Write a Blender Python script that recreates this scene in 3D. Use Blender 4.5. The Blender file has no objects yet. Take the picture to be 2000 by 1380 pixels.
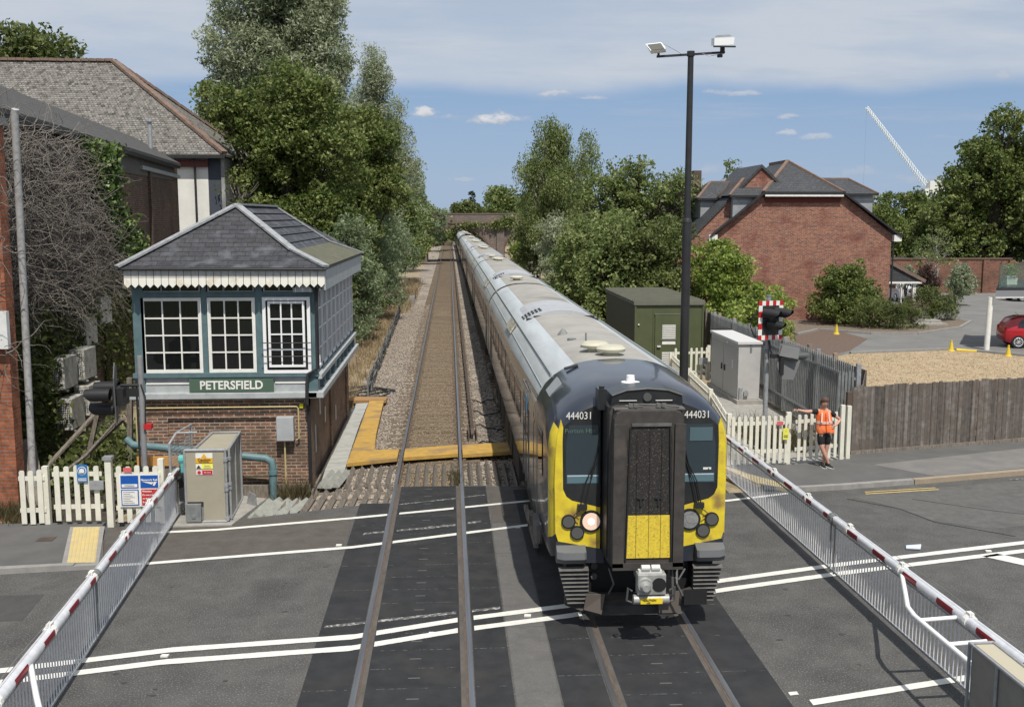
import bpy, math, random
import numpy as np
from mathutils import Vector, Matrix
R = math.radians
sc = bpy.context.scene
col = sc.collection

# ---------------- camera ----------------
cam = bpy.data.cameras.new('camera'); camo = bpy.data.objects.new('camera', cam); col.objects.link(camo)
cam.sensor_width = 36; cam.lens = 36.0; cam.clip_start = .1; cam.clip_end = 6000
camo.location = (0, 0, 6.03)
pit, yaw = R(7.463), R(3.4895)
F = Vector((math.sin(yaw)*math.cos(pit), math.cos(yaw)*math.cos(pit), -math.sin(pit)))
camo.rotation_euler = F.to_track_quat('-Z', 'Y').to_euler()
sc.camera = camo
sc.render.resolution_x = 1024; sc.render.resolution_y = 706
sc.view_settings.view_transform = 'Standard'; sc.view_settings.look = 'None'
sc.view_settings.exposure = 0.0; sc.view_settings.gamma = 1

# ---------------- world ----------------
w = bpy.data.worlds.new('World'); sc.world = w; w.use_nodes = True
nt = w.node_tree; N = nt.nodes; L = nt.links
for n in list(N): N.remove(n)
def nd(t, **k):
    n = N.new(t)
    for a, b in k.items(): setattr(n, a, b)
    return n
def ma(op, a, b=None, c=None, clamp=False):
    n = N.new('ShaderNodeMath'); n.operation = op; n.use_clamp = clamp
    for i, v in enumerate((a, b, c)):
        if v is None: continue
        if isinstance(v, (int, float)): n.inputs[i].default_value = v
        else: L.new(v, n.inputs[i])
    return n.outputs[0]
sky = nd('ShaderNodeTexSky'); sky.sky_type = 'NISHITA'; sky.sun_disc = False
sky.sun_elevation = R(58.5); sky.sun_rotation = R(168.7); sky.altitude = 50
sky.air_density = 1.25; sky.dust_density = .5; sky.ozone_density = 1.8
tc = nd('ShaderNodeTexCoord'); sp = nd('ShaderNodeSeparateXYZ'); L.new(tc.outputs['Generated'], sp.inputs[0])
dx, dy, dz = sp.outputs
ay = ma('MAXIMUM', ma('ABSOLUTE', dy), .15)
A = ma('DIVIDE', dx, ay); E = ma('DIVIDE', dz, ay)
cb = nd('ShaderNodeCombineXYZ'); L.new(A, cb.inputs[0]); L.new(E, cb.inputs[1])
def noise(sx, sy, scale, detail=6, rough=.55, off=0):
    mp = nd('ShaderNodeMapping'); mp.inputs['Scale'].default_value = (sx, sy, 1); mp.inputs['Location'].default_value = (off, off*.7, 0)
    L.new(cb.outputs[0], mp.inputs[0])
    n = nd('ShaderNodeTexNoise'); n.inputs['Scale'].default_value = scale; n.inputs['Detail'].default_value = detail
    n.inputs['Roughness'].default_value = rough; L.new(mp.outputs[0], n.inputs[0]); return n.outputs[0]
def sstep(v, a, b):
    n = nd('ShaderNodeMapRange'); n.interpolation_type = 'SMOOTHSTEP'; L.new(v, n.inputs[0])
    n.inputs[1].default_value = a; n.inputs[2].default_value = b; return n.outputs[0]
nb = noise(1, 3, 4, 4, .5, 1.3)
edge = ma('ADD', E, ma('MULTIPLY', ma('SUBTRACT', nb, .5), .055))
high = sstep(edge, .118, .143)
n2 = noise(1.2, 7, 3.2, 7, .55, 4.1)
dens = ma('ADD', ma('MULTIPLY', sstep(n2, .3, .68), .45), .6)
highm = ma('MULTIPLY', high, dens)
# wispy low streaks near the horizon
n3 = noise(1, 9, 7, 6, .6, 9.4)
low = ma('MULTIPLY', sstep(n3, .5, .75), ma('MULTIPLY', sstep(E, -.02, .01), ma('SUBTRACT', 1.0, sstep(E, .03, .07))))
low = ma('MULTIPLY', low, .65)
n5 = noise(1.0, 11, 5, 7, .62, 13.1); streak = ma('MULTIPLY', ma('MULTIPLY', sstep(n5, .5, .72), sstep(E, .05, .1)), .45); low = ma('MAXIMUM', low, streak)
fine = noise(1, 1.7, 26, 7, .6, 2.2)
def px(x, y): return (x-877)/2000.*1.0, (428-y)/2000.
blobs = [(945, 240, 88, 19, 1.0), (832, 231, 32, 15, .95), (1085, 190, 46, 9, .7), (1150, 200, 32, 8, .6), (1415, 187, 66, 12, .65),
         (1545, 229, 34, 8, .6), (1530, 261, 30, 10, .65), (1590, 270, 44, 9, .6), (1985, 222, 44, 20, .7), (1385, 335, 45, 22, .45),
         (905, 352, 30, 10, .45), (1690, 340, 70, 18, .4), (1800, 350, 60, 12, .35), (1965, 150, 20, 14, .5), (1850, 270, 50, 8, .3)]
cum = None; shade = None
wn1 = noise(1, 1.6, 22, 5, .65, 5.5); wn2 = noise(1, 2.0, 30, 5, .65, 7.7)
AW = ma('ADD', A, ma('MULTIPLY', ma('SUBTRACT', wn1, .5), .045)); EW = ma('ADD', E, ma('MULTIPLY', ma('SUBTRACT', wn2, .5), .016))
for (x, y, wx, wy, s) in blobs:
    a0, e0 = px(x, y)
    qa = ma('POWER', ma('DIVIDE', ma('SUBTRACT', AW, a0), wx/2000.), 2.0)
    tt = ma('DIVIDE', ma('SUBTRACT', EW, e0), wy/2000.)
    qe = ma('ADD', ma('POWER', ma('MAXIMUM', tt, 0.0), 2.0), ma('POWER', ma('DIVIDE', ma('ABSOLUTE', ma('MINIMUM', tt, 0.0)), .45), 2.0))
    v = ma('SUBTRACT', ma('SUBTRACT', 1.0, qa), qe)
    v = ma('ADD', v, ma('MULTIPLY', ma('SUBTRACT', fine, .5), 4.2))
    v = ma('MULTIPLY', sstep(v, -.1, .9), s)
    cum = v if cum is None else ma('MAXIMUM', cum, v)
    sh_ = ma('MULTIPLY', v, sstep(tt, -.5, .35)); shade = sh_ if shade is None else ma('MAXIMUM', shade, sh_)
hz = nd('ShaderNodeMix', data_type='RGBA'); hf = ma('MULTIPLY', ma('SUBTRACT', 1.0, sstep(E, .0, .45)), .85); hg = nd('ShaderNodeMix', data_type='RGBA')
L.new(sstep(E, 0., .16), hg.inputs[0]); hg.inputs[6].default_value = (3.7, 5.2, 7.6, 1); hg.inputs[7].default_value = (2.5, 4.1, 7.3, 1)
L.new(hf, hz.inputs[0]); L.new(sky.outputs[0], hz.inputs[6]); L.new(hg.outputs[2], hz.inputs[7])
hv = nd('ShaderNodeMix', data_type='RGBA'); L.new(highm, hv.inputs[0]); L.new(hz.outputs[2], hv.inputs[6]); hv.inputs[7].default_value = (6.3, 6.9, 7.8, 1)
lv = nd('ShaderNodeMix', data_type='RGBA'); L.new(low, lv.inputs[0]); L.new(hv.outputs[2], lv.inputs[6]); lv.inputs[7].default_value = (4.9, 5.7, 7.0, 1)
cv = nd('ShaderNodeMix', data_type='RGBA'); L.new(cum, cv.inputs[0]); L.new(lv.outputs[2], cv.inputs[6]); cc = nd('ShaderNodeMix', data_type='RGBA'); L.new(shade, cc.inputs[0]); cc.inputs[6].default_value = (4.4, 5.1, 6.4, 1); cc.inputs[7].default_value = (8.2, 8.3, 8.5, 1); L.new(cc.outputs[2], cv.inputs[7])
bg = nd('ShaderNodeBackground'); bg.inputs[1].default_value = .088; L.new(cv.outputs[2], bg.inputs[0])
wo = nd('ShaderNodeOutputWorld'); L.new(bg.outputs[0], wo.inputs[0])

# ---------------- sun ----------------
sl = bpy.data.lights.new('sun', 'SUN'); sl.energy = 4.5; sl.angle = R(.55); sl.color = (1, .95, .86)
so = bpy.data.objects.new('sun', sl); col.objects.link(so); so.location = (20, -40, 80)
so.rotation_euler = Vector((-.12, .6, -1)).to_track_quat('-Z', 'Y').to_euler()

# ---------------- helpers ----------------
def tag(o, label=None, cat=None, group=None, kind=None):
    if label: o['label'] = label
    if cat: o['category'] = cat
    if group: o['group'] = group
    if kind: o['kind'] = kind
    return o
def thing(name, label, cat, loc=(0, 0, 0), group=None):
    o = bpy.data.objects.new(name, None); col.objects.link(o); o.location = loc; o.empty_display_size = .2
    return tag(o, label, cat, group)
def worldloc(o):
    v = Vector((0, 0, 0))
    while o is not None: v += o.location; o = o.parent
    return v
def link(name, me, parent=None):
    o = bpy.data.objects.new(name, me); col.objects.link(o)
    if parent: o.parent = parent
    return o
def copy_tree(o, parent=None):
    c = o.copy(); col.objects.link(c); c.parent = parent
    for ch in list(o.children): copy_tree(ch, c)
    return c
class MB:
    def __init__(s): s.v = []; s.f = []; s.m = []; s.mi = 0
    def face(s, pts):
        b = len(s.v); s.v += [tuple(p) for p in pts]; s.f.append(tuple(range(b, b+len(pts)))); s.m.append(s.mi); return s
    def hexa(s, p):
        b = len(s.v); s.v += [tuple(q) for q in p]
        for q in ((0, 3, 2, 1), (4, 5, 6, 7), (0, 1, 5, 4), (1, 2, 6, 5), (2, 3, 7, 6), (3, 0, 4, 7)):
            s.f.append(tuple(b+i for i in q)); s.m.append(s.mi)
        return s
    def box(s, x0, x1, y0, y1, z0, z1):
        if x0 > x1: x0, x1 = x1, x0
        if y0 > y1: y0, y1 = y1, y0
        if z0 > z1: z0, z1 = z1, z0
        return s.hexa([(x0, y0, z0), (x1, y0, z0), (x1, y1, z0), (x0, y1, z0), (x0, y0, z1), (x1, y0, z1), (x1, y1, z1), (x0, y1, z1)])
    def bar(s, a, b, w, h, up=(0, 0, 1)):
        a = Vector(a); b = Vector(b); d = (b-a).normalized(); u = Vector(up)
        if abs(d.dot(u)) > .99: u = Vector((0, 1, 0))
        r = d.cross(u).normalized(); u = r.cross(d).normalized(); r *= w/2; u *= h/2
        return s.hexa([a-r-u, a+r-u, b+r-u, b-r-u, a-r+u, a+r+u, b+r+u, b-r+u])
    def tube(s, pts, r, n=8, cap=True):
        P = [Vector(p) for p in pts]; rr = r if isinstance(r, (list, tuple)) else [r]*len(P)
        base = len(s.v); prev = None
        for i, p in enumerate(P):
            d = (P[min(i+1, len(P)-1)]-P[max(i-1, 0)]).normalized()
            u = prev if prev is not None else (Vector((0, 0, 1)) if abs(d.z) < .9 else Vector((1, 0, 0)))
            a = d.cross(u)
            if a.length < 1e-4: a = d.cross(Vector((1, .3, .2)))
            a.normalize(); b2 = a.cross(d).normalized(); prev = b2
            for k in range(n):
                t = 2*math.pi*k/n; s.v.append(tuple(p+(a*math.cos(t)+b2*math.sin(t))*rr[i]))
        for i in range(len(P)-1):
            for k in range(n):
                k2 = (k+1) % n
                s.f.append((base+i*n+k, base+(i+1)*n+k, base+(i+1)*n+k2, base+i*n+k2)); s.m.append(s.mi)
        if cap:
            s.f.append(tuple(base+k for k in range(n))); s.m.append(s.mi)
            s.f.append(tuple(base+(len(P)-1)*n+k for k in reversed(range(n)))); s.m.append(s.mi)
        return s
    def cyl(s, a, b, r, n=12, r2=None): return s.tube([a, b], [r, r if r2 is None else r2], n)
    def prism(s, poly, ext):
        e = Vector(ext); n = len(poly); P = [Vector(p) for p in poly]; Q = [p+e for p in P]
        nr = Vector((0, 0, 0))
        for i in range(n): nr += P[i].cross(P[(i+1) % n])
        if nr.dot(e) > 0: P.reverse(); Q.reverse()
        b = len(s.v); s.v += [tuple(p) for p in P]+[tuple(p) for p in Q]
        s.f.append(tuple(range(b, b+n))); s.m.append(s.mi)
        s.f.append(tuple(range(b+2*n-1, b+n-1, -1))); s.m.append(s.mi)
        for i in range(n):
            j = (i+1) % n; s.f.append((b+j, b+i, b+n+i, b+n+j)); s.m.append(s.mi)
        return s
    def sheet(s, poly, z0, z1): return s.prism([(p[0], p[1], z1) for p in poly], (0, 0, z0-z1))
    def loft(s, rings, closed=True, cap=True):
        b = len(s.v); n = len(rings[0])
        for r_ in rings: s.v += [tuple(p) for p in r_]
        for i in range(len(rings)-1):
            for k in range(n if closed else n-1):
                k2 = (k+1) % n; s.f.append((b+i*n+k, b+i*n+k2, b+(i+1)*n+k2, b+(i+1)*n+k)); s.m.append(s.mi)
        if cap and closed:
            s.f.append(tuple(b+k for k in reversed(range(n)))); s.m.append(s.mi)
            s.f.append(tuple(b+(len(rings)-1)*n+k for k in range(n))); s.m.append(s.mi)
        return s
    def build(s, name, mats, parent=None, smooth=False, bevel=0, loc=None, weld=False):
        """mesh in world coordinates; converted to the parent's space (or origin at loc when top-level)"""
        off = worldloc(parent) if parent is not None else Vector(loc or (0, 0, 0))
        if weld:
            ix = {}; nv = []; rm = []
            for p in s.v:
                k = (round(p[0], 4), round(p[1], 4), round(p[2], 4))
                if k not in ix: ix[k] = len(nv); nv.append(p)
                rm.append(ix[k])
            s.v = nv; s.f = [tuple(rm[i] for i in f) for f in s.f]
        me = bpy.data.meshes.new(name)
        me.from_pydata([(a-off.x, b-off.y, c-off.z) for a, b, c in s.v], [], s.f)
        if not isinstance(mats, (list, tuple)): mats = [mats]
        for m_ in mats: me.materials.append(m_)
        if any(s.m): me.polygons.foreach_set('material_index', s.m)
        if smooth:
            me.polygons.foreach_set('use_smooth', [True]*len(me.polygons))
            try: me.set_sharp_from_angle(angle=R(40))
            except Exception: pass
        o = link(name, me, parent)
        if parent is None: o.location = off
        if bevel:
            b = o.modifiers.new('bevel', 'BEVEL'); b.width = bevel; b.segments = 2; b.limit_method = 'ANGLE'
        return o

# ---------------- materials ----------------
MT = {}
def _pos(nt_):
    g = nt_.nodes.new('ShaderNodeNewGeometry'); return g
def mat(name, c1, c2=None, scale=3., rough=.75, metal=0., bump=0., bscale=80., spec=.4, detail=5, contrast=(.35, .65), coat=0, stretch=None, c3=None, s3=.6, k3=(.55, .75), alpha=None, trans=0, emit=None, local=False):
    m = bpy.data.materials.new(name); m.use_nodes = True; n_ = m.node_tree.nodes; l_ = m.node_tree.links
    b = n_['Principled BSDF']; b.inputs['Roughness'].default_value = rough; b.inputs['Metallic'].default_value = metal
    b.inputs['Specular IOR Level'].default_value = spec
    b.inputs['Base Color'].default_value = (*c1, 1)
    if coat: b.inputs['Coat Weight'].default_value = coat; b.inputs['Coat Roughness'].default_value = .08
    if trans: b.inputs['Transmission Weight'].default_value = trans
    if alpha is not None: b.inputs['Alpha'].default_value = alpha
    if emit: b.inputs['Emission Color'].default_value = (*emit[0], 1); b.inputs['Emission Strength'].default_value = emit[1]
    if c2 is not None or bump or c3 is not None:
        if local: g = n_.new('ShaderNodeTexCoord'); src = g.outputs['Object']
        else: g = n_.new('ShaderNodeNewGeometry'); src = g.outputs['Position']
        if stretch:
            mp = n_.new('ShaderNodeMapping'); mp.inputs['Scale'].default_value = stretch; l_.new(src, mp.inputs[0]); src2 = mp.outputs[0]
        else: src2 = src
        out = None
        if c2 is not None:
            t = n_.new('ShaderNodeTexNoise'); t.inputs['Scale'].default_value = scale; t.inputs['Detail'].default_value = detail; t.inputs['Roughness'].default_value = .62
            l_.new(src2, t.inputs[0]); mr = n_.new('ShaderNodeMapRange'); mr.inputs[1].default_value = contrast[0]; mr.inputs[2].default_value = contrast[1]
            l_.new(t.outputs[0], mr.inputs[0]); mx = n_.new('ShaderNodeMix'); mx.data_type = 'RGBA'
            mx.inputs[6].default_value = (*c1, 1); mx.inputs[7].default_value = (*c2, 1); l_.new(mr.outputs[0], mx.inputs[0]); out = mx.outputs[2]
        if c3 is not None:
            t3 = n_.new('ShaderNodeTexNoise'); t3.inputs['Scale'].default_value = s3; t3.inputs['Detail'].default_value = 4
            l_.new(src, t3.inputs[0]); m3 = n_.new('ShaderNodeMapRange'); m3.inputs[1].default_value = k3[0]; m3.inputs[2].default_value = k3[1]
            l_.new(t3.outputs[0], m3.inputs[0]); x3 = n_.new('ShaderNodeMix'); x3.data_type = 'RGBA'; x3.inputs[7].default_value = (*c3, 1)
            if out is not None: l_.new(out, x3.inputs[6])
            else: x3.inputs[6].default_value = (*c1, 1)
            l_.new(m3.outputs[0], x3.inputs[0]); out = x3.outputs[2]
        if out is not None: l_.new(out, b.inputs['Base Color'])
        if bump:
            t2 = n_.new('ShaderNodeTexNoise'); t2.inputs['Scale'].default_value = bscale; t2.inputs['Detail'].default_value = 3
            l_.new(src2 if stretch else src, t2.inputs[0]); bp = n_.new('ShaderNodeBump'); bp.inputs['Strength'].default_value = bump; bp.inputs['Distance'].default_value = .02
            l_.new(t2.outputs[0], bp.inputs['Height']); l_.new(bp.outputs[0], b.inputs['Normal'])
    return m
def brick(name, c1, c2, mortar, bw=.225, rh=.075, ms=.012, rough=.85, stain=None, sscale=.5, k3=(.5, .7), zs=1.0, bias=0., bump=.4, c3=None, offset=.5, fine=None):
    m = bpy.data.materials.new(name); m.use_nodes = True; n_ = m.node_tree.nodes; l_ = m.node_tree.links
    b = n_['Principled BSDF']; b.inputs['Roughness'].default_value = rough; b.inputs['Specular IOR Level'].default_value = .25
    g = n_.new('ShaderNodeNewGeometry'); s1 = n_.new('ShaderNodeSeparateXYZ'); l_.new(g.outputs['Position'], s1.inputs[0])
    s2 = n_.new('ShaderNodeSeparateXYZ'); l_.new(g.outputs['True Normal'], s2.inputs[0])
    def mm(op, a, b_=None):
        q = n_.new('ShaderNodeMath'); q.operation = op
        for i, v in enumerate((a, b_)):
            if v is None: continue
            if isinstance(v, (int, float)): q.inputs[i].default_value = v
            else: l_.new(v, q.inputs[i])
        return q.outputs[0]
    k = mm('GREATER_THAN', mm('ABSOLUTE', s2.outputs[0]), mm('ABSOLUTE', s2.outputs[1]))
    u = mm('ADD', mm('MULTIPLY', s1.outputs[1], k), mm('MULTIPLY', s1.outputs[0], mm('SUBTRACT', 1., k)))
    cx = n_.new('ShaderNodeCombineXYZ'); l_.new(u, cx.inputs[0]); l_.new(mm('MULTIPLY', s1.outputs[2], zs), cx.inputs[1])
    t = n_.new('ShaderNodeTexBrick'); t.inputs['Scale'].default_value = 1; t.inputs['Brick Width'].default_value = bw; t.inputs['Row Height'].default_value = rh
    t.inputs['Mortar Size'].default_value = ms; t.inputs['Mortar Smooth'].default_value = .2; t.inputs['Bias'].default_value = bias; t.offset = offset
    t.inputs['Color1'].default_value = (*c1, 1); t.inputs['Color2'].default_value = (*c2, 1); t.inputs['Mortar'].default_value = (*mortar, 1)
    l_.new(cx.outputs[0], t.inputs['Vector'])
    # per-brick hue variation through a cell noise at brick scale
    out = t.outputs['Color']
    t4 = n_.new('ShaderNodeTexNoise'); t4.inputs['Scale'].default_value = 9; t4.inputs['Detail'].default_value = 4; l_.new(g.outputs['Position'], t4.inputs[0])
    mr = n_.new('ShaderNodeMapRange'); mr.inputs[1].default_value = .3; mr.inputs[2].default_value = .7; mr.inputs[3].default_value = .72 if not fine else .35; mr.inputs[4].default_value = 1.25 if not fine else 1.6; l_.new(t4.outputs[0], mr.inputs[0])
    if fine: t4.inputs['Scale'].default_value = fine; t4.inputs['Detail'].default_value = 9; t4.inputs['Roughness'].default_value = .8
    hs = n_.new('ShaderNodeHueSaturation'); l_.new(out, hs.inputs['Color']); l_.new(mr.outputs[0], hs.inputs['Value']); out = hs.outputs[0]
    if stain:
        t3 = n_.new('ShaderNodeTexNoise'); t3.inputs['Scale'].default_value = sscale; t3.inputs['Detail'].default_value = 6; l_.new(g.outputs['Position'], t3.inputs[0])
        m3 = n_.new('ShaderNodeMapRange'); m3.inputs[1].default_value = k3[0]; m3.inputs[2].default_value = k3[1]; m3.inputs[4].default_value = .75; l_.new(t3.outputs[0], m3.inputs[0])
        x3 = n_.new('ShaderNodeMix'); x3.data_type = 'RGBA'; x3.inputs[7].default_value = (*stain, 1); l_.new(out, x3.inputs[6]); l_.new(m3.outputs[0], x3.inputs[0]); out = x3.outputs[2]
    l_.new(out, b.inputs['Base Color'])
    bp = n_.new('ShaderNodeBump'); bp.inputs['Strength'].default_value = bump; bp.inputs['Distance'].default_value = .012; bp.invert = True
    l_.new(t.outputs['Fac'], bp.inputs['Height']); l_.new(bp.outputs[0], b.inputs['Normal'])
    return m
def leafmat(name, dark, mid, light, trans=.42, rough=.5):
    m = bpy.data.materials.new(name); m.use_nodes = True; n_ = m.node_tree.nodes; l_ = m.node_tree.links
    b = n_['Principled BSDF']; b.inputs['Roughness'].default_value = rough; b.inputs['Specular IOR Level'].default_value = .35
    a = n_.new('ShaderNodeAttribute'); a.attribute_name = 'var'
    r = n_.new('ShaderNodeValToRGB'); r.color_ramp.elements[0].color = (*dark, 1); r.color_ramp.elements[1].color = (*light, 1)
    e = r.color_ramp.elements.new(.5); e.color = (*mid, 1); l_.new(a.outputs['Fac'], r.inputs[0]); l_.new(r.outputs[0], b.inputs['Base Color'])
    tr = n_.new('ShaderNodeBsdfTranslucent'); l_.new(r.outputs[0], tr.inputs[0])
    mx = n_.new('ShaderNodeMixShader'); mx.inputs[0].default_value = trans; l_.new(b.outputs[0], mx.inputs[1]); l_.new(tr.outputs[0], mx.inputs[2])
    l_.new(mx.outputs[0], n_['Material Output'].inputs[0]); return m

asphalt = mat('asphalt', (.07, .069, .067), (.1, .098, .094), 2.2, .85, bump=.5, bscale=160, c3=(.048, .048, .048), s3=.5, k3=(.52, .72))
def speckle(m, lo, hi, scale=90, amt=.5, thr=(.62, .75)):
    n_ = m.node_tree.nodes; l_ = m.node_tree.links; b = n_['Principled BSDF']; src = b.inputs['Base Color'].links[0].from_socket
    g = n_.new('ShaderNodeNewGeometry'); v = n_.new('ShaderNodeTexNoise'); v.inputs['Scale'].default_value = scale; v.inputs['Detail'].default_value = 2; l_.new(g.outputs['Position'], v.inputs[0])
    mr = n_.new('ShaderNodeMapRange'); mr.inputs[1].default_value = thr[0]; mr.inputs[2].default_value = thr[1]; mr.inputs[4].default_value = amt; l_.new(v.outputs[0], mr.inputs[0])
    x = n_.new('ShaderNodeMix'); x.data_type = 'RGBA'; x.inputs[7].default_value = (*hi, 1); l_.new(src, x.inputs[6]); l_.new(mr.outputs[0], x.inputs[0]); l_.new(x.outputs[2], b.inputs['Base Color'])
speckle(asphalt, None, (.27, .26, .24), 45, .75, (.56, .7))
asph_brown = mat('brown_asphalt', (.085, .075, .066), (.11, .1, .09), 3, .9, bump=.5, bscale=150); speckle(asph_brown, None, (.24, .22, .2), 60, .5)
asph_pale = mat('pale_asphalt', (.105, .102, .098), (.135, .13, .125), 3, .9, bump=.5, bscale=120); speckle(asph_pale, None, (.3, .28, .26), 50, .6)
pave_m = mat('pavement_asphalt', (.1, .098, .096), (.125, .123, .12), 1.5, .9, bump=.4, bscale=150)
pave_pale = mat('pale_pavement', (.16, .155, .15), (.2, .19, .18), 2, .9, bump=.4, bscale=150)
park_m = mat('car_park_asphalt', (.15, .148, .145), (.19, .187, .18), .6, .9, bump=.3, bscale=60)
white_line = mat('road_paint', (.7, .69, .64), (.55, .54, .5), 9, .7, contrast=(.45, .8), bump=.2, bscale=90)
worn_line = mat('worn_paint', (.09, .09, .088), (.42, .41, .39), 14, .8, contrast=(.5, .62))
yell_line = mat('yellow_paint', (.55, .4, .14), (.4, .32, .15), 12, .8)
kerb_m = mat('kerb_stone', (.3, .29, .27), (.24, .23, .22), 6, .85, bump=.3)
kerb_tan = mat('tan_kerb', (.34, .27, .19), (.28, .23, .17), 6, .85, bump=.3)
concrete = mat('concrete', (.36, .34, .31), (.27, .26, .24), 4, .85, bump=.3)
conc_lid = mat('concrete_lid', (.42, .42, .39), (.33, .33, .31), 3, .85, bump=.3)
steel_top = mat('polished_rail', (.26, .27, .29), (.19, .19, .2), 1.5, .38, metal=.75, stretch=(8, .3, 1))
rust = mat('rusty_steel', (.085, .064, .05), (.13, .095, .072), 6, .8, bump=.4)
rust_dk = mat('dark_rust', (.05, .04, .034), (.09, .065, .05), 6, .8)
flange = mat('flangeway_concrete', (.115, .1, .088), (.08, .07, .063), 3, .85, bump=.3)
sleeper_m = mat('sleeper', (.2, .155, .11), (.13, .1, .075), 4, .9, bump=.5, bscale=40, stretch=(1, 4, 1))
soil = mat('ballast_soil', (.2, .16, .12), (.13, .105, .085), 9, .95, bump=1., bscale=30)
def voro_ballast(name, cols, scale, bumpd=.04):
    m = bpy.data.materials.new(name); m.use_nodes = True; n_ = m.node_tree.nodes; l_ = m.node_tree.links; b = n_['Principled BSDF']; b.inputs['Roughness'].default_value = .92
    b.inputs['Specular IOR Level'].default_value = .2
    g = n_.new('ShaderNodeNewGeometry'); v = n_.new('ShaderNodeTexVoronoi'); v.inputs['Scale'].default_value = scale; l_.new(g.outputs['Position'], v.inputs['Vector'])
    s = n_.new('ShaderNodeSeparateColor'); l_.new(v.outputs['Color'], s.inputs[0])
    r = n_.new('ShaderNodeValToRGB'); r.color_ramp.interpolation = 'LINEAR'
    r.color_ramp.elements[0].color = (*cols[0], 1); r.color_ramp.elements[1].color = (*cols[-1], 1)
    for i, c in enumerate(cols[1:-1]): e = r.color_ramp.elements.new((i+1)/(len(cols)-1)); e.color = (*c, 1)
    l_.new(s.outputs[0], r.inputs[0])
    t = n_.new('ShaderNodeTexNoise'); t.inputs['Scale'].default_value = .8; t.inputs['Detail'].default_value = 4; l_.new(g.outputs['Position'], t.inputs[0])
    mr = n_.new('ShaderNodeMapRange'); mr.inputs[1].default_value = .35; mr.inputs[2].default_value = .65; mr.inputs[3].default_value = .7; mr.inputs[4].default_value = 1.2; l_.new(t.outputs[0], mr.inputs[0])
    h = n_.new('ShaderNodeHueSaturation'); l_.new(r.outputs[0], h.inputs['Color']); l_.new(mr.outputs[0], h.inputs['Value']); l_.new(h.outputs[0], b.inputs['Base Color'])
    bp = n_.new('ShaderNodeBump'); bp.inputs['Strength'].default_value = 1; bp.inputs['Distance'].default_value = bumpd; bp.invert = True
    l_.new(v.outputs['Distance'], bp.inputs['Height']); l_.new(bp.outputs[0], b.inputs['Normal']); return m
ballast_m = voro_ballast('ballast', [(.15, .125, .1), (.28, .24, .2), (.44, .39, .34), (.2, .165, .13)], 16)
ballast_br = voro_ballast('brown_ballast', [(.14, .105, .07), (.22, .17, .11), (.3, .24, .16), (.17, .13, .09)], 18)
drygrass_m = mat('dry_grass', (.47, .36, .235), (.34, .26, .165), 7, .95, bump=.8, bscale=40, c3=(.24, .22, .13), s3=2.2, k3=(.54, .72))
cess_m = mat('cess_earth', (.38, .3, .2), (.25, .2, .14), 6, .95, bump=1, bscale=30, c3=(.12, .12, .06), s3=.8)
grass_far = mat('far_ground', (.06, .075, .03), (.1, .1, .05), 1.2, .95)
rubber = mat('rubber_panel', (.03, .031, .034), (.048, .049, .052), 3, .78, bump=.25, bscale=220, c3=(.058, .056, .054), s3=1.2)
def ribs(m, scale=42, amt=.5):
    n_ = m.node_tree.nodes; l_ = m.node_tree.links; b = n_['Principled BSDF']
    g = n_.new('ShaderNodeNewGeometry'); s = n_.new('ShaderNodeSeparateXYZ'); l_.new(g.outputs['Position'], s.inputs[0])
    c = n_.new('ShaderNodeCombineXYZ'); l_.new(s.outputs[0], c.inputs[0])
    wv = n_.new('ShaderNodeTexWave'); wv.inputs['Scale'].default_value = scale/6.283; wv.bands_direction = 'X'; l_.new(c.outputs[0], wv.inputs[0])
    bp = n_.new('ShaderNodeBump'); bp.inputs['Strength'].default_value = amt; bp.inputs['Distance'].default_value = .006; l_.new(wv.outputs['Fac'], bp.inputs['Height'])
    if b.inputs['Normal'].links: l_.new(b.inputs['Normal'].links[0].from_socket, bp.inputs['Normal'])
    l_.new(bp.outputs[0], b.inputs['Normal'])
ribs(rubber, 40*6.283, .8)
joint_m = mat('panel_joint', (.12, .12, .12), (.03, .03, .03), 30, .8, contrast=(.45, .6))
slot_m = mat('lifting_slot', (.11, .105, .1), rough=.8)
wood_grey = mat('weathered_timber', (.27, .235, .2), (.14, .12, .1), 5, .9, stretch=(6, 1, 1), bump=.5, bscale=30, local=True)
wood_fence = brick('fence_board', (.21, .185, .165), (.085, .074, .067), (.02, .018, .016), .1021, 60, .003, .92, stain=(.12, .1, .085), sscale=3, k3=(.45, .6), offset=0)
wood_new = mat('new_board', (.36, .27, .18), (.26, .2, .14), 5, .85, stretch=(5, 5, 1))
grey_frp = mat('grey_plastic_guard', (.34, .345, .31), (.27, .275, .25), 5, .7, bump=.2)
ochre = mat('ochre_walkway', (.52, .32, .07), (.4, .25, .07), 5, .85, bump=.3, bscale=120, c3=(.27, .18, .1), s3=1.6, k3=(.5, .72))
tact_m = mat('tactile_yellow', (.6, .47, .2), (.5, .42, .24), 6, .8, bump=.3)
white_p = mat('white_paint', (.78, .77, .73), (.7, .69, .64), 5, .55)
cream = mat('cream_fence', (.72, .7, .6), (.6, .58, .5), 4, .6, contrast=(.4, .8))
white_clean = mat('upvc_white', (.82, .82, .82), rough=.35)
blue_grey = mat('blue_grey_timber', (.115, .18, .195), (.085, .14, .155), 5, .55, bump=.1)
pale_grey = mat('pale_grey_paint', (.42, .44, .44), (.33, .35, .36), 4, .6, bump=.15)
green_sign = mat('sign_green', (.075, .125, .09), rough=.5)
glass_dk = mat('dark_glass', (.012, .014, .015), rough=.05, spec=.6)
glass_reflection = mat('windscreen', (.03, .045, .056), rough=.04, spec=.7)  # bluish reflection in the windscreen put into the base colour
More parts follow.
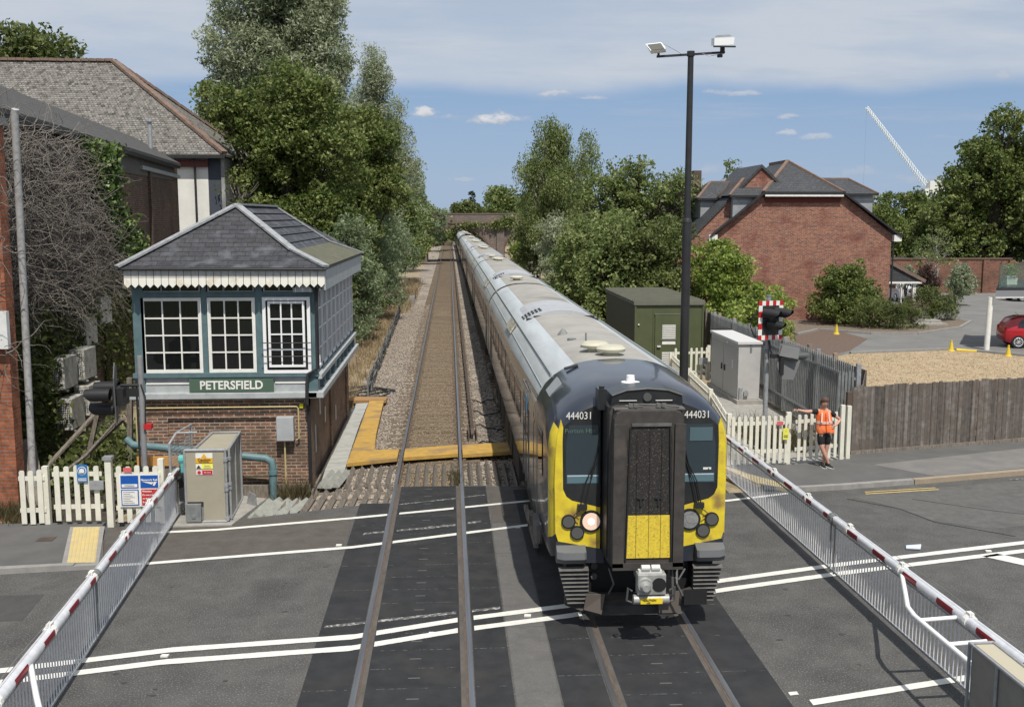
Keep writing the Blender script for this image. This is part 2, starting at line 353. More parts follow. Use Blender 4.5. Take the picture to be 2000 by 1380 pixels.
black = mat('black_plastic', (.018, .018, .019), rough=.5)
black_metal = mat('black_metal', (.022, .022, .024), (.03, .03, .032), 4, .5)
galv = mat('galvanised_steel', (.4, .41, .42), (.3, .31, .32), 9, .5, metal=.35)
galv_dk = mat('dull_galvanised', (.24, .25, .25), (.17, .18, .18), 6, .6, metal=.2)
alu = mat('aluminium', (.75, .76, .78), (.62, .63, .66), 8, .4, metal=.2)
cab_beige = mat('beige_cabinet', (.36, .33, .25), (.32, .29, .225), 2, .6)
cab_grey = mat('grey_cabinet', (.46, .45, .44), (.4, .39, .385), 2, .55)
olive = mat('olive_cladding', (.085, .1, .045), (.07, .085, .04), 2, .6)
olive_roof = mat('olive_roof', (.15, .15, .115), (.12, .12, .095), 2, .65)
red_m = mat('red_paint', (.45, .02, .025), rough=.45)
maroon = mat('barrier_red', (.2, .012, .02), rough=.4)
yellow_pl = mat('yellow_plastic', (.7, .5, .03), (.6, .45, .05), 9, .5)
green_pipe = mat('blue_green_pipe', (.13, .22, .24), (.1, .17, .185), 5, .5, bump=.1)
yellow_pipe = mat('yellow_conduit', (.5, .42, .2), rough=.5)
lead = mat('lead_flashing', (.36, .37, .38), (.26, .27, .28), 8, .55, bump=.2, c3=(.16, .16, .17), s3=9, k3=(.6, .7))
slate = brick('slate_roof', (.062, .063, .07), (.045, .045, .05), (.022, .022, .024), .3, .095, .006, .5, stain=(.13, .135, .15), sscale=1.7, k3=(.54, .68), bump=.6)
slate_far = brick('slate_far', (.07, .072, .078), (.058, .06, .066), (.035, .035, .038), .3, .14, .008, .6, bump=.4)
moss_felt = mat('mossy_felt', (.09, .092, .055), (.14, .135, .1), 4, .95, bump=.5, bscale=40)
stone_tile = brick('old_tile_roof', (.28, .27, .25), (.07, .062, .055), (.05, .045, .04), .17, .115, .012, .9, stain=(.17, .16, .145), sscale=3.5, k3=(.42, .6), bias=-.1, bump=1., fine=3.5)
clay = mat('clay_ridge', (.23, .15, .115), (.15, .115, .095), 3, .85, bump=.4)
brick_box = brick('signal_box_brick', (.25, .115, .065), (.11, .066, .048), (.33, .29, .24), stain=(.1, .075, .055), sscale=1.3, k3=(.5, .65))
brick_box2 = brick('orange_brick', (.4, .12, .05), (.24, .075, .04), (.2, .15, .12), stain=(.12, .05, .03), sscale=1.5, k3=(.5, .7))
brick_dark = brick('dark_brick', (.17, .085, .055), (.07, .048, .04), (.16, .13, .105), stain=(.055, .046, .04), sscale=.6, k3=(.42, .66))
brick_red = brick('red_brick', (.38, .14, .08), (.17, .06, .045), (.28, .22, .18), .225, .078, .014, stain=(.15, .048, .04), sscale=1.1, k3=(.5, .72))
brick_old = brick('old_bridge_brick', (.25, .18, .15), (.13, .1, .09), (.2, .17, .15), .45, .15, .02, stain=(.14, .125, .11), sscale=.6, k3=(.4, .6))
brick_wallr = brick('garden_wall_brick', (.28, .1, .06), (.14, .06, .045), (.18, .14, .11), .3, .1, .016, stain=(.08, .055, .04), sscale=.5)
render_w = mat('white_render', (.74, .73, .69), (.66, .65, .61), 1.5, .85, bump=.2)
render_dk = mat('slate_grey_panel', (.055, .065, .085), (.05, .058, .075), 2, .7)
ac_m = mat('air_con_casing', (.62, .6, .54), (.45, .43, .39), 5, .6, c3=(.28, .26, .23), s3=4)
bark = mat('bark', (.08, .06, .045), (.05, .04, .032), 6, .95, bump=.8, bscale=20)
birch = mat('birch_bark', (.5, .48, .44), (.2, .18, .16), 5, .85)
twig = mat('dead_vine', (.27, .24, .21), (.13, .115, .1), 20, .95)
skin = mat('skin', (.55, .3, .22), rough=.55)
hair_m = mat('hair', (.1, .06, .04), rough=.8)
hivis = mat('hivis_orange', (.95, .2, .05), (.85, .14, .03), 14, .75, bump=.9, bscale=11, c3=(.95, .32, .15), s3=5)
reflect = mat('reflective_band', (.78, .5, .42), rough=.5)
cloth_bk = mat('black_cloth', (.014, .014, .016), rough=.85)
L_maple = leafmat('maple_leaves', (.055, .085, .018), (.14, .185, .045), (.32, .36, .13))
L_willow = leafmat('silver_willow_leaves', (.17, .2, .11), (.32, .365, .22), (.52, .55, .4))
L_sallow = leafmat('sallow_leaves', (.1, .14, .065), (.21, .27, .14), (.37, .43, .26))
L_dark = leafmat('dark_leaves', (.05, .07, .018), (.12, .155, .045), (.25, .28, .1))
L_bright = leafmat('bright_leaves', (.1, .15, .028), (.23, .31, .06), (.42, .48, .13))
L_birch = leafmat('birch_leaves', (.085, .12, .035), (.19, .245, .075), (.34, .38, .16))
L_ivy = leafmat('ivy_leaves', (.03, .06, .012), (.07, .125, .025), (.2, .26, .08), .15, .35)
L_purple = leafmat('purple_leaves', (.035, .02, .02), (.07, .04, .035), (.12, .07, .05))
L_varieg = leafmat('variegated_leaves', (.12, .16, .08), (.28, .33, .2), (.5, .52, .38))
L_dry = leafmat('dry_grass_blades', (.17, .13, .07), (.33, .25, .15), (.48, .38, .25), .2)
L_weed = leafmat('weed_leaves', (.07, .07, .03), (.13, .12, .06), (.22, .16, .1))
L_con = leafmat('conifer_needles', (.015, .028, .015), (.03, .048, .022), (.055, .075, .035), .1)

def text(s, size, loc, rot, m, parent, name='lettering', ext=.003, align='CENTER', sx=1.0, bold=0.0):
    cu = bpy.data.curves.new(name, 'FONT'); cu.body = s; cu.size = size; cu.extrude = ext; cu.align_x = align; cu.align_y = 'CENTER'; cu.offset = bold; cu.resolution_u = 3
    t = bpy.data.objects.new('tmp', cu); col.objects.link(t)
    dg = bpy.context.evaluated_depsgraph_get(); me = bpy.data.meshes.new_from_object(t.evaluated_get(dg)); bpy.data.objects.remove(t)
    M = Matrix.Translation(Vector(loc)-worldloc(parent)) @ rot.to_4x4() @ Matrix.Diagonal((sx, 1, 1, 1))
    me.transform(M); me.materials.clear(); me.materials.append(m); me.name = name
    return link(name, me, parent)
ROT_F = Matrix(((1, 0, 0), (0, 0, -1), (0, 1, 0)))          # faces -Y

# ---------------- foliage ----------------
def leaves_obj(name, C, size, m, parent, rng, var, flat=.0, asp=.6, hang=0.):
    n = len(C); off = np.array(worldloc(parent)) if parent is not None else np.zeros(3)
    a = rng.normal(size=(n, 3)); a[:, 2] -= hang*np.abs(rng.normal(size=n))*2; a /= np.linalg.norm(a, axis=1)[:, None]
    nrm = rng.normal(size=(n, 3)); nrm[:, 2] += flat; b = np.cross(nrm, a); b /= np.linalg.norm(b, axis=1)[:, None]+1e-9
    s = (size*rng.uniform(.6, 1.3, n))[:, None]; a *= s/2; b *= s/2*asp
    V = np.empty((n, 4, 3)); V[:, 0] = C-a; V[:, 1] = C+b-a*.1; V[:, 2] = C+a; V[:, 3] = C-b-a*.1; V -= off
    me = bpy.data.meshes.new(name); me.vertices.add(4*n); me.vertices.foreach_set('co', V.astype(np.float32).ravel())
    me.loops.add(4*n); me.loops.foreach_set('vertex_index', np.arange(4*n, dtype=np.int32)); me.polygons.add(n)
    me.polygons.foreach_set('loop_start', np.arange(0, 4*n, 4, dtype=np.int32)); me.polygons.foreach_set('loop_total', np.full(n, 4, dtype=np.int32))
    at = me.attributes.new('var', 'FLOAT', 'FACE'); at.data.foreach_set('value', np.clip(var, 0, 1).astype(np.float32))
    me.update(calc_edges=True); me.materials.append(m); return link(name, me, parent)
def crown_pts(lobes, dens, clump, per, rng, zstretch=1., shell=.55):
    Cs = []; Vs = []
    for (cx, cy, cz, rx, ry, rz) in lobes:
        area = 4*math.pi*((rx*ry)**1.6/3+(rx*rz)**1.6/3+(ry*rz)**1.6/3)**(1/1.6)
        k = max(8, int(area*dens))
        d = rng.normal(size=(k, 3)); d /= np.linalg.norm(d, axis=1)[:, None]
        rad = rng.uniform(shell, 1.06, k)**.7
        c = d*rad[:, None]*np.array([rx, ry, rz])+np.array([cx, cy, cz])
        cv = rng.uniform(0, 1, k)*.75
        cr = clump*rng.uniform(.6, 1.35, k)
        p = rng.normal(size=(k, per, 3)); p /= np.linalg.norm(p, axis=2)[:, :, None]; p *= (rng.uniform(.35, 1, (k, per))**.5)[:, :, None]
        p *= cr[:, None, None]; p[:, :, 2] *= zstretch
        Cs.append((c[:, None, :]+p).reshape(-1, 3)); Vs.append(np.repeat(cv, per)+rng.normal(0, .17, k*per)+.12)
    return np.concatenate(Cs), np.concatenate(Vs)
def tree(name, label, cat, base, lobes, m, seed, leaf=.2, dens=1.6, clump=.5, per=34, group=None, trunk=.22, clip=None, tm=None, limbs=True, zst=.75, hang=0., flat=.6, asp=.6, shell=.55, parts=('crown', 'trunk'), tr_top=None, exposed=0):
    rng = np.random.default_rng(seed); rnd = random.Random(seed)
    root = thing(name, label, cat, base, group)
    bx_, by_, bz_ = base
    LL = [(bx_+a, by_+b, bz_+c, d, e, f_) for a, b, c, d, e, f_ in lobes]
    P, V = crown_pts(LL, dens, clump, per, rng, zst, shell)
    keep = P[:, 2] > bz_+.02
    if clip is not None: keep &= clip(P[:, 0]-bx_, P[:, 2])
    P = P[keep]; V = V[keep]
    leaves_obj(parts[0], P, leaf, m, root, rng, V, flat, asp, hang)
    t = MB(); B = Vector(base); top = max(LL, key=lambda l: l[2]); T = Vector((top[0], top[1], top[2]))
    mid = B.lerp(T, .45)+Vector((rnd.uniform(-.3, .3), rnd.uniform(-.3, .3), 0))
    t.tube([B-Vector((0, 0, .3)), B.lerp(mid, .5), mid, mid.lerp(T, .6), mid.lerp(T, .85)], [trunk*1.25, trunk, trunk*.8, trunk*.4, trunk*.06], 9)
    if limbs:
        for l in LL:
            c = Vector(l[:3]); s0 = B.lerp(mid, rnd.uniform(.55, 1.))
            if c.z < s0.z+.4: s0 = B.lerp(mid, .3)
            k = (s0+c)/2+Vector((0, 0, .25)); t.tube([s0, k, c], [trunk*.5, trunk*.3, trunk*.1], 6)
            for _ in range(4+exposed):
                e = c+Vector((rnd.uniform(-1, 1)*l[3], rnd.uniform(-1, 1)*l[4], rnd.uniform(-.3, .9)*l[5]))*.9
                t.tube([k.lerp(c, rnd.uniform(0, 1)), (k+e)/2+Vector((0, 0, .2)), e], [trunk*.18, trunk*.12, trunk*.04], 5)
    t.build(parts[1], tm or bark, root, smooth=True)
    return root
def spread(n, x0, x1, y0, y1, z0, z1, rr, seed):
    r_ = random.Random(seed); return [(r_.uniform(x0, x1), r_.uniform(y0, y1), r_.uniform(z0, z1), *(v*r_.uniform(.8, 1.2) for v in rr)) for _ in range(n)]
# ================= SETTING =================
def struct(name, mb, m, **k): return tag(mb.build(name, m, **k), kind='structure')
struct('ground', MB().sheet([(-2500, -400), (2500, -400), (2500, 4000), (-2500, 4000)], -.6, -.4), grass_far)
struct('road', MB().sheet([(-70, -8), (70, -8), (70, 33.5), (11, 23.0), (7.3, 21.9), (4.3, 21.75), (2.2, 22.6), (.8, 22.78), (.8, 22.82), (-1.2, 22.82), (-1.25, 21.5), (-2.05, 21.3), (-4.3, 20.45), (-70, 20.3)], -.38, 0), asphalt)
struct('footway', MB().sheet([(-6.2, 17.72), (-5.3, 17.9), (-1.95, 18.58), (-2.05, 20.6), (-3.3, 20.62), (-4.2, 20.42), (-6.7, 19.95), (-6.4, 18.6)], 0, .004), asph_brown)
st = MB()
for y0, y1 in ((11.0, 14.6), (14.6, 18.0), (18.0, 19.9)): st.sheet([(.8, y0), (1.36, y0), (1.37, y1-.015), (.81, y1-.015)], 0, .004)
st.sheet([(.8, 5), (1.36, 5), (1.36, 10.985), (.8, 10.985)], 0, .004)
struct('asphalt_strip', st, asph_pale)
struct('asphalt_strip', MB().sheet([(.82, 19.9), (1.37, 19.9), (1.38, 22.55), (.83, 22.75)], 0, .004), asph_brown)
# rubber crossing panels
TX = (-.51, 2.79); G = .7525
def strip(x0, x1, y0, y1, step, phase, slots=False, seed=1):
    mb = MB(); mb.mi = 0; mb.sheet([(x0, y0), (x1, y0), (x1, y1), (x0, y1)], 0, .006); mb.mi = 1
    y = phase; rr = random.Random(seed)
    while y < y1:
        if y > y0:
            x = x0+.02
            while x < x1-.06:
                l = rr.uniform(.03, .12)
                if rr.random() < .7: mb.sheet([(x, y-.006), (min(x+l, x1-.01), y-.006), (min(x+l, x1-.01), y+.006), (x, y+.006)], .006, .009)
                x += l+rr.uniform(.01, .05)
        if slots and y0 < y+.3 < y1:
            mb.mi = 2; c = (x0+x1)/2; mb.sheet([(c-.08, y+step/2-.012), (c+.08, y+step/2-.012), (c+.08, y+step/2+.014), (c-.08, y+step/2+.014)], .006, .009); mb.mi = 1
        y += step
    return mb
for i, (x0, x1, y0, y1, stp, sl_) in enumerate([(TX[0]-1.44, TX[0]-G-.05, 4, 21.45, 1.2, False), (TX[0]-G+.135, TX[0]+G-.135, 4, 22.8, .6, True), (TX[0]+G+.05, .78, 4, 22.75, 1.2, False),
     (1.39, TX[1]-G-.05, 4, 22.4, 1.2, False), (TX[1]-G+.135, TX[1]+G-.135, 4, 22.0, .6, True), (TX[1]+G+.05, 4.24, 4, 21.6, 1.2, False)]):
    struct('rubber_panel_strip', strip(x0, x1, y0, y1, stp, 4.25+(.25 if i > 2 else 0), sl_, i), [rubber, joint_m, slot_m])
fl = MB()
for t in TX:
    for sx in (-1, 1):
        a, b = sorted((t+sx*(G-.135), t+sx*(G-.07))); fl.sheet([(a, 4), (b, 4), (b, 22.7), (a, 22.7)], 0, .005)
struct('flangeway_strip', fl, flange)
# railway bed
mb = MB().sheet([(-3.5, 21), (-1.9, 21), (5.4, 22.), (5.6, 60), (6.2, 420), (-4.2, 420), (-3.2, 60)], -.6, -.2)
struct('ballast_bed', mb, ballast_m)
mb = MB().sheet([(TX[0]-.62, 22.9), (TX[0]+.62, 22.9), (TX[0]+.62, 420), (TX[0]-.62, 420)], -.2, -.175)
struct('stained_ballast', mb, ballast_br)
mb = MB().sheet([(-10.4, 20.1), (-3.1, 20.4), (-3.05, 60), (-3.6, 420), (-60, 420), (-60, 20.1)], -.55, -.24)
struct('embankment', mb, cess_m)
mb = MB().sheet([(5.0, 21.8), (11.5, 23.5), (11.5, 60), (40, 300), (40, 420), (5.6, 420), (5.2, 60)], -.55, -.22)
struct('trackside_ground', mb, cess_m)
struct('concrete_path', MB().sheet([(6.9, 24.05), (10.2, 24.7), (10.4, 36.5), (8.2, 36.5), (7.5, 28)], -.2, .02), concrete)
# pavements and kerbs
struct('pavement', MB().sheet([(-60, 17.35), (-7.8, 17.55), (-6.15, 17.7), (-6.15, 17.9), (-6.85, 19.98), (-6.85, 20.2), (-60, 20.4)], 0, .07), pave_m)
struct('kerb', MB().sheet([(-60, 17.2), (-7.8, 17.4), (-6.55, 17.54), (-6.55, 17.67), (-7.8, 17.55), (-60, 17.35)], 0, .1), kerb_m)
struct('kerb', MB().sheet([(-6.55, 17.54), (-6.12, 17.58), (-6.15, 17.7), (-6.55, 17.67)], 0, .075), kerb_m)
struct('pavement', MB().sheet([(7.05, 22.1), (7.75, 21.9), (8.8, 22.1), (11.1, 22.55), (13.6, 23.15), (60, 33.5), (60, 36.5), (14.9, 26.1), (10.1, 25.0), (9.9, 24.6), (8.3, 24.05), (6.75, 24.)], 0, .08), pave_m)
struct('pavement_patch', MB().sheet([(10.3, 23.9), (11.3, 22.75), (13.6, 23.3), (60, 33.7), (60, 35.6), (14.9, 25.4)], .08, .084), pave_pale)
struct('kerb', MB().sheet([(7.5, 21.78), (8.8, 21.95), (10.6, 22.3), (10.6, 22.46), (8.8, 22.1), (7.6, 21.93)], 0, .11), kerb_m)
struct('kerb', MB().sheet([(10.62, 22.3), (13.6, 22.98), (60, 33.3), (60, 33.5), (13.6, 23.15), (10.62, 22.46)], 0, .11), kerb_tan)
struct('tactile_strip', MB().sheet([(6.95, 22.35), (7.5, 21.82), (7.75, 21.9), (7.0, 23.2), (6.7, 23.9), (6.55, 23.9)], 0, .086), tact_m)
tc_ = MB().sheet([(-6.72, 17.74), (-6.24, 17.74), (-6.86, 19.85), (-7.36, 19.85)], .07, .078)
for i in range(7):
    for j in range(34):
        t = (j+.5)/34; x0 = -6.72+(-7.36+6.72)*t; x1 = -6.24+(-6.86+6.24)*t; x = x0+(x1-x0)*(i+.5)/7; y = 17.74+2.11*t
        tc_.box(x-.022, x+.022, y-.018, y+.018, .078, .084)
struct('tactile_paving', tc_, tact_m)
struct('tactile_edging', MB().sheet([(-6.8, 17.71), (-6.17, 17.71), (-6.78, 19.9), (-7.44, 19.9)], .07, .074), kerb_m)
struct('manhole_cover', MB().sheet([(-7.75, 19.0), (-7.45, 19.0), (-7.45, 19.25), (-7.75, 19.25)], .07, .076), rust_dk)
def line(name, pts, wd, m=white_line, z=.006, dz=.004, gaps=()):
    mb = MB(); rr = random.Random(7)
    for (a, b) in zip(pts[:-1], pts[1:]):
        n = max(1, int(math.hypot(b[0]-a[0], b[1]-a[1])/.05)); w0 = wd
        for i in range(n):
            p = [a[k]+(b[k]-a[k])*i/n for k in (0, 1)]; q = [a[k]+(b[k]-a[k])*(i+1)/n for k in (0, 1)]
            mx = (p[0]+q[0])/2
            if any(g0 < mx < g1 for g0, g1 in gaps): continue
            w0 = .85*w0+.15*wd*rr.uniform(.8, 1.2)
            mb.face([(p[0], p[1]-w0/2, z+dz), (q[0], q[1]-w0/2, z+dz), (q[0], q[1]+w0/2, z+dz), (p[0], p[1]+w0/2, z+dz)])
    return struct(name, mb, m)
RG = tuple((t+s*G-(.12 if s*1 > 0 else .05)-.05, t+s*G+(.05 if s > 0 else .12)+.05) for t in TX for s in (-1, 1))
RG = tuple((t+s*G-(.17 if s > 0 else .06), t+s*G+(.06 if s > 0 else .17)) for t in TX for s in (-1, 1))
up = [(-30, 8.7), (-8.2, 13.03), (-6.12, 13.5), (-3.96, 14.06), (-1.45, 14.36), (.13, 14.92), (1.8, 15.37), (4.47, 16.32), (6.66, 16.97), (10.82, 18.03), (30, 22.6)]
line('centre_line', up, .17, gaps=RG); line('centre_line', [(x, y-.4) for x, y in up], .17, gaps=RG)
line('footway_line', [(-6.3, 19.7), (-6.0, 19.6), (-4.6, 19.75), (-2.0, 20.38), (0, 20.95), (1.7, 21.45), (2.6, 21.6), (5.0, 21.1), (5.97, 21.2), (7.45, 21.7)], .13, gaps=RG)
line('footway_line', [(-6.0, 17.72), (-5.32, 17.82), (-1.83, 18.5), (0, 19.15), (1.62, 19.72), (4.3, 19.7)], .14, gaps=RG)
line('worn_line', [(-1.2, 21.3), (0, 21.7), (.75, 22.0)], .06, worn_line, gaps=RG); line('worn_line', [(-1.7, 19.3), (0, 19.75), (.6, 20.0)], .12, worn_line, gaps=RG)
line('worn_line', [(-1.9, 14.75), (.75, 15.35)], .1, worn_line, gaps=RG)
line('edge_line', [(4.5, 11.95), (6.75, 12.5), (9, 13.0)], .15); line('edge_line', [(4.3, 12.2), (4.42, 12.22)], .09)
line('yellow_line', [(9.15, 21.55), (10.95, 21.82)], .07, yell_line); line('yellow_line', [(9.2, 21.7), (10.95, 21.97)], .06, yell_line)
line('edge_line', [(13.0, 22.55), (30, 26.3)], .05, worn_line)
struct('road_marking', MB().face([(9.55, 17.3, .01), (9.9, 17.42, .01), (11.6, 15.6, .01), (11.25, 15.4, .01)]), white_line)
struct('road_patch', MB().sheet([(8.75, 21.4), (9.35, 20.5), (9.7, 19.5), (10.6, 18.9), (13, 19.4), (30, 23.3), (30, 26), (13.2, 22.5), (10.9, 21.95)], 0, .003), mat('older_asphalt', (.1, .098, .094), (.13, .128, .122), 5, .9, bump=.6, bscale=110, c3=(.08, .078, .075), s3=1.5))
struct('road_patch', MB().sheet([(-13, 14.9), (-6.5, 15.3), (-6.6, 16.4), (-13, 16.2)], 0, .003), mat('patch_asphalt', (.06, .06, .06), (.075, .075, .073), 5, .85, bump=.5, bscale=140))
rq = random.Random(15); oil = MB()
for i in range(22):
    x, y, s_ = rq.choice([(rq.uniform(-6, -2.2), rq.uniform(15, 17.8)), (rq.uniform(4.6, 6.2), rq.uniform(12.5, 19.5)), (rq.uniform(7, 12), rq.uniform(13, 20)), (rq.uniform(-5, -2), rq.uniform(12, 13.4))])+(rq.uniform(.01, .035),)
    oil.prism([(x+s_*rq.uniform(.6, 1.3)*math.cos(a*.785)*1.6, y+s_*rq.uniform(.6, 1.2)*math.sin(a*.785), .0045) for a in range(8)], (0, 0, -.004))
struct('oil_stains', oil, mat('oil_stain', (.045, .045, .045), rough=.55))
ck = MB()
for pts in ([(8.6, 21.2), (9.4, 20.4), (9.7, 19.4), (10.8, 18.4)], [(10.0, 21.1), (11.3, 20.1), (12.8, 19.3)]):
    for a, b in zip(pts[:-1], pts[1:]): ck.bar((*a, .004), (*b, .004), .025, .006)
struct('road_crack', ck, mat('bitumen', (.03, .03, .03), rough=.6))
mk = MB()
rr = random.Random(3)
for (x, y) in ((-4.0, 13.85), (-2.1, 18.62), (1.15, 15.0), (4.3, 16.05), (1.3, 19.55), (9.8, 17.55), (-.3, 14.4)):
    mk.sheet([(x-.05, y-.03), (x+.05, y-.04), (x+.06, y+.03), (x-.04, y+.04)], .004, .025)
struct('road_stud', mk, white_p)
lit = tag(MB().prism([(8.35, 17.75, .02), (8.6, 17.7, .02), (8.68, 17.85, .05), (8.42, 17.9, .02)], (0, 0, .02)).build('litter', mat('crumpled_wrapper', (.6, .68, .78), rough=.5)), 'crumpled pale blue wrapper lying on the road beside the double white lines', 'litter')

# ================= TRACKS =================
def track(tx, label, seed):
    root = thing('railway_track', label, 'railway track', (tx, 23, -.18), 'railway tracks')
    rr = random.Random(seed)
    for s in (-1, 1):
        x = tx+s*G; mb = MB(); mb.mi = 0
        for (y0, y1) in ((3, 23), (23, 430)):
            if y0 == 3: mb.box(x-.036, x+.036, y0, y1, -.03, .012); mb.mi = 1; mb.box(x-.07, x-.038, y0, y1, -.02, .0085) if s > 0 else mb.box(x+.038, x+.07, y0, y1, -.02, .0085); mb.mi = 0
            else:
                mb.box(x-.03, x+.03, y0, y1, -.006, .012); mb.mi = 1; mb.box(x-.035, x+.035, y0, y1, -.04, -.006); mb.box(x-.01, x+.01, y0, y1, -.13, -.04); mb.box(x-.07, x+.07, y0, y1, -.155, -.13)
        mb.build('rail', [steel_top, rust], root)
    n = 100; sl = None
    for i in range(n):
        y = 25.2+i*.66
        if sl is None:
            b = MB(); b.box(tx-1.28, tx+1.28, y-.13, y+.13, -.3, -.152)
            for s in (-1, 1):
                for e in (-.12, .12): b.box(tx+s*G+e-.04, tx+s*G+e+.04, y-.06, y+.06, -.152, -.1)
            sl = b.build('sleeper', sleeper_m, root); sl.data.transform(Matrix.Translation((0, -(y-23), 0))); sl.location = (0, y-23, 0)
        else:
            c = sl.copy(); c.location = (rr.uniform(-.02, .02), y-23, rr.uniform(-.012, .006)); col.objects.link(c); c.parent = root
    b = MB()
    for i in range(n, 420):
        y = 25.2+i*.66; b.box(tx-1.28, tx+1.28, y-.13, y+.13, -.3, -.152)
    tag(b.build('distant_sleepers', sleeper_m, root), kind='stuff')
track(TX[0], 'empty railway track left of the train, with shiny rail heads and brown ballast', 1)
track(TX[1], 'railway track under the train, mostly hidden by its coaches', 2)
t = thing('conductor_rail', 'rusty third rail between the two tracks, ending before the yellow walkway', 'third rail', (.62, 28.6, -.17))
MB().box(.57, .67, 28.9, 300, -.02, .085).box(.6, .64, 28.9, 300, -.06, -.02).build('rail', [rust_dk], t)
MB().prism([(.57, 28.9, .085), (.67, 28.9, .085), (.67, 28.5, .02), (.57, 28.5, .02)], (0, 0, -.05)).build('ramp_end', rust, t)
ins = None
for i in range(40):
    y = 28.8+i*2.6
    if ins is None: ins = MB().cyl((.62, y, -.18), (.62, y, -.06), .06, 10, .045).build('insulator', white_p, t)
    else: c = ins.copy(); col.objects.link(c); c.parent = t; c.location = (0, i*2.6, 0)
MB().box(.49, .53, 28.3, 29.6, -.17, .06).box(.71, .75, 28.3, 29.6, -.17, .06).build('guard_board', rust, t)
# loose stones over the nearer ballast
rs = np.random.default_rng(5)
def stones(n, x0, x1, y0, y1, z, s0, s1, bias=1.):
    y = y0+(y1-y0)*rs.uniform(0, 1, n)**bias; return np.stack([rs.uniform(x0, x1, n), y, np.full(n, z)], 1), rs.uniform(s0, s1, n)
def stone_obj(name, P, S, m, label):
    base = np.array([(1, 0, 0), (-1, 0, 0), (0, 1, 0), (0, -1, 0), (0, 0, .8), (0, 0, -.6)]); n = len(P)
    V = base[None]*(1+rs.uniform(-.35, .35, (n, 6, 1))); a = rs.uniform(0, 6.28, n); c, s = np.cos(a), np.sin(a)
    X = V[..., 0]*c[:, None]-V[..., 1]*s[:, None]; Y_ = V[..., 0]*s[:, None]+V[..., 1]*c[:, None]; V = np.stack([X, Y_, V[..., 2]+V[..., 0]*.3], 2)*S[:, None, None]+P[:, None]
    fs = np.array([(0, 2, 4), (2, 1, 4), (1, 3, 4), (3, 0, 4), (2, 0, 5), (1, 2, 5), (3, 1, 5), (0, 3, 5)]); FI = (fs[None]+6*np.arange(n)[:, None, None]).reshape(-1)
    me = bpy.data.meshes.new(name); me.vertices.add(6*n); me.vertices.foreach_set('co', V.astype(np.float32).ravel()); me.loops.add(24*n); me.loops.foreach_set('vertex_index', FI.astype(np.int32))
    me.polygons.add(8*n); me.polygons.foreach_set('loop_start', np.arange(0, 24*n, 3, dtype=np.int32)); me.polygons.foreach_set('loop_total', np.full(8*n, 3, dtype=np.int32))
    me.update(calc_edges=True); me.materials.append(m); tag(link(name, me), label, 'ballast', kind='stuff')
stone_m = mat('ballast_stone', (.42, .36, .3), (.18, .15, .125), 14, .95, contrast=(.4, .6))
stone_b = mat('brown_stone', (.29, .225, .15), (.15, .115, .08), 14, .95, contrast=(.4, .6))
P1, S1 = stones(15000, -3.1, TX[0]-.7, 22.5, 75, -.185, .025, .05, 1.7); P2, S2 = stones(9000, .35, 5.2, 22.9, 60, -.185, .025, .05, 1.7)
stone_obj('ballast_stones', np.concatenate([P1, P2]), np.concatenate([S1, S2]), stone_m, 'loose grey and buff stones beside the tracks')
P3, S3 = stones(9000, TX[0]-.66, TX[0]+.66, 22.9, 60, -.165, .018, .04, 1.7)
stone_obj('ballast_stones', P3, S3, stone_b, 'brown stones packed between the rails of the left track')

# ================= TRESPASS GUARDS, WALKWAY =================
def arris(name, label, x0, x1, y0, y1, step, m, z=-.02, skew=0., group='wooden anti trespass guards', cat='trespass guard', h=.12, wd=.12, part='arris_rail'):
    root = thing(name, label, cat, ((x0+x1)/2, (y0+y1)/2, -.2), group); x = x0+step/2; first = None; k = 0
    while x < x1:
        if first is None:
            x_ = x
            first = MB().prism([(x-wd/2, y0, z-h), (x+wd/2, y0, z-h), (x-wd*.1, y0, z)], (skew, y1-y0, 0)).build(part, m, root)
        else: c = first.copy(); col.objects.link(c); c.parent = root; c.location = (x-x_, random.Random(k).uniform(-.06, .06), random.Random(k+9).uniform(-.015, .01))
        x += step; k += 1
    MB().box(x0, x1, y0+.25, y0+.37, -.2, z-h).box(x0+skew*.8, x1+skew*.8, y1-.37, y1-.25, -.2, z-h).build('bearer', wood_grey, root)
    return root
arris('anti_trespass_guard', 'long weathered timber guard rails left of the empty track, below the grey plastic end piece', -3.75, TX[0]-G-.12, 20.75, 23.2, .235, wood_grey, skew=.12)
arris('anti_trespass_guard', 'weathered timber guard left of the rail, just below the yellow walkway corner', -2.55, TX[0]-G-.1, 23.3, 25.1, .235, wood_grey)
arris('anti_trespass_guard', 'weathered timber guard between the rails of the empty track, by the yellow walkway', TX[0]-G+.12, TX[0]+G-.12, 22.95, 25.3, .215, wood_grey)
arris('anti_trespass_guard', 'timber guard in the gap between the tracks, half in the shadow of the train', TX[0]+G+.12, 1.95, 23.0, 25.4, .215, wood_grey)
arris('plastic_trespass_guard', 'pale grey ribbed guard panel on the ground in front of the signal box pipe', -4.55, -3.35, 20.85, 22.1, .2, grey_frp, skew=.3, group='grey plastic guards', wd=.2, h=.1, z=.0)
arris('plastic_trespass_guard', 'short pale grey guard end piece sitting above the timber guards beside the concrete lids', -3.05, -2.55, 22.9, 24.2, .165, grey_frp, skew=.14, group='grey plastic guards', wd=.165, h=.13, z=.1)
w1 = MB().sheet([(-2.58, 25.05), (-1.36, 25.55), (-1.36, 26.6), (-2.0, 26.5), (-2.1, 28.5), (-2.22, 33.9), (-2.7, 33.9), (-2.62, 28.5)], -.06, .03)
root = thing('walkway', 'ochre yellow staff walkway crossing the empty track and running beside the signal box', 'walkway', (-1, 26, -.06))
w1.build('side_path', ochre, root)
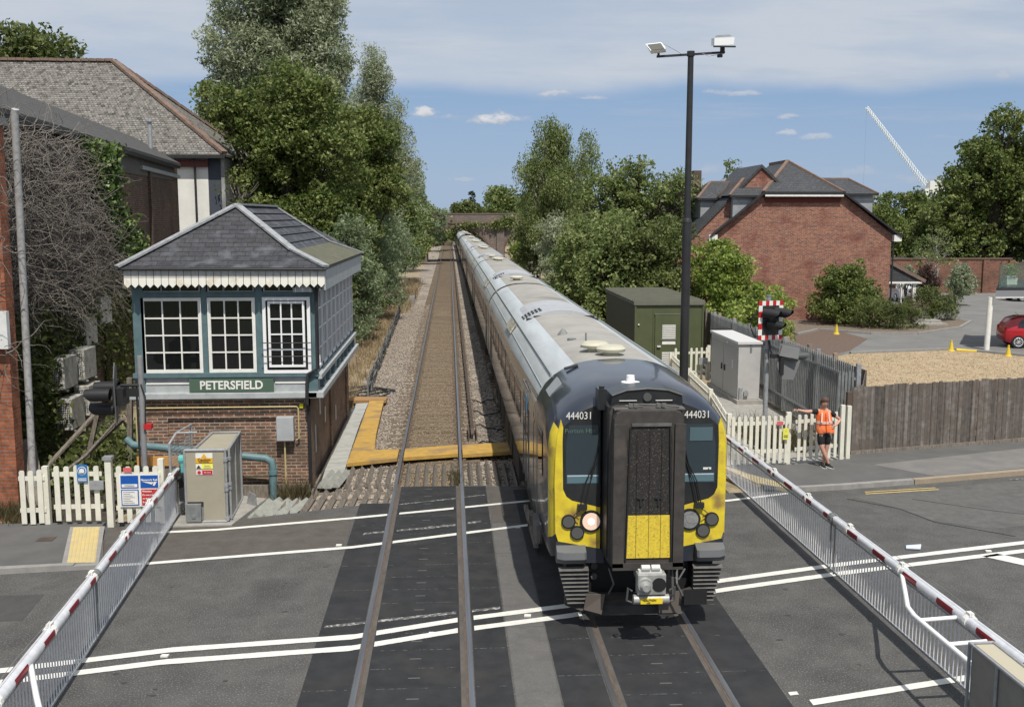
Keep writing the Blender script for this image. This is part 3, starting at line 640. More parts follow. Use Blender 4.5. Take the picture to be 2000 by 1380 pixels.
MB().sheet([(TX[0]-G+.06, 25.6), (TX[0]+G-.06, 25.95), (TX[0]+G-.06, 27.0), (TX[0]-G+.06, 26.6)], -.06, .03).build('middle_board', ochre, root)
MB().sheet([(TX[0]+G+.06, 25.85), (1.95, 26.2), (1.95, 27.3), (TX[0]+G+.06, 27.0)], -.06, .03).build('outer_board', ochre, root)
MB().sheet([(-3.5, 33.95), (-2.15, 33.95), (-2.15, 34.6), (-3.5, 34.7)], -.06, .04).build('cross_board', mat('orange_brown_walkway', (.36, .2, .08), (.3, .18, .08), 3, .85), root)
b = MB()
cl = [(-2.98, 22.9), (-3.05, 24.5), (-3.12, 27), (-3.15, 30), (-3.1, 33.6)]; cr = [(-2.5, 24.2), (-2.58, 25.3), (-2.64, 28.5), (-2.7, 31), (-2.72, 33.6)]
for i in range(22):
    t0, t1 = i/22*.999, (i+.96)/22
    def at(P, t): t *= len(P)-1; k = min(int(t), len(P)-2); f = t-k; return (P[k][0]*(1-f)+P[k+1][0]*f, P[k][1]*(1-f)+P[k+1][1]*f)
    if i < 2: continue
    p0, p1, q0, q1 = at(cl, t0), at(cl, t1), at(cr, t0), at(cr, t1); b.sheet([p0, (q0[0], p0[1]+.1), (q1[0], p1[1]+.1), p1], -.2, .0+.004*(i % 3))
tag(b.build('cable_trough', conc_lid), 'row of pale concrete trough lids between the signal box and the yellow walkway', 'cable trough')
# cables on posts beside the ballast
root = thing('cable_run', 'bundle of dark cables clipped to short posts along the left edge of the ballast', 'cables', (-2.95, 36, -.24))
rr = random.Random(12)
for k in range(7):
    pts = []
    for i in range(30):
        y = 35.2+i*1.1; sag = .07*abs(math.sin(i*1.3+k)); pts.append((-2.85-.012*(y-35)+rr.uniform(-.07, .07), y, .12+.07*k-sag+rr.uniform(-.05, .05)))
    MB().tube(pts, .016, 5, False).build('cable', [black_metal, galv_dk][k % 2], root)
for i in range(18):
    y = 35.2+i*1.85; MB().box(-2.87-.012*(y-35), -2.82-.012*(y-35), y-.03, y+.03, -.25, .62).build('post', galv_dk, root)
root = thing('loose_cables', 'tangle of black cables lying on the dry grass behind the signal box', 'cables', (-3.6, 36, -.2))
for k in range(6):
    pts = [(-4.6+i*.28+rr.uniform(-.1, .1), 36.2+math.sin(i*.7+k)*.5+k*.25, -.16+.06*rr.random()) for i in range(10)]; MB().tube(pts, .03, 5, False).build('cable', black_metal, root)
for k in range(4):
    y = 27.8+k*2.3; pts = [(.75+.13*i, y+.35*math.sin(i*.8+k), -.14+.03*math.sin(i*2)) for i in range(9)]
    tag(MB().tube(pts, .022, 5, False).build('track_cable', black), 'black cable curving over the ballast between the tracks, %s' % ('nearest the yellow walkway', 'second from the walkway', 'third from the walkway', 'farthest from the walkway')[k], 'cable', 'black cables between the tracks')
tag(MB().box(-2.98, -2.6, 76, 77, -.2, .35).build('trackside_case', galv), 'small pale grey case at the far end of the posts left of the track', 'equipment case')
tag(MB().cyl((-4.1, 40.5, -.24), (-4.1, 40.5, .62), .035, 8).cyl((-4.1, 40.5, .62), (-4.1, 40.5, .8), .08, 10, .06).build('marker_post', [black_metal]), 'thin dark marker post with rounded cap in the dry grass behind the signal box', 'post')
pl = thing('timber_palings', 'short stand of tall split timber palings behind the back corner of the signal box', 'palings', (-4.3, 43, -.24))
for i in range(5): MB().box(-4.62+i*.14, -4.52+i*.14, 43, 43.05, -.24, 1.25+.1*(i % 2)).build('paling', wood_new, pl)

# ================= PICKET FENCES =================
def picket_fence(name, label, A, B, z, h, sp, group=None, m=cream, rails=(.28, .85), wd=.085, cat='fence', posts=(0, 1), post_h=.06, taper=True, pn='picket'):
    A = Vector((*A, z)); B = Vector((*B, z)); L_ = (B-A).length; d = (B-A)/L_; nn = Vector((-d.y, d.x, 0)); root = thing(name, label, cat, A, group)
    n = max(2, int(L_/sp)); first = None
    for i in range(n):
        o = (i+.5)*L_/n
        if first is None:
            p = [A+d*(o-wd/2)-nn*.05, A+d*(o+wd/2)-nn*.05]
            pts = [p[0]+Vector((0, 0, .05)), p[1]+Vector((0, 0, .05)), p[1]+Vector((0, 0, h-.03)), p[1]-d*.02+Vector((0, 0, h)), p[0]+d*.02+Vector((0, 0, h)), p[0]+Vector((0, 0, h-.03))]
            first = MB().prism(pts, nn*.022).build(pn, m, root); o0 = o
        else: c = first.copy(); col.objects.link(c); c.parent = root; c.location = d*(o-o0)+Vector((0, 0, random.Random(i).uniform(-.012, .012)))
    for r_ in rails: MB().bar(A+Vector((0, 0, h*r_)), B+Vector((0, 0, h*r_)), .03, .085).build('rail', m, root)
    for t in posts:
        c = A.lerp(B, t); MB().box(c.x-.055, c.x+.055, c.y-.055+.06, c.y+.055+.06, z, z+h+post_h).build('post', m, root)
    return root
LF = 'white picket fence panels left of the road'
picket_fence('picket_fence', 'short cream picket panel tight against the red brick corner at far left', (-8.45, 20.1), (-7.95, 20.1), .05, 1.12, .16, LF, wd=.1, posts=(1,))
g_ = picket_fence('picket_gate', 'cream picket gate with a round blue notice, behind the yellow tactile paving', (-7.8, 20.1), (-6.85, 20.1), .1, 1.15, .17, LF, wd=.1, posts=(), cat='gate')
MB().box(-7.07, -6.8, 20.0, 20.03, .78, .96).build('latch_plate', galv, g_)
q = thing('gate_post', 'thick cream post with a flat cap on the right of the left picket gate', 'post', (-6.72, 20.12, 0)); MB().box(-6.78, -6.66, 20.06, 20.18, 0, 1.36).build('shaft', cream, q); MB().box(-6.81, -6.63, 20.03, 20.21, 1.36, 1.42).build('cap', galv, q)
picket_fence('picket_fence', 'cream picket panel carrying the blue and red railway notices beside the left barrier', (-6.6, 20.1), (-5.72, 20.1), .05, 1.18, .17, LF, wd=.1, posts=(1,), post_h=.12)
picket_fence('picket_fence', 'cream picket run between the train and the gate where the person stands', (6.75, 24.0), (8.25, 24.1), .08, 1.22, .145, 'cream picket fence right of the train', posts=(0, 1))
g2 = picket_fence('picket_gate', 'cream picket gate directly behind the person in the orange vest', (8.42, 24.15), (9.62, 24.5), .1, 1.2, .17, None, posts=(), cat='gate')
q = thing('gate_post', 'cream gate post by the dark wooden fence, at the right of the person', 'post', (9.78, 24.58, 0)); MB().box(9.7, 9.8, 24.5, 24.6, 0, 1.45).build('shaft', cream, q); MB().box(9.88, 9.98, 24.55, 24.65, 0, 1.42).build('stop_post', cream, q)
picket_fence('picket_fence', 'long cream picket fence running away from the road between the train and the grey cabinet', (6.8, 24.15), (7.45, 28.5), .0, 1.15, .15, 'cream picket fence right of the train', posts=(1,))
picket_fence('picket_fence', 'farther length of cream picket fence passing behind the tall lamp post', (7.47, 28.6), (8.05, 36.6), .0, 1.15, .16, 'cream picket fence right of the train', posts=(.5, 1))
g3 = picket_fence('picket_gate', 'cream picket gate in front of the olive green cabin', (8.15, 36.8), (9.55, 37.0), .1, 1.25, .2, None, posts=(1,), cat='gate')
MB().box(9.1, 9.42, 36.68, 36.72, .75, 1.0).build('notice', galv, g3)
# notices
sg = thing('blue_notice', 'small round blue safety notice on the left picket gate', 'sign', (-7.2, 20.03, .95))
MB().box(-7.3, -7.1, 20.02, 20.03, .93, 1.28).build('plate', mat('notice_blue', (.03, .16, .4), rough=.4), sg)
ring = [(-7.2+.085*math.cos(a*.3927), 20.018, 1.16+.085*math.sin(a*.3927)) for a in range(16)]; MB().prism(ring, (0, -.003, 0)).build('disc', white_p, sg)
ring = [(-7.2+.072*math.cos(a*.3927), 20.013, 1.16+.072*math.sin(a*.3927)) for a in range(16)]; MB().prism(ring, (0, -.003, 0)).build('blue_disc', mat('disc_blue', (.03, .14, .38), rough=.4), sg)
MB().prism([(-7.25, 20.008, 1.12), (-7.15, 20.008, 1.12), (-7.155, 20.008, 1.19), (-7.2, 20.008, 1.21), (-7.245, 20.008, 1.19)], (0, -.003, 0)).build('vest_symbol', white_p, sg)
for k in range(2): MB().box(-7.28, -7.12, 20.012, 20.018, .96+k*.035, .975+k*.035).build('lettering', white_p, sg)
nb_ = mat('railway_blue', (.01, .09, .38), rough=.4); nr_ = mat('notice_red', (.5, .02, .03), rough=.4); grey_t = mat('small_print', (.25, .26, .3), rough=.5)
sg = thing('railway_notice', 'white framed notice with two blue and one red panel on the cream picket fence', 'sign', (-6.11, 20.02, .4))
MB().box(-6.5, -5.72, 20.02, 20.03, .42, 1.08).build('board', white_p, sg)
MB().box(-6.47, -6.13, 20.012, 20.02, .8, 1.05).build('blue_panel', nb_, sg); MB().box(-6.09, -5.75, 20.012, 20.02, .8, 1.05).build('blue_panel', nb_, sg)
MB().box(-6.47, -6.13, 20.012, 20.02, .45, .77).build('text_panel', nb_, sg); MB().box(-6.45, -6.15, 20.006, 20.012, .47, .75).build('white_field', white_p, sg)
MB().box(-6.45, -6.15, 20.006, 20.012, .82, .88).build('caption_field', white_p, sg)
MB().box(-6.08, -5.76, 20.012, 20.02, .45, .77).build('red_panel', nr_, sg)
text('Network Rail', .058, (-5.92, 20.008, .96), ROT_F, white_p, sg, bold=.001)
MB().prism([(-6.06, 20.009, .93), (-5.83, 20.009, .915), (-5.87, 20.009, .87)], (0, -.003, 0)).prism([(-5.83, 20.009, .92), (-5.77, 20.009, .925), (-5.82, 20.009, .84), (-5.85, 20.009, .85)], (0, -.003, 0)).build('emblem', white_p, sg)
for i, s in enumerate(('Warning', 'Do not trespass', 'on the railway', 'Penalty £1000')): text(s, .045 if i else .052, (-6.06, 20.008, .73-i*.072), ROT_F, white_p, sg, align='LEFT', bold=.001)
text('PETERSFIELD', .034, (-6.3, 20.003, .85), ROT_F, grey_t, sg)
for k in range(7): MB().box(-6.43, -6.43+.22-.04*((k*2) % 3), 20.001, 20.005, .72-k*.036, .728-k*.036).build('small_print', grey_t, sg)
for (x, y, z, lb) in ((-6.33, 20.02, 1.16, 'small red tag above the blue and red railway notice'), (7.98, 23.98, 1.12, 'small red tag on the picket fence at the foot of the red and white signal'), ):
    tag(MB().box(x-.08, x+.08, y-.01, y, z-.04, z+.05).build('red_tag', mat('faded_red', (.6, .13, .14), rough=.5)), lb, 'tag', 'small red fence tags')
tg = thing('yellow_tag', 'small yellow notice hanging on the picket fence left of the person', 'sign', (8.12, 23.97, .8)); MB().box(8.06, 8.2, 23.97, 23.98, .72, 1.0).build('plate', mat('tag_yellow', (.75, .72, .1), rough=.5), tg); text('!', .07, (8.13, 23.965, .93), ROT_F, black, tg); MB().box(8.08, 8.18, 23.962, 23.968, .78, .79).box(8.08, 8.18, 23.962, 23.968, .82, .83).build('lettering', black, tg)

# palisade and timber fences on the right
root = thing('palisade_fence', 'grey steel palisade fence behind the grey cabinet and the signal pole', 'fence', (10.35, 25.4, 0))
first = None; n = 98
for i in range(n):
    y = 25.6+i*.155; x = 10.38+.15*math.sin(i*.02)
    if first is None: x0_, y0_ = x, y; first = MB().prism([(x, y-.035, .05), (x, y+.035, .05), (x, y+.035, 2.2), (x, y, 2.32), (x, y-.035, 2.2)], (.02, 0, 0)).build('pale', galv_dk, root)
    else: c = first.copy(); col.objects.link(c); c.parent = root; c.location = (x-x0_, y-y0_, 0)
for z in (.5, 1.95): MB().bar((10.42, 25.5, z), (10.6, 40.7, z), .04, .06).build('rail', galv, root)
for i in range(6): y = 25.5+i*3.0; MB().box(10.44+.03*i, 10.55+.03*i, y-.05, y+.05, 0, 2.35).build('post', galv, root)
root = thing('palisade_fence', 'short angled length of palisade between the person and the dark wooden fence', 'fence', (9.9, 25.3, 0))
for i in range(5): x = 9.95+i*.1; y = 25.35+i*.03; MB().prism([(x-.03, y, .05), (x+.03, y, .05), (x+.03, y, 2.1), (x, y, 2.2), (x-.03, y, 2.1)], (0, .02, 0)).build('pale', galv_dk, root)
root = thing('timber_fence', 'low brown board fence with new posts running behind the palisade fence', 'fence', (11.2, 26, 0))
rr = random.Random(4)
for i in range(9):
    y0, y1 = 26.2+i*2.1, 28.25+i*2.1; MB().box(10.98, 11.01, y0, y1, .05, 2.08+rr.uniform(-.03, .03)).build('board_panel', wood_fence, root)
    MB().box(10.9, 11.02, y1, y1+.11, 0, 2.25).build('post', wood_new if i % 3 != 1 else wood_grey, root)
MB().prism([(10.45, 25.1, .05), (10.95, 26.15, .05), (10.95, 26.15, 2.08), (10.45, 25.1, 1.85)], (.02, .01, 0)).build('corner_panel', wood_fence, root)
root = thing('board_fence', 'long dark weathered close board fence along the pavement right of the person', 'fence', (10.2, 25.05, 0))
b = MB(); rr = random.Random(8); n = 200
A_, B_ = Vector((10.18, 25.05, 0)), Vector((30, 29.9, 0)); d = (B_-A_).normalized(); nn = Vector((-d.y, d.x, 0)); Lf = (B_-A_).length; n = int(Lf/.105)
for i in range(n):
    p = A_+d*(i*.105); q_ = p+d*.104; h = 1.82+rr.uniform(-.025, .025); o_ = nn*(-rr.uniform(0, .018)-.012*(i % 2)); lean = d*rr.uniform(-.004, .004)
    b.hexa([p+o_+Vector((0, 0, .16)), q_+o_+Vector((0, 0, .16)), q_+nn*.02+o_+Vector((0, 0, .16)), p+nn*.02+o_+Vector((0, 0, .16)), p+o_+lean+Vector((0, 0, h)), q_+o_+lean+Vector((0, 0, h)), q_+nn*.02+o_+lean+Vector((0, 0, h)), p+nn*.02+o_+lean+Vector((0, 0, h))])
b.build('boards', wood_fence, root); MB().bar(A_+Vector((0, 0, .08))-nn*.03, B_+Vector((0, 0, .08))-nn*.03, .035, .17).build('gravel_board', wood_grey, root)
MB().box(10.02, 10.14, 24.95, 25.07, 0, 1.7).build('end_post', mat('brown_post', (.1, .07, .055), rough=.8), root)
for z in (.5, 1.4): MB().bar(A_+Vector((0, 0, z))+nn*.06, B_+Vector((0, 0, z))+nn*.06, .05, .08).build('rail', wood_grey, root)

# ================= CAR PARK SIDE =================
struct('car_park', MB().sheet([(11.1, 26.3), (30, 30.8), (120, 55), (120, 160), (11.1, 160)], -.5, .0), park_m)
struct('lawn', MB().sheet([(11.12, 26.4), (30, 30.9), (60, 38.5), (60, 40), (25.4, 43.2), (23.3, 45.7), (17.8, 44.6), (14.3, 41), (11.12, 33)], 0, .03), drygrass_m)
struct('block_paving', MB().sheet([(12.5, 40), (18.5, 46), (21.2, 50.5), (21, 59.5), (12.5, 59.5)], 0, .006), brick('paviour', (.2, .155, .13), (.17, .135, .115), (.14, .1, .08), .2, .1, .01, .9))
kb = MB()
for pts in ([(18.2, 52.4), (20.1, 54.6), (22.2, 52.6), (24.6, 52.3), (28.4, 55.2), (30.8, 58.6)], [(18, 44.75), (23.3, 45.9), (25.6, 43.3), (40, 41.8)], [(31, 78.2), (44, 79.4), (60, 80)]):
    for a, b_ in zip(pts[:-1], pts[1:]): kb.bar((*a, .05), (*b_, .05), .14, .12)
struct('kerb', kb, kerb_m)
struct('planting_bed', MB().sheet([(18.3, 52.6), (20.1, 54.7), (22.2, 52.7), (24.6, 52.4), (28.4, 55.3), (30.7, 58.6), (30.7, 60.5), (18.3, 60)], 0, .05), soil)
# dry grass tufts
def tufts(name, label, pts, h, m, seed, per=12, sp=.12, cat='grass'):
    rng = np.random.default_rng(seed); n = len(pts)*per; P = np.repeat(np.array(pts), per, 0)+np.stack([rng.normal(0, sp, n), rng.normal(0, sp, n), np.zeros(n)], 1)
    hh = h*rng.uniform(.4, 1.2, n); lean = rng.normal(0, .3, (n, 2))*hh[:, None]; wv = rng.normal(size=(n, 2)); wv /= np.linalg.norm(wv, axis=1)[:, None]; wv *= .012+.01*h
    V = np.empty((n, 3, 3)); V[:, 0] = P; V[:, 0, :2] -= wv; V[:, 1] = P; V[:, 1, :2] += wv; V[:, 2] = P; V[:, 2, :2] += lean; V[:, 2, 2] += hh
    me = bpy.data.meshes.new(name); me.vertices.add(3*n); me.vertices.foreach_set('co', V.astype(np.float32).ravel()); me.loops.add(3*n); me.loops.foreach_set('vertex_index', np.arange(3*n, dtype=np.int32))
    me.polygons.add(n); me.polygons.foreach_set('loop_start', np.arange(0, 3*n, 3, dtype=np.int32)); me.polygons.foreach_set('loop_total', np.full(n, 3, dtype=np.int32))
    at = me.attributes.new('var', 'FLOAT', 'FACE'); at.data.foreach_set('value', rng.uniform(0, 1, n).astype(np.float32)); me.update(calc_edges=True); me.materials.append(m)
    return tag(link(name, me), label, cat, kind='stuff')
rr = random.Random(77)
def inpoly(x, y, P):
    c = False
    for i in range(len(P)):
        a, b_ = P[i], P[i-1]
        if (a[1] > y) != (b_[1] > y) and x < (b_[0]-a[0])*(y-a[1])/(b_[1]-a[1])+a[0]: c = not c
    return c
LP = [(11.12, 27), (30, 31.4), (30, 42.6), (25.4, 43.2), (23.3, 45.7), (17.8, 44.6), (14.3, 41), (11.12, 33)]
pts = []
while len(pts) < 5200:
    x, y = rr.uniform(11.2, 30), rr.uniform(27, 46)
    if inpoly(x, y, LP): pts.append((x, y, .03))
tufts('dry_lawn_grass', 'short straw coloured grass of the scorched lawn behind the dark wooden fence', pts, .035, L_dry, 3, 7, .2)
tufts('dry_grass', 'straw coloured grass on the bank left of the track', [(rr.uniform(-6, -3.1)-.003*i/10, 33+i*.035+rr.uniform(-1, 1), -.24) for i in range(1100)], .28, L_dry, 4, 14, .16)
tufts('dry_grass', 'taller dry grass under the sallows beside the far ballast', [(rr.uniform(-4.2, -2.9), rr.uniform(68, 100), -.22) for i in range(420)], .75, L_dry, 5, 14, .18)
tufts('track_weeds', 'green weeds growing by the right rail at the timber guards', [(TX[0]+G-.12+rr.uniform(-.12, .12), rr.uniform(23, 24.4), -.15) for i in range(26)], .22, L_weed, 6, 12, .05)
tufts('verge_weeds', 'brown weeds along the foot of the brick corner beside the left fence', [(rr.uniform(-9.5, -8.0), rr.uniform(20.3, 21.3), .0) for i in range(60)], .32, L_weed, 7, 16, .1)
tufts('wall_weeds', 'green weeds in front of the signal box drain pipe', [(rr.uniform(-3.9, -3.2), rr.uniform(22.2, 22.8), -.22) for i in range(36)], .5, L_weed, 8, 16, .08)
tufts('trackside_weeds', 'reddish weeds at the foot of the signal pole behind the picket fence', [(rr.uniform(8.0, 9.6), rr.uniform(25.6, 28.5), 0) for i in range(70)], .6, L_weed, 9, 16, .1)
# ================= SIGNAL BOX =================
X0, X1, Y0, Y1 = -6.92, -3.2, 22.95, 31.6
UX0, UX1, UY0, UY1 = -6.94, -2.98, 22.86, 31.5
sb = thing('signal_box', 'two storey signal box with brick base, blue grey timber cabin and slate roof, named PETERSFIELD', 'signal box', (-5, 27, -.25))
w_ = MB().box(X0, X1, Y0, Y1, -.3, 2.08)
w_.box(X0-.05, X0+.62, Y0-.06, Y0-.003, -.3, 2.05).box(X1-.62, X1+.05, Y0-.06, Y0-.003, -.3, 2.05)
w_.box(X0+.62, X1-.62, Y0-.06, Y0-.003, 1.62, 2.05)
w_.build('brick_base', brick_box, sb)
MB().box(X1+.001, X1+.05, Y0-.06, Y0+.5, -.3, 2.05).box(X1+.001, X1+.05, 26.9, 27.3, -.3, 2.05).box(X1+.001, X1+.05, 31.1, 31.62, -.3, 2.05).build('pier', brick_box, sb)
MB().box(X0-.03, X1+.03, Y0-.2, Y0-.07, -.3, .1).build('plinth', wood_grey, sb)
# cornice
MB().box(UX0-.14, UX1+.02, Y0-.24, Y1+.1, 2.08, 2.22).box(X1, UX1+.16, Y0-.24, Y1+.1, 2.081, 2.221).build('cornice', pale_grey, sb, bevel=.015)
# timber panel band
MB().box(UX0, UX1, UY0, UY1, 2.22, 2.56).build('panel_band', pale_grey, sb)
for x in (UX0+.02, -5.37, -4.2, UX1-.2):
    pass
MB().box(UX0-.02, UX0+.2, UY0-.05, UY0-.002, 2.22, 2.58).box(UX1-.2, UX1+.03, UY0-.05, UY0-.002, 2.22, 2.58).box(UX0-.04, UX1+.05, UY0-.09, UY0-.003, 2.56, 2.66).build('frame_rail', blue_grey, sb)
MB().box(-6.72, -5.78, UY0-.02, UY0-.002, 2.4, 2.44).box(-3.9, -3.2, UY0-.02, UY0-.002, 2.4, 2.44).build('weatherboard', white_p, sb)
# upper frame
fr = MB()
for x0, x1 in ((UX0, UX0+.24), (-5.45, -5.34), (-4.28, -4.13), (UX1-.09, UX1)): fr.box(x0, x1, UY0-.03, UY0+.08, 2.66, 4.78)
fr.box(UX0, UX1, UY0-.028, UY0+.06, 4.33, 4.45).box(UX0, UX1, UY0-.02, UY0+.06, 4.6, 4.78)
fr.build('front_frame', blue_grey, sb)
MB().box(UX0, UX0+.06, UY0+.08, UY1, 2.56, 4.78).box(UX0, UX1, UY1-.06, UY1, 2.56, 4.78).box(UX0, UX1, UY0, UY1, 4.7, 4.76).build('rear_boarding', blue_grey, sb)
def sash(x0, x1, z0, z1, y, nx, nz, fw, m, name='window', top=False, depth=.05):
    f = MB(); f.box(x0, x0+fw, y, y+depth, z0, z1).box(x1-fw, x1, y, y+depth, z0, z1).box(x0+fw, x1-fw, y, y+depth, z0, z0+fw).box(x0+fw, x1-fw, y, y+depth, z1-fw, z1)
    for i in range(1, nx): x = x0+fw+(x1-x0-2*fw)*i/nx; f.box(x-.015, x+.015, y+.008, y+.035, z0+fw, z1-fw)
    for j in range(1, nz): z = z0+fw+(z1-z0-2*fw)*j/nz; f.box(x0+fw, x1-fw, y+.01, y+.033, z-.015, z+.015)
    o = f.build(name, m, sb); MB().box(x0+fw*.5, x1-fw*.5, y+.038, y+.044, z0+fw*.5, z1-fw*.5).build('pane', glass_sb, o); return o
glass_sb = mat('signal_box_glass', (.02, .022, .022), rough=.03, spec=.5, trans=.55)
sash(-6.76, -5.46, 2.66, 4.32, UY0-.03, 3, 4, .07, white_p); sash(-5.33, -4.29, 2.66, 4.32, UY0-.03, 3, 4, .07, white_p)
o = sash(-4.12, -3.08, 2.64, 4.33, UY0-.1, 1, 1, .07, white_clean, depth=.1)
sash(-4.0, -3.2, 2.78, 4.24, UY0-.12, 3, 4, .05, white_clean, 'window')
gr = MB()
for z in (3.03, 3.33): gr.tube([(-4.14, UY0-.2, z), (-3.06, UY0-.2, z)], .012, 6)
gr.build('guard_rail', black_metal, sb)
for x0, x1 in ((-6.74, -5.47), (-5.31, -4.3), (-4.1, -3.1)): sash(x0, x1, 4.44, 4.72, UY0-.02, 3, 1, .03, pale_grey, 'fanlight')
dg_ = MB()
x = -6.7
while x < -3.1:
    if not any(a < x < b for a, b in ((-5.5, -5.28), (-4.33, -4.08))): dg_.prism([(x, UY0-.033, 4.43), (x+.1, UY0-.033, 4.43), (x+.05, UY0-.033, 4.37)], (0, -.01, 0))
    x += .105
dg_.build('dentil_trim', blue_grey, sb)
# side windows (facing the track)
sf = MB()
for z0, z1 in ((2.56, 2.68), (4.5, 4.78)): sf.box(UX1-.06, UX1, UY0+.08, UY1, z0, z1)
n = 9; pw = (UY1-UY0-.2)/n
for i in range(n+1): y = UY0+.1+i*pw; sf.box(UX1-.06, UX1+.015, y-.05, y+.05, 2.56, 4.6)
sf.build('side_frame', blue_grey, sb)
sgl = mat('pale_window_frame', (.8, .8, .8), rough=.5)
for i in range(n):
    y0 = UY0+.16+i*pw; y1 = y0+pw-.12; f = MB(); z0, z1 = 2.69, 4.48
    f.box(UX1-.01, UX1+.03, y0, y0+.06, z0, z1).box(UX1-.01, UX1+.03, y1-.06, y1, z0, z1).box(UX1-.01, UX1+.03, y0, y1, z0, z0+.06).box(UX1-.01, UX1+.03, y0, y1, z1-.06, z1)
    f.box(UX1, UX1+.02, (y0+y1)/2-.014, (y0+y1)/2+.014, z0, z1)
    for j in (1, 2, 3): z = z0+(z1-z0)*j/4; f.box(UX1+.001, UX1+.021, y0, y1, z-.014, z+.014)
    o = f.build('side_window', sgl, sb); MB().box(UX1-.02, UX1-.012, y0+.02, y1-.02, z0+.02, z1-.02).build('pane', mat('side_glass', (.03, .033, .033), rough=.05, spec=.6) if i == 0 else bpy.data.materials['side_glass'], o)
cb_ = MB()
for i in range(8): y = UY0+.55+i*1.06; cb_.box(UX1, UX1+.1, y, y+.14, 2.24, 2.5)
cb_.build('bracket', blue_grey, sb); MB().box(UX1, UX1+.12, UY0-.05, UY1, 2.5, 2.6).build('side_sill', pale_grey, sb)
MB().box(UX1+.001, UX1+.04, 26.2, 28.2, 2.27, 2.47).build('side_nameboard', pale_grey, sb)
text('PETERSFIELD', .17, (UX1+.043, 27.2, 2.37), Matrix(((0, 0, 1), (1, 0, 0), (0, 1, 0))), galv_dk, sb, 'side_lettering')
# interior bits seen through the glass
MB().box(UX0+.1, UX1-.1, UY0+.3, UY1-.2, 2.5, 2.56).build('floor', wood_grey, sb)
MB().box(-6.4, -5.0, 23.6, 24.1, 2.56, 3.3).build('desk', mat('desk_wood', (.12, .12, .1), rough=.7), sb)
MB().box(-6.6, -6.0, 23.15, 23.5, 2.9, 3.05).box(-6.35, -6.25, 23.2, 23.4, 2.56, 2.9).build('block_shelf', mat('shelf_cream', (.35, .33, .25), rough=.6), sb)
# nameboard
MB().box(-5.76, -3.92, UY0-.12, UY0-.06, 2.235, 2.525).build('nameboard', green_sign, sb)
text('PETERSFIELD', .265, (-4.84, UY0-.125, 2.38), ROT_F, white_p, sb, 'name_lettering', ext=.006, bold=.006, sx=.93)
# valance
VX0, VX1, VY0, VY1 = -6.98, -2.7, 22.47, 31.55
va = MB(); n = 27; wv = (VX1-VX0)/n
for i in range(n):
    x = VX0+i*wv; va.mi = 0; va.box(x+.006, x+wv-.006, VY0-.012, VY0+.01, 4.76, 4.98); va.mi = 1
    va.prism([(x+.006, VY0-.02, 4.77), (x+.006, VY0-.02, 4.64), (x+wv/2, VY0-.02, 4.565), (x+wv-.006, VY0-.02, 4.64), (x+wv-.006, VY0-.02, 4.77)], (0, .025, 0))
va.build('valance', [mat('shaded_valance', (.5, .5, .48), (.4, .39, .37), 8, .8), mat('weathered_white', (.8, .78, .7), (.6, .48, .33), 3.2, .75, contrast=(.52, .75))], sb)  # upper boards greyed with the eave shadow painted in
MB().box(VX1-.02, VX1+.01, VY0+.012, VY1, 4.5, 4.94).build('side_valance', pale_grey, sb)
MB().box(VX0, VX0+.02, VY0+.012, VY1, 4.6, 4.94).build('far_valance', pale_grey, sb)
MB().box(VX0+.02, VX1-.02, VY0+.01, VY1-.02, 4.9, 4.94).build('soffit', pale_grey, sb)
# roof: front hip, rear hip, right slope with flatter skirt
ex0, ex1, ey0, ey1, ez = -7.1, -2.66, 22.40, 31.65, 5.0
ap, bp_ = (-4.93, 24.4, 6.35), (-4.93, 29.7, 6.37); k0, k1 = (-3.5, 23.3, 5.34), (-3.5, 30.5, 5.36)
rf = MB(); rf.mi = 0
rf.face([(ex0, ey0, ez), (ex1, ey0, ez), k0, ap]); rf.face([k0, k1, bp_, ap]); rf.face([(ex0, ey1, ez), (ex0, ey0, ez), ap, bp_]); rf.face([(ex1, ey1, ez), (ex0, ey1, ez), bp_, k1])
rf.mi = 1; rf.face([(ex1, ey0, ez+.02), (ex1, ey1, ez+.02), k1, k0])
rf.mi = 0; rf.face([(ex0, ey0, ez-.04), (ex0, ey1, ez-.04), (ex1, ey1, ez-.04), (ex1, ey0, ez-.04)])
for a, b in (((ex0, ey0), (ex1, ey0)), ((ex1, ey0), (ex1, ey1)), ((ex1, ey1), (ex0, ey1)), ((ex0, ey1), (ex0, ey0))): rf.face([(*a, ez-.04), (*b, ez-.04), (*b, ez+.005), (*a, ez+.005)])
rfo = rf.build('roof', [slate, moss_felt], sb)
# visible slate courses on the right slope
cs = MB()
for i in range(6):
    t = (i+.1)/6; a = Vector(ap).lerp(Vector(k0), t); b = Vector(bp_).lerp(Vector(k1), t); cs.bar(a+Vector((.02, .14, .015)), b+Vector((.02, -.1, .015)), .05, .012, up=(.5, 0, .86))
cs.build('slate_course', mat('slate_edge', (.05, .052, .06), rough=.6), rfo)
hp = MB()
for a, b, w2 in (((ex0, ey0, ez), ap, .2), (ap, k0, .2), (k0, (ex1, ey0, ez), .16), (ap, bp_, .2), (bp_, k1, .15), (k1, (ex1, ey1, ez), .13), (bp_, (ex0, ey1, ez), .15)):
    hp.bar(Vector(a)+Vector((0, 0, .025)), Vector(b)+Vector((0, 0, .025)), w2, .045)
hp.build('lead_hip', lead, rfo)
gt = MB().tube([(ex0-.02, ey0-.0, 4.975), (ex1, ey0-.0, 4.955)], .03, 8)
gt.build('gutter', black_metal, sb)
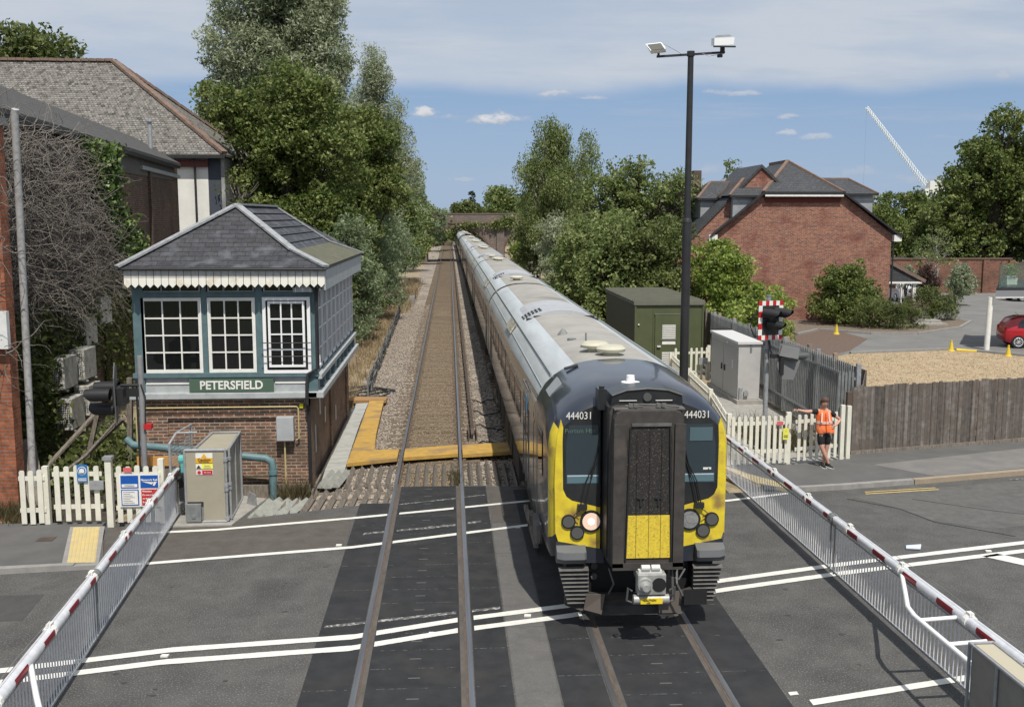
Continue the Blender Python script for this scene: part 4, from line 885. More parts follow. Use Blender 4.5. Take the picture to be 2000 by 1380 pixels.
dp = MB().tube([(-2.86, 22.55, 4.95), (-2.86, 22.55, 4.75), (-2.9, 22.7, 4.6), (-2.93, 22.72, 4.3), (-2.93, 22.72, 2.75), (-3.15, 22.72, 2.62), (-3.18, 22.7, 2.4), (-3.18, 22.66, 1.95), (-3.17, 22.82, 1.8), (-3.17, 22.84, -.25)], .04, 8).cyl((-2.86, 22.55, 4.78), (-2.86, 22.55, 4.55), .065, 8)
dp.build('drainpipe', black_metal, sb, smooth=True)
MB().prism([(-3.42, 22.62, 4.45), (-3.0, 22.62, 4.45), (-3.02, 22.62, 4.53), (-3.1, 22.62, 4.6), (-3.33, 22.62, 4.6), (-3.4, 22.62, 4.53)], (0, .22, 0)).build('wall_lamp', galv, sb)
MB().tube([(-6.96, 22.8, -.1), (-6.96, 22.8, 1.82), (-6.9, 22.8, 1.88), (-3.44, 22.8, 1.88), (-3.4, 22.8, 1.84), (-3.4, 22.8, 1.16), (-3.46, 22.8, 1.12)], .017, 6).tube([(-3.72, 22.8, 1.1), (-3.72, 22.8, .1)], .02, 6).tube([(-4.6, 22.75, .3), (-3.95, 22.75, .3)], .02, 6).build('yellow_conduit', yellow_pipe, sb)
MB().box(-3.88, -3.5, 22.68, 22.88, 1.12, 1.66).build('meter_box', mat('meter_grey', (.4, .41, .42), (.34, .35, .36), 5, .6), sb, bevel=.012)
tag(MB().box(-3.38, -3.3, 22.85, 22.89, 1.84, 1.93).build('yellow_plate', mat('bright_yellow', (.8, .75, .02), rough=.5), sb), None)
gp = MB().tube([(-7.15, 22.7, 1.2), (-7.0, 22.6, 1.1), (-6.0, 22.55, 1.0), (-5.0, 22.5, .88), (-4.1, 22.5, .78), (-3.97, 22.5, .7), (-3.95, 22.5, .55), (-3.95, 22.5, -.25)], .085, 12)
for p in ((-6.2, 22.56, 1.02), (-4.65, 22.5, .845), (-5.4, 22.52, .93)): gp.cyl((p[0]-.04, p[1], p[2]), (p[0]+.04, p[1], p[2]-.008), .105, 12)
gp.cyl((-3.95, 22.5, .42), (-3.95, 22.5, .5), .11, 12); gp.build('foul_water_pipe', green_pipe, sb, smooth=True)
pt = MB()
for x, z0, z1 in ((-3.149, .6, 1.25), ): pass
for y, z0, z1 in ((24.0, .55, 1.2), (24.9, 1.3, 2.0), (25.9, .9, 1.3), (28.3, 0.5, .9)): MB().box(X1+.001, X1+.012, y, y+.12, z0, z1).build('white_patch', render_w, sb)
tag(MB().box(X1+.1, X1+.14, 22.4, 31, -.2, .05).build('edging_board', wood_grey), 'long timber edging board lying along the track side foot of the signal box', 'board')

# ================= LEFT BARRIER CABINET =================
cg = thing('barrier_cabinet', 'beige barrier cabinet caged in galvanised tube with caution stickers before the signal box', 'cabinet', (-4.9, 20.6, 0))
MB().box(-5.26, -4.5, 20.2, 20.24, .45, 1.46).box(-4.93, -4.5, 20.2, 20.24, .04, .45).build('front_panel', cab_beige, cg)
MB().box(-5.26, -4.5, 20.28, 20.34, .05, 1.5).build('end_panel', galv, cg)
MB().prism([(-4.5, 20.5, .03), (-4.5, 20.5, 1.44), (-4.58, 21.9, 1.44), (-4.58, 21.9, .03)], (-.45, 0, 0)).build('cabinet_body', cab_beige, cg)
tb = MB()
for x in (-5.27, -4.47): tb.tube([(x, 20.2, 0), (x, 20.2, 1.5)], .026, 8)
tb.tube([(-5.27, 20.2, 1.5), (-4.47, 20.2, 1.5)], .026, 8).tube([(-4.95, 20.18, .05), (-4.47, 20.18, .05)], .024, 8)
tb.tube([(-4.42, 20.3, 0), (-4.42, 20.3, 1.5), (-4.52, 21.9, 1.5), (-4.52, 21.9, 0)], .026, 8).tube([(-5.1, 20.3, 1.5), (-5.1, 21.9, 1.5), (-4.52, 21.9, 1.5)], .026, 8).tube([(-4.42, 20.3, .06), (-4.52, 21.9, .04)], .022, 8).tube([(-4.47, 21.1, .05), (-4.47, 21.1, 1.49)], .02, 8)
for z in (.1, .7, .78, 1.3):
    tb.cyl((-4.47, 20.2, z-.035), (-4.47, 20.2, z+.035), .045, 8); tb.cyl((-4.42, 20.3, z-.03), (-4.42, 20.3, z+.03), .042, 8); tb.bar((-4.47, 20.2, z), (-4.42, 20.3, z), .03, .03)
tb.build('tube_frame', galv, cg, smooth=True)
MB().prism([(-5.1, 20.33, 1.475), (-4.45, 20.33, 1.475), (-4.54, 21.87, 1.475), (-5.08, 21.87, 1.475)], (0, 0, -.02)).build('top_panel', cab_beige, cg)
MB().prism([(-4.43, 20.36, .08), (-4.43, 20.36, 1.46), (-4.53, 21.85, 1.46), (-4.53, 21.85, .08)], (-.02, 0, 0)).build('side_panel', mat('side_panel_grey', (.3, .29, .25), rough=.5, metal=.2), cg)
MB().box(-5.26, -4.97, 20.13, 20.2, .05, .42).box(-5.15, -5.08, 20.115, 20.13, .13, .2).build('junction_box', galv_dk, cg, bevel=.01)
org = mat('caution_orange', (.75, .4, .02), rough=.5); ylw = mat('caution_yellow', (.85, .8, .12), rough=.5)
MB().box(-5.05, -4.72, 20.19, 20.198, 1.24, 1.34).build('caution_sticker', org, cg); MB().box(-5.05, -4.72, 20.19, 20.198, 1.34, 1.44).build('caution_header', white_p, cg)
MB().prism([(-4.94, 20.188, 1.35), (-4.83, 20.188, 1.35), (-4.885, 20.188, 1.435)], (0, -.003, 0)).build('warning_triangle', org, cg)
text('Caution', .078, (-4.885, 20.187, 1.305), ROT_F, black, cg, bold=.001); text('Auto machinery', .03, (-4.885, 20.187, 1.26), ROT_F, black, cg)
MB().box(-5.05, -4.72, 20.19, 20.198, 1.12, 1.22).build('yellow_sticker', ylw, cg); MB().box(-5.05, -4.94, 20.186, 20.19, 1.125, 1.215).build('sticker_corner', white_p, cg); MB().prism([(-5.04, 20.184, 1.135), (-4.95, 20.184, 1.135), (-4.995, 20.184, 1.2)], (0, -.002, 0)).build('hazard_symbol', black, cg)
text('Caution', .035, (-4.83, 20.187, 1.185), ROT_F, grey_t, cg); text('moving parts', .028, (-4.83, 20.187, 1.15), ROT_F, grey_t, cg)
MB().box(-5.05, -4.72, 20.19, 20.198, 1.0, 1.1).build('pink_sticker', mat('sticker_white', (.7, .6, .6), rough=.5), cg); MB().box(-4.93, -4.73, 20.186, 20.19, 1.01, 1.09).build('red_field', nr_, cg); text('No entry', .035, (-4.83, 20.184, 1.05), ROT_F, white_p, cg)
MB().cyl((-4.99, 20.189, 1.05), (-4.99, 20.184, 1.05), .035, 14).build('prohibition_disc', nr_, cg)
MB().sheet([(-5.6, 19.95), (-4.35, 20.0), (-4.0, 21.9), (-4.6, 22.2), (-5.9, 22.0)], -.2, .03).build('concrete_base', concrete, cg)
MB().prism([(-4.35, 21.5, 0), (-4.1, 21.3, 0), (-4.12, 21.35, .25), (-4.3, 21.5, .3)], (0, .04, 0)).build('angle_plate', galv, cg)
mg = thing('mesh_guard', 'tall galvanised wire mesh guard frame at the left of the beige cabinet', 'guard', (-5.5, 20.9, 0))
MB().tube([(-5.58, 20.3, 0), (-5.58, 20.3, 1.62), (-5.5, 20.55, 1.78), (-5.42, 21.4, 1.78), (-5.42, 21.4, 0)], .025, 8).tube([(-5.5, 20.55, 1.78), (-5.1, 20.6, 1.78)], .02, 8).build('frame', galv, mg, smooth=True)
m_ = MB()
for i in range(16): t = i/15; m_.bar((-5.58+.16*t, 20.32+1.06*t, .1), (-5.58+.16*t, 20.32+1.06*t, 1.65), .008, .008)
for i in range(26): z = .1+i*.06; m_.bar((-5.58, 20.32, z), (-5.42, 21.38, z), .008, .008)
m_.build('wire_mesh', galv, mg)
mc = thing('barrier_mechanism', 'turquoise motor and dark linkage between the mesh guard and the beige cabinet', 'machine', (-5.4, 20.6, .6)); MB().cyl((-5.5, 20.7, 1.2), (-5.28, 20.7, 1.2), .1, 12).box(-5.46, -5.3, 20.62, 20.78, .95, 1.15).build('motor', mat('turquoise', (.1, .42, .4), rough=.5), mc); MB().box(-5.48, -5.3, 20.5, 20.9, .4, .95).tube([(-5.45, 20.4, .9), (-5.4, 20.6, .6), (-5.3, 20.45, .3)], .05, 8).build('linkage', black_metal, mc)
ob = thing('orange_barrier_board', 'faded orange timber rails behind the left picket fence', 'board', (-6.0, 21.2, 0)); MB().box(-6.5, -5.6, 21.2, 21.24, .95, 1.15).build('rail', mat('faded_orange', (.6, .3, .08), (.5, .25, .08), 6, .7), ob); MB().box(-5.95, -5.87, 21.24, 21.3, -.2, 1.15).build('leg', wood_grey, ob)

# ================= BARRIERS =================
def barrier(label, A, B, seg, zt, zb, brace=None, seed=1, taper=(.055, .085)):
    """boom from far/tip A to machine end B; z of boom axis zt, skirt bottom zb"""
    A = Vector((*A, 0)); B = Vector((*B, 0)); L_ = (B-A).length; d = (B-A)/L_; root = thing('level_crossing_barrier', label, 'barrier', (A.x, A.y, 0), 'level crossing barriers')
    def P(s, z): return A+d*s+Vector((0, 0, z))
    boom = MB(); s = 0; k = 0
    n = int(L_/seg*2); bands = []
    r0, r1 = taper
    def rad(s): return r0+(r1-r0)*s/L_
    boom.mi = 0; boom.tube([P(0, zt), P(L_*.5, zt), P(L_, zt)], [rad(0), rad(L_*.5), rad(L_)], 12)
    bo = boom.build('boom', alu, root, smooth=True)
    s = .25; j = 0
    while s < L_-.3:
        l = seg*.42; a = rad(s)+.003
        mbb = MB()
        for side in (-1, 1):
            nn_ = Vector((-d.y, d.x, 0))*side
            ring = []
            for (s_, ) in ((s,), (s+l,)):
                rr_ = rad(s_)+.004; ring.append([P(s_, zt)+nn_*math.cos(t)*rr_+Vector((0, 0, math.sin(t)*rr_)) for t in (R(-68), R(-40), R(-10), R(20), R(38))])
            mbb.loft(ring, closed=False, cap=False)
        mbb.build('red_band', maroon, bo); s += seg; j += 1
    sk = MB(); n = int((L_-.2)/.105); nn_ = Vector((-d.y, d.x, 0))
    for i in range(n): s_ = .1+i*.105; sk.bar(P(s_, zb), P(s_, zt-rad(s_)), .014, .014, up=(0, 1, 0))
    sk.build('skirt_bars', alu, root)
    MB().bar(P(0, zb), P(L_, zb), .03, .03).bar(P(0, zt-.12), P(L_, zt-.12), .02, .02).build('skirt_rail', galv, root)
    for f in (.5,):
        c = MB().tube([P(L_*f-.08, zt), P(L_*f+.08, zt)], rad(L_*f)+.02, 12); c.build('boom_joint', galv_dk, root)
        MB().bar(P(L_*f-.06, zt), P(L_*f-.06, zb-.05), .02, .02, up=(0, 1, 0)).bar(P(L_*f+.08, zt), P(L_*f+.08, zb-.05), .02, .02, up=(0, 1, 0)).bar(P(L_*f-.06, zt-.05), P(L_*f-.06, zt-.42), .045, .03, up=(0, 1, 0)).build('folding_strut', galv_dk, root)
    s_ = .8
    while s_ < L_:
        MB().tube([P(s_-.035, zt+.004), P(s_+.035, zt+.004)], rad(s_)+.014, 12).box(P(s_, 0).x-.03, P(s_, 0).x+.03, P(s_, 0).y-.05, P(s_, 0).y+.05, zt+rad(s_), zt+rad(s_)+.045).build('clamp', white_p, root); s_ += 1.9
    wire = [P(L_*t, zt+.02+.28*max(0, (t-.0))*(1-t)*(.8)) for t in (0, .1, .3, .5, .7, .85, 1)]
    MB().tube([P(.1, zt+.07), P(L_*.25, zt+.16), P(L_*.5, zt+.09)], .004, 4).tube([P(L_*.5, zt+.09), P(L_*.75, zt+.18), P(L_-.3, zt+.1)], .004, 4).build('stay_wire', galv_dk, root)
    if brace:
        sid = brace; o = nn_*sid
        def Q(s, off, z): return P(s, z)+o*off
        MB().tube([Q(brace_s[0], .03, zt-.03), Q(brace_s[0]+.85, .36, zt-.05), Q(brace_s[0]+1.2, .5, zt-.05), Q(brace_s[0]+1.5, .55, zt-.05), Q(L_, .57, zt-.05)], .033, 10).build('brace', white_clean, root, smooth=True)
        for q in brace_s[1:]: MB().tube([P(q, zt-.02), Q(q, .56, zt-.05)], .028, 10).build('brace_strut', white_clean, root, smooth=True)
    return root
brace_s = (10.35, 12.0, 12.75)
bR = barrier('white and red barrier with hanging skirt lying across the road right of the train', (6.4, 24.2), (6.55, 8.8), 1.02, 1.0, .1, brace=-1, taper=(.05, .085))
brace_s = (9.25, 10.9, 11.7)
bL = barrier('white and red barrier with hanging skirt lying across the road at the left', (-5.55, 20.75), (-4.62, 8.0), 1.02, 1.0, .1, brace=1, taper=(.05, .085))

rc = thing('barrier_cabinet', 'barrier machine housing with beige top and tube edging beside the right hand barrier', 'cabinet', (6, 9.8, 0))
MB().box(5.84, 6.08, 8.6, 10.66, .05, 1.28).build('cabinet_body', mat('housing_side', (.25, .24, .21), (.2, .19, .17), 3, .6), rc)
MB().box(5.86, 6.07, 8.6, 10.64, 1.28, 1.3).build('top_panel', mat('housing_top', (.45, .41, .31), rough=.6), rc)
MB().tube([(5.82, 10.68, 0), (5.82, 10.68, 1.3), (5.82, 8.6, 1.3)], .022, 8).tube([(6.09, 10.68, 0), (6.09, 10.68, 1.3), (6.09, 8.6, 1.3)], .022, 8).tube([(5.82, 10.68, 1.3), (6.09, 10.68, 1.3)], .02, 8).tube([(5.82, 10.1, .0), (5.82, 10.1, 1.3)], .018, 8).build('tube_frame', galv, rc, smooth=True)
# ================= TRAIN =================
C = 2.79
side_m = mat('train_side', (.075, .07, .066), (.105, .095, .085), 1.2, .16, spec=.7, coat=.6, stretch=(1, .4, 1))  # pale side's shade and ballast reflection put into a dark brown base
side_dk = mat('train_dark_band', (.02, .04, .045), rough=.15, coat=.6)
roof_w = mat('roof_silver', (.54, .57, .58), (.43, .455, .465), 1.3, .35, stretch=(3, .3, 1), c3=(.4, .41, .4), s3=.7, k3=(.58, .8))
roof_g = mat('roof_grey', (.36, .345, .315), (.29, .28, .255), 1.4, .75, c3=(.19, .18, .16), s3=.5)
navy = mat('cab_navy', (.014, .021, .042), (.02, .025, .036), 2.5, .3, spec=.6, coat=.7, c3=(.05, .048, .045), s3=1.6, k3=(.5, .75))
maskm = mat('cab_mask', (.016, .018, .022), (.03, .03, .03), 3, .35, coat=.2)
yel = mat('cab_yellow', (.75, .6, .035), (.62, .46, .04), 5, .4, c3=(.3, .2, .06), s3=3.2, k3=(.56, .74), coat=.3)
yel2 = mat('door_yellow', (.74, .58, .05), (.6, .42, .05), 28, .55, c3=(.25, .16, .05), s3=40, k3=(.6, .7))
gang_m = mat('gangway_rubber', (.062, .056, .051), (.04, .036, .034), 6, .75, bump=.3, c3=(.12, .1, .085), s3=3, k3=(.58, .8))
door_bk = mat('flecked_door', (.018, .016, .015), (.03, .026, .024), 50, .8, c3=(.16, .145, .13), s3=60, k3=(.58, .72))
under = mat('underframe', (.03, .027, .024), (.055, .045, .036), 5, .85, bump=.4)
grime = mat('skirt_grey', (.15, .145, .14), (.09, .085, .08), 5, .7)
coupl = mat('coupler_grey', (.42, .42, .4), (.28, .28, .27), 9, .5, metal=.3)
winm = mat('train_window', (.012, .013, .014), rough=.03, spec=.8)
def prof(hw, zt, zs, zb=.98, k=1.0):
    """half section from bottom to roof centre, x>0"""
    return [(hw*.965, zb), (hw, zb+.3), (hw, zs-.15)]+[(hw*math.cos(R(a))**.8, zs+(zt-zs)*math.sin(R(a))**.92) for a in (2, 12, 22, 33, 44, 54, 64.5, 72, 80)]+[(0, zt)]
def ring(y, hw, zt, zs, zb=.98):
    h = prof(hw, zt, zs, zb); return [(C-x, y, z) for x, z in h]+[(C+x, y, z) for x, z in reversed(h[:-1])]
tr = thing('passenger_train', 'long grey passenger train with yellow and dark navy front, number 444031, standing on the crossing', 'train', (C, 60, 0))
SEG = [13.9+23.57*i for i in range(11)]
def coach(i):
    y0 = SEG[i]+(.0 if i else 3.1); y1 = SEG[i+1]
    a = y0+(.28 if i else 0); b = y1-.28; hw, zt, zs = 1.37, 3.7, 2.75
    mb = MB(); R0, R1 = ring(a, hw, zt, zs), ring(b, hw, zt, zs); n = len(R0)
    for k in range(n-1):
        x0, z0 = R0[k][0]-C, R0[k][2]; x1, z1 = R0[k+1][0]-C, R0[k+1][2]; mx = (x0+x1)/2; mz = (z0+z1)/2
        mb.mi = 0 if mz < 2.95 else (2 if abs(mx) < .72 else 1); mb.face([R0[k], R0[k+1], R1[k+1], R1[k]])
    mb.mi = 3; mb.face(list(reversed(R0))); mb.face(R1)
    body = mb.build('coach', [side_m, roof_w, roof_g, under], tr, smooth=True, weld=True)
    if i < 9: body['label'] = None; del body['label']
    # windows and doors on both sides
    for s in (-1, 1):
        x = C+s*(hw+.001); xo = C+s*(hw+.012)
        wy = a+3.4; cnt = 0
        while wy < b-3.6:
            if i > 5 and s > 0: break
            MB().box(x, C+s*(hw+.007), wy, wy+1.45, 1.95, 2.72).build('window', winm, body); wy += 1.85
        for dy in (a+1.3, b-2.6):
            f = MB().box(x, xo, dy, dy+.03, 1.1, 2.95).box(x, xo, dy+1.25, dy+1.28, 1.1, 2.95).box(x, xo, dy+.625, dy+.65, 1.1, 2.95).box(x, xo, dy, dy+1.28, 2.93, 2.96)
            d = f.build('door', galv_dk, body); MB().box(x, C+s*(hw+.008), dy+.15, dy+.5, 1.95, 2.75).box(x, C+s*(hw+.008), dy+.78, dy+1.13, 1.95, 2.75).build('door_window', winm, d) if False else MB().box(x, C+s*(hw+.008), dy+.15, dy+.5, 1.95, 2.75).box(x, C+s*(hw+.008), dy+.78, dy+1.13, 1.95, 2.75).build('door_window', winm, body)
    # roof rib lines
    rb = MB()
    for sx in (-1, 1):
        for xr, zr in ((1.33, 2.9), (1.24, 3.2), (1.09, 3.42)): rb.box(C+sx*xr-.012, C+sx*xr+.012, a+.05, b-.05, zr-.01, zr+.03)
    rb.build('roof_rib', mat('roof_rib', (.28, .31, .32), rough=.5) if i == 0 else bpy.data.materials['roof_rib'], body)
    # air conditioning pod
    pc = a+(8.2 if i == 0 else 5.2); p = MB(); rg = []
    for (yy, f) in ((pc, 1.), (pc+2.9, 1.), (pc+3.3, .985)):
        rg.append([(C+math.sin(t)*1.18, yy, 3.02+math.cos(t)*.78*f) for t in [R(-76+152*q/12) for q in range(13)]]+[(C+math.sin(t)*1.1, yy, 2.9+math.cos(t)*.7*f) for t in [R(76-152*q/12) for q in range(13)]])
    p.loft(rg); pod = p.build('air_conditioning_pod', mat('pod_grey', (.42, .43, .45), (.36, .37, .39), 2, .5) if i == 0 else bpy.data.materials['pod_grey'], body)
    MB().box(C-.72, C-.38, pc+.002, pc-.006, 3.62, 3.66).box(C-.9, C+.9, pc-.012, pc-.002, 3.5, 3.6).box(C+.3, C+.8, pc-.012, pc-.002, 3.6, 3.66).build('pod_gap', black, pod)
    if i < 4:
        v = MB()
        for r_ in range(2):
            for c_ in range(6):
                t = R(-52+c_*5.2); t2 = R(-52+c_*5.2+3.2)
                q = [(C+math.sin(t)*1.19, 3.03+math.cos(t)*.785), (C+math.sin(t2)*1.19, 3.03+math.cos(t2)*.785)]; ya = pc+.5+r_*.42
                v.face([(q[0][0], ya, q[0][1]), (q[1][0], ya, q[1][1]), (q[1][0], ya+.3, q[1][1]), (q[0][0], ya+.3, q[0][1])])
        v.build('pod_vents', black, pod)
        MB().prism([(C-1.28, pc+.2, 3.2), (C-1.13, pc+.2, 3.42), (C-1.13, pc+1.9, 3.42), (C-1.28, pc+1.9, 3.2)], (-.02, 0, .03)).build('pod_drain', bpy.data.materials.get('mottled_drain') or mat('mottled_drain', (.5, .47, .36), (.2, .19, .16), 9, .8, contrast=(.45, .55)), pod)
    if i == 0: pass
    # roof vents
    for (vx, vy) in (((-.2, a+1.05), (.0, a+.5)) if i == 0 else ((-.2, a+1.8), (.05, b-2.6), (-.12, b-1.7))):
        vy = max(vy, a+.3)
        MB().cyl((C+vx, vy, 3.6), (C+vx, vy, 3.76), .14, 16).cyl((C+vx, vy, 3.76), (C+vx, vy, 3.81), .24, 20, .26).cyl((C+vx, vy, 3.81), (C+vx, vy, 3.86), .26, 20, .2).build('roof_vent', mat('vent_cream', (.5, .48, .38), rough=.6) if 'vent_cream' not in bpy.data.materials else bpy.data.materials['vent_cream'], body, smooth=True)
    if i == 0:
        MB().cyl((C-.28, a+1.7, 3.66), (C-.28, a+1.7, 3.72), .1, 10).cyl((C-.28, a+1.7, 3.7), (C-.28, a+1.7, 3.95), .018, 6).cyl((C-.45, a+4, 3.66), (C-.45, a+4, 3.78), .12, 10, .03).cyl((C-.4, a+2.9, 3.66), (C-.4, a+2.9, 3.71), .09, 10).build('antenna', galv_dk, body)
        # dark reflection painted as a band on the shoulder and light blue flash
        xs = C-hw; bm = MB()
        for s in (-1, 1): bm.hexa([(C+s*1.373, a-.01, 2.62), (C+s*1.38, a-.01, 2.62), (C+s*1.38, a+8.3, 2.62), (C+s*1.373, a+8.3, 2.62), (C+s*1.315, a-.01, 3.1), (C+s*1.322, a-.01, 3.11), (C+s*1.355, a+6.8, 3.0), (C+s*1.35, a+6.8, 3.0)])
        bm.build('shoulder_reflection', side_dk, body)
        MB().box(C-1.39, C-1.381, a+1.4, a+1.75, 2.5, 2.8).build('livery_flash', mat('light_blue', (.1, .3, .5), rough=.4), body)
    # gangway to next coach
    g = MB(); 
    for k in range(5): yy = y1-.26+k*.13; g.loft([ring(yy, 1.3 if k % 2 else 1.36, 3.66, 2.7, 1.0), ring(yy+.06, 1.36 if k % 2 else 1.3, 3.66, 2.7, 1.0)], cap=False)
    if i < 9: g.build('gangway_bellows', (mat('unit_end_yellow', (.6, .5, .06), rough=.6) if i == 4 else (mat('bellows_cream', (.45, .43, .36), rough=.7) if 'bellows_cream' not in bpy.data.materials else bpy.data.materials['bellows_cream'])), tr)
    # underframe and bogies
    u = MB().box(C-1.2, C+1.2, a+.3 if i else 17.4, b-.3, .35, .98)
    rr = random.Random(i)
    yy = a+4.5
    while yy < b-5: l = rr.uniform(.8, 2.2); u.box(C-1.33, C+1.33, yy, yy+l, .32+rr.uniform(0, .15), .96); yy += l+rr.uniform(.2, .6)
    u.build('underframe', under, tr)
    for by in (max(a, 14.9)+2.2, b-3.6):
        bg_ = thing_part('bogie', tr, by); w_ = MB()
        for dy in (-1.2, 1.2):
            for s in (-1, 1): w_.cyl((C+s*.68, by+dy, .42), (C+s*.82, by+dy, .42), .42, 20)
            w_.cyl((C-.75, by+dy, .42), (C+.75, by+dy, .42), .09, 8)
        for s in (-1, 1): w_.box(C+s*1.0-.08, C+s*1.0+.08, by-1.7, by+1.7, .38, .6)
        w_.box(C-1.1, C+1.1, by-.3, by+.3, .35, .8); w_.build('wheel_set', rust_dk, bg_)
        if i < 2: MB().box(C-1.3, C-1.22, by-1.3, by+1.3, .12, .2).box(C-1.3, C-1.05, by-.2, by+.2, .1, .4).build('shoe_beam', wood_grey, bg_)
    return body
def thing_part(name, par, y):
    m_ = MB().box(C-.9, C+.9, y-1.5, y+1.5, .55, .7).build(name, rust_dk, par); return m_
b0 = None
for i in range(10): o = coach(i); b0 = b0 or o
# ---- cab shell ----
def cabring(y, hw, zt, zs, zb): return ring(y, hw, zt, zs, zb)
secs = [(14.62, 1.25, 3.42, 2.62, 1.12), (14.68, 1.3, 3.5, 2.66, 1.06), (14.85, 1.345, 3.58, 2.7, 1.0), (15.4, 1.365, 3.64, 2.73, .98), (16.1, 1.37, 3.68, 2.75, .98), (17.0, 1.37, 3.7, 2.75, .98)]
mb = MB(); RR = [cabring(*s) for s in secs]
for i in range(len(RR)-1):
    n = len(RR[0])
    for k in range(n-1):
        mz = (RR[i][k][2]+RR[i][k+1][2])/2
        mb.mi = 1 if (i < 2 and 1.3 < mz < 2.95) else (0 if mz > 1.2 or i < 3 else 0)
        mb.face([RR[i][k], RR[i][k+1], RR[i+1][k+1], RR[i+1][k]])
shell = mb.build('cab_shell', [navy, yel], tr, weld=True)
shell.data.polygons.foreach_set('use_smooth', [True]*len(shell.data.polygons))
# cab side windows / door
for s in (-1, 1):
    MB().box(C+s*1.371, C+s*1.378, 15.55, 16.2, 2.05, 2.75).build('cab_side_window', winm, shell)
    MB().box(C+s*1.371, C+s*1.376, 16.5, 16.53, 1.1, 2.95).box(C+s*1.371, C+s*1.376, 17.2, 17.23, 1.1, 2.95).build('cab_door_edge', galv_dk, shell)
shell = tr
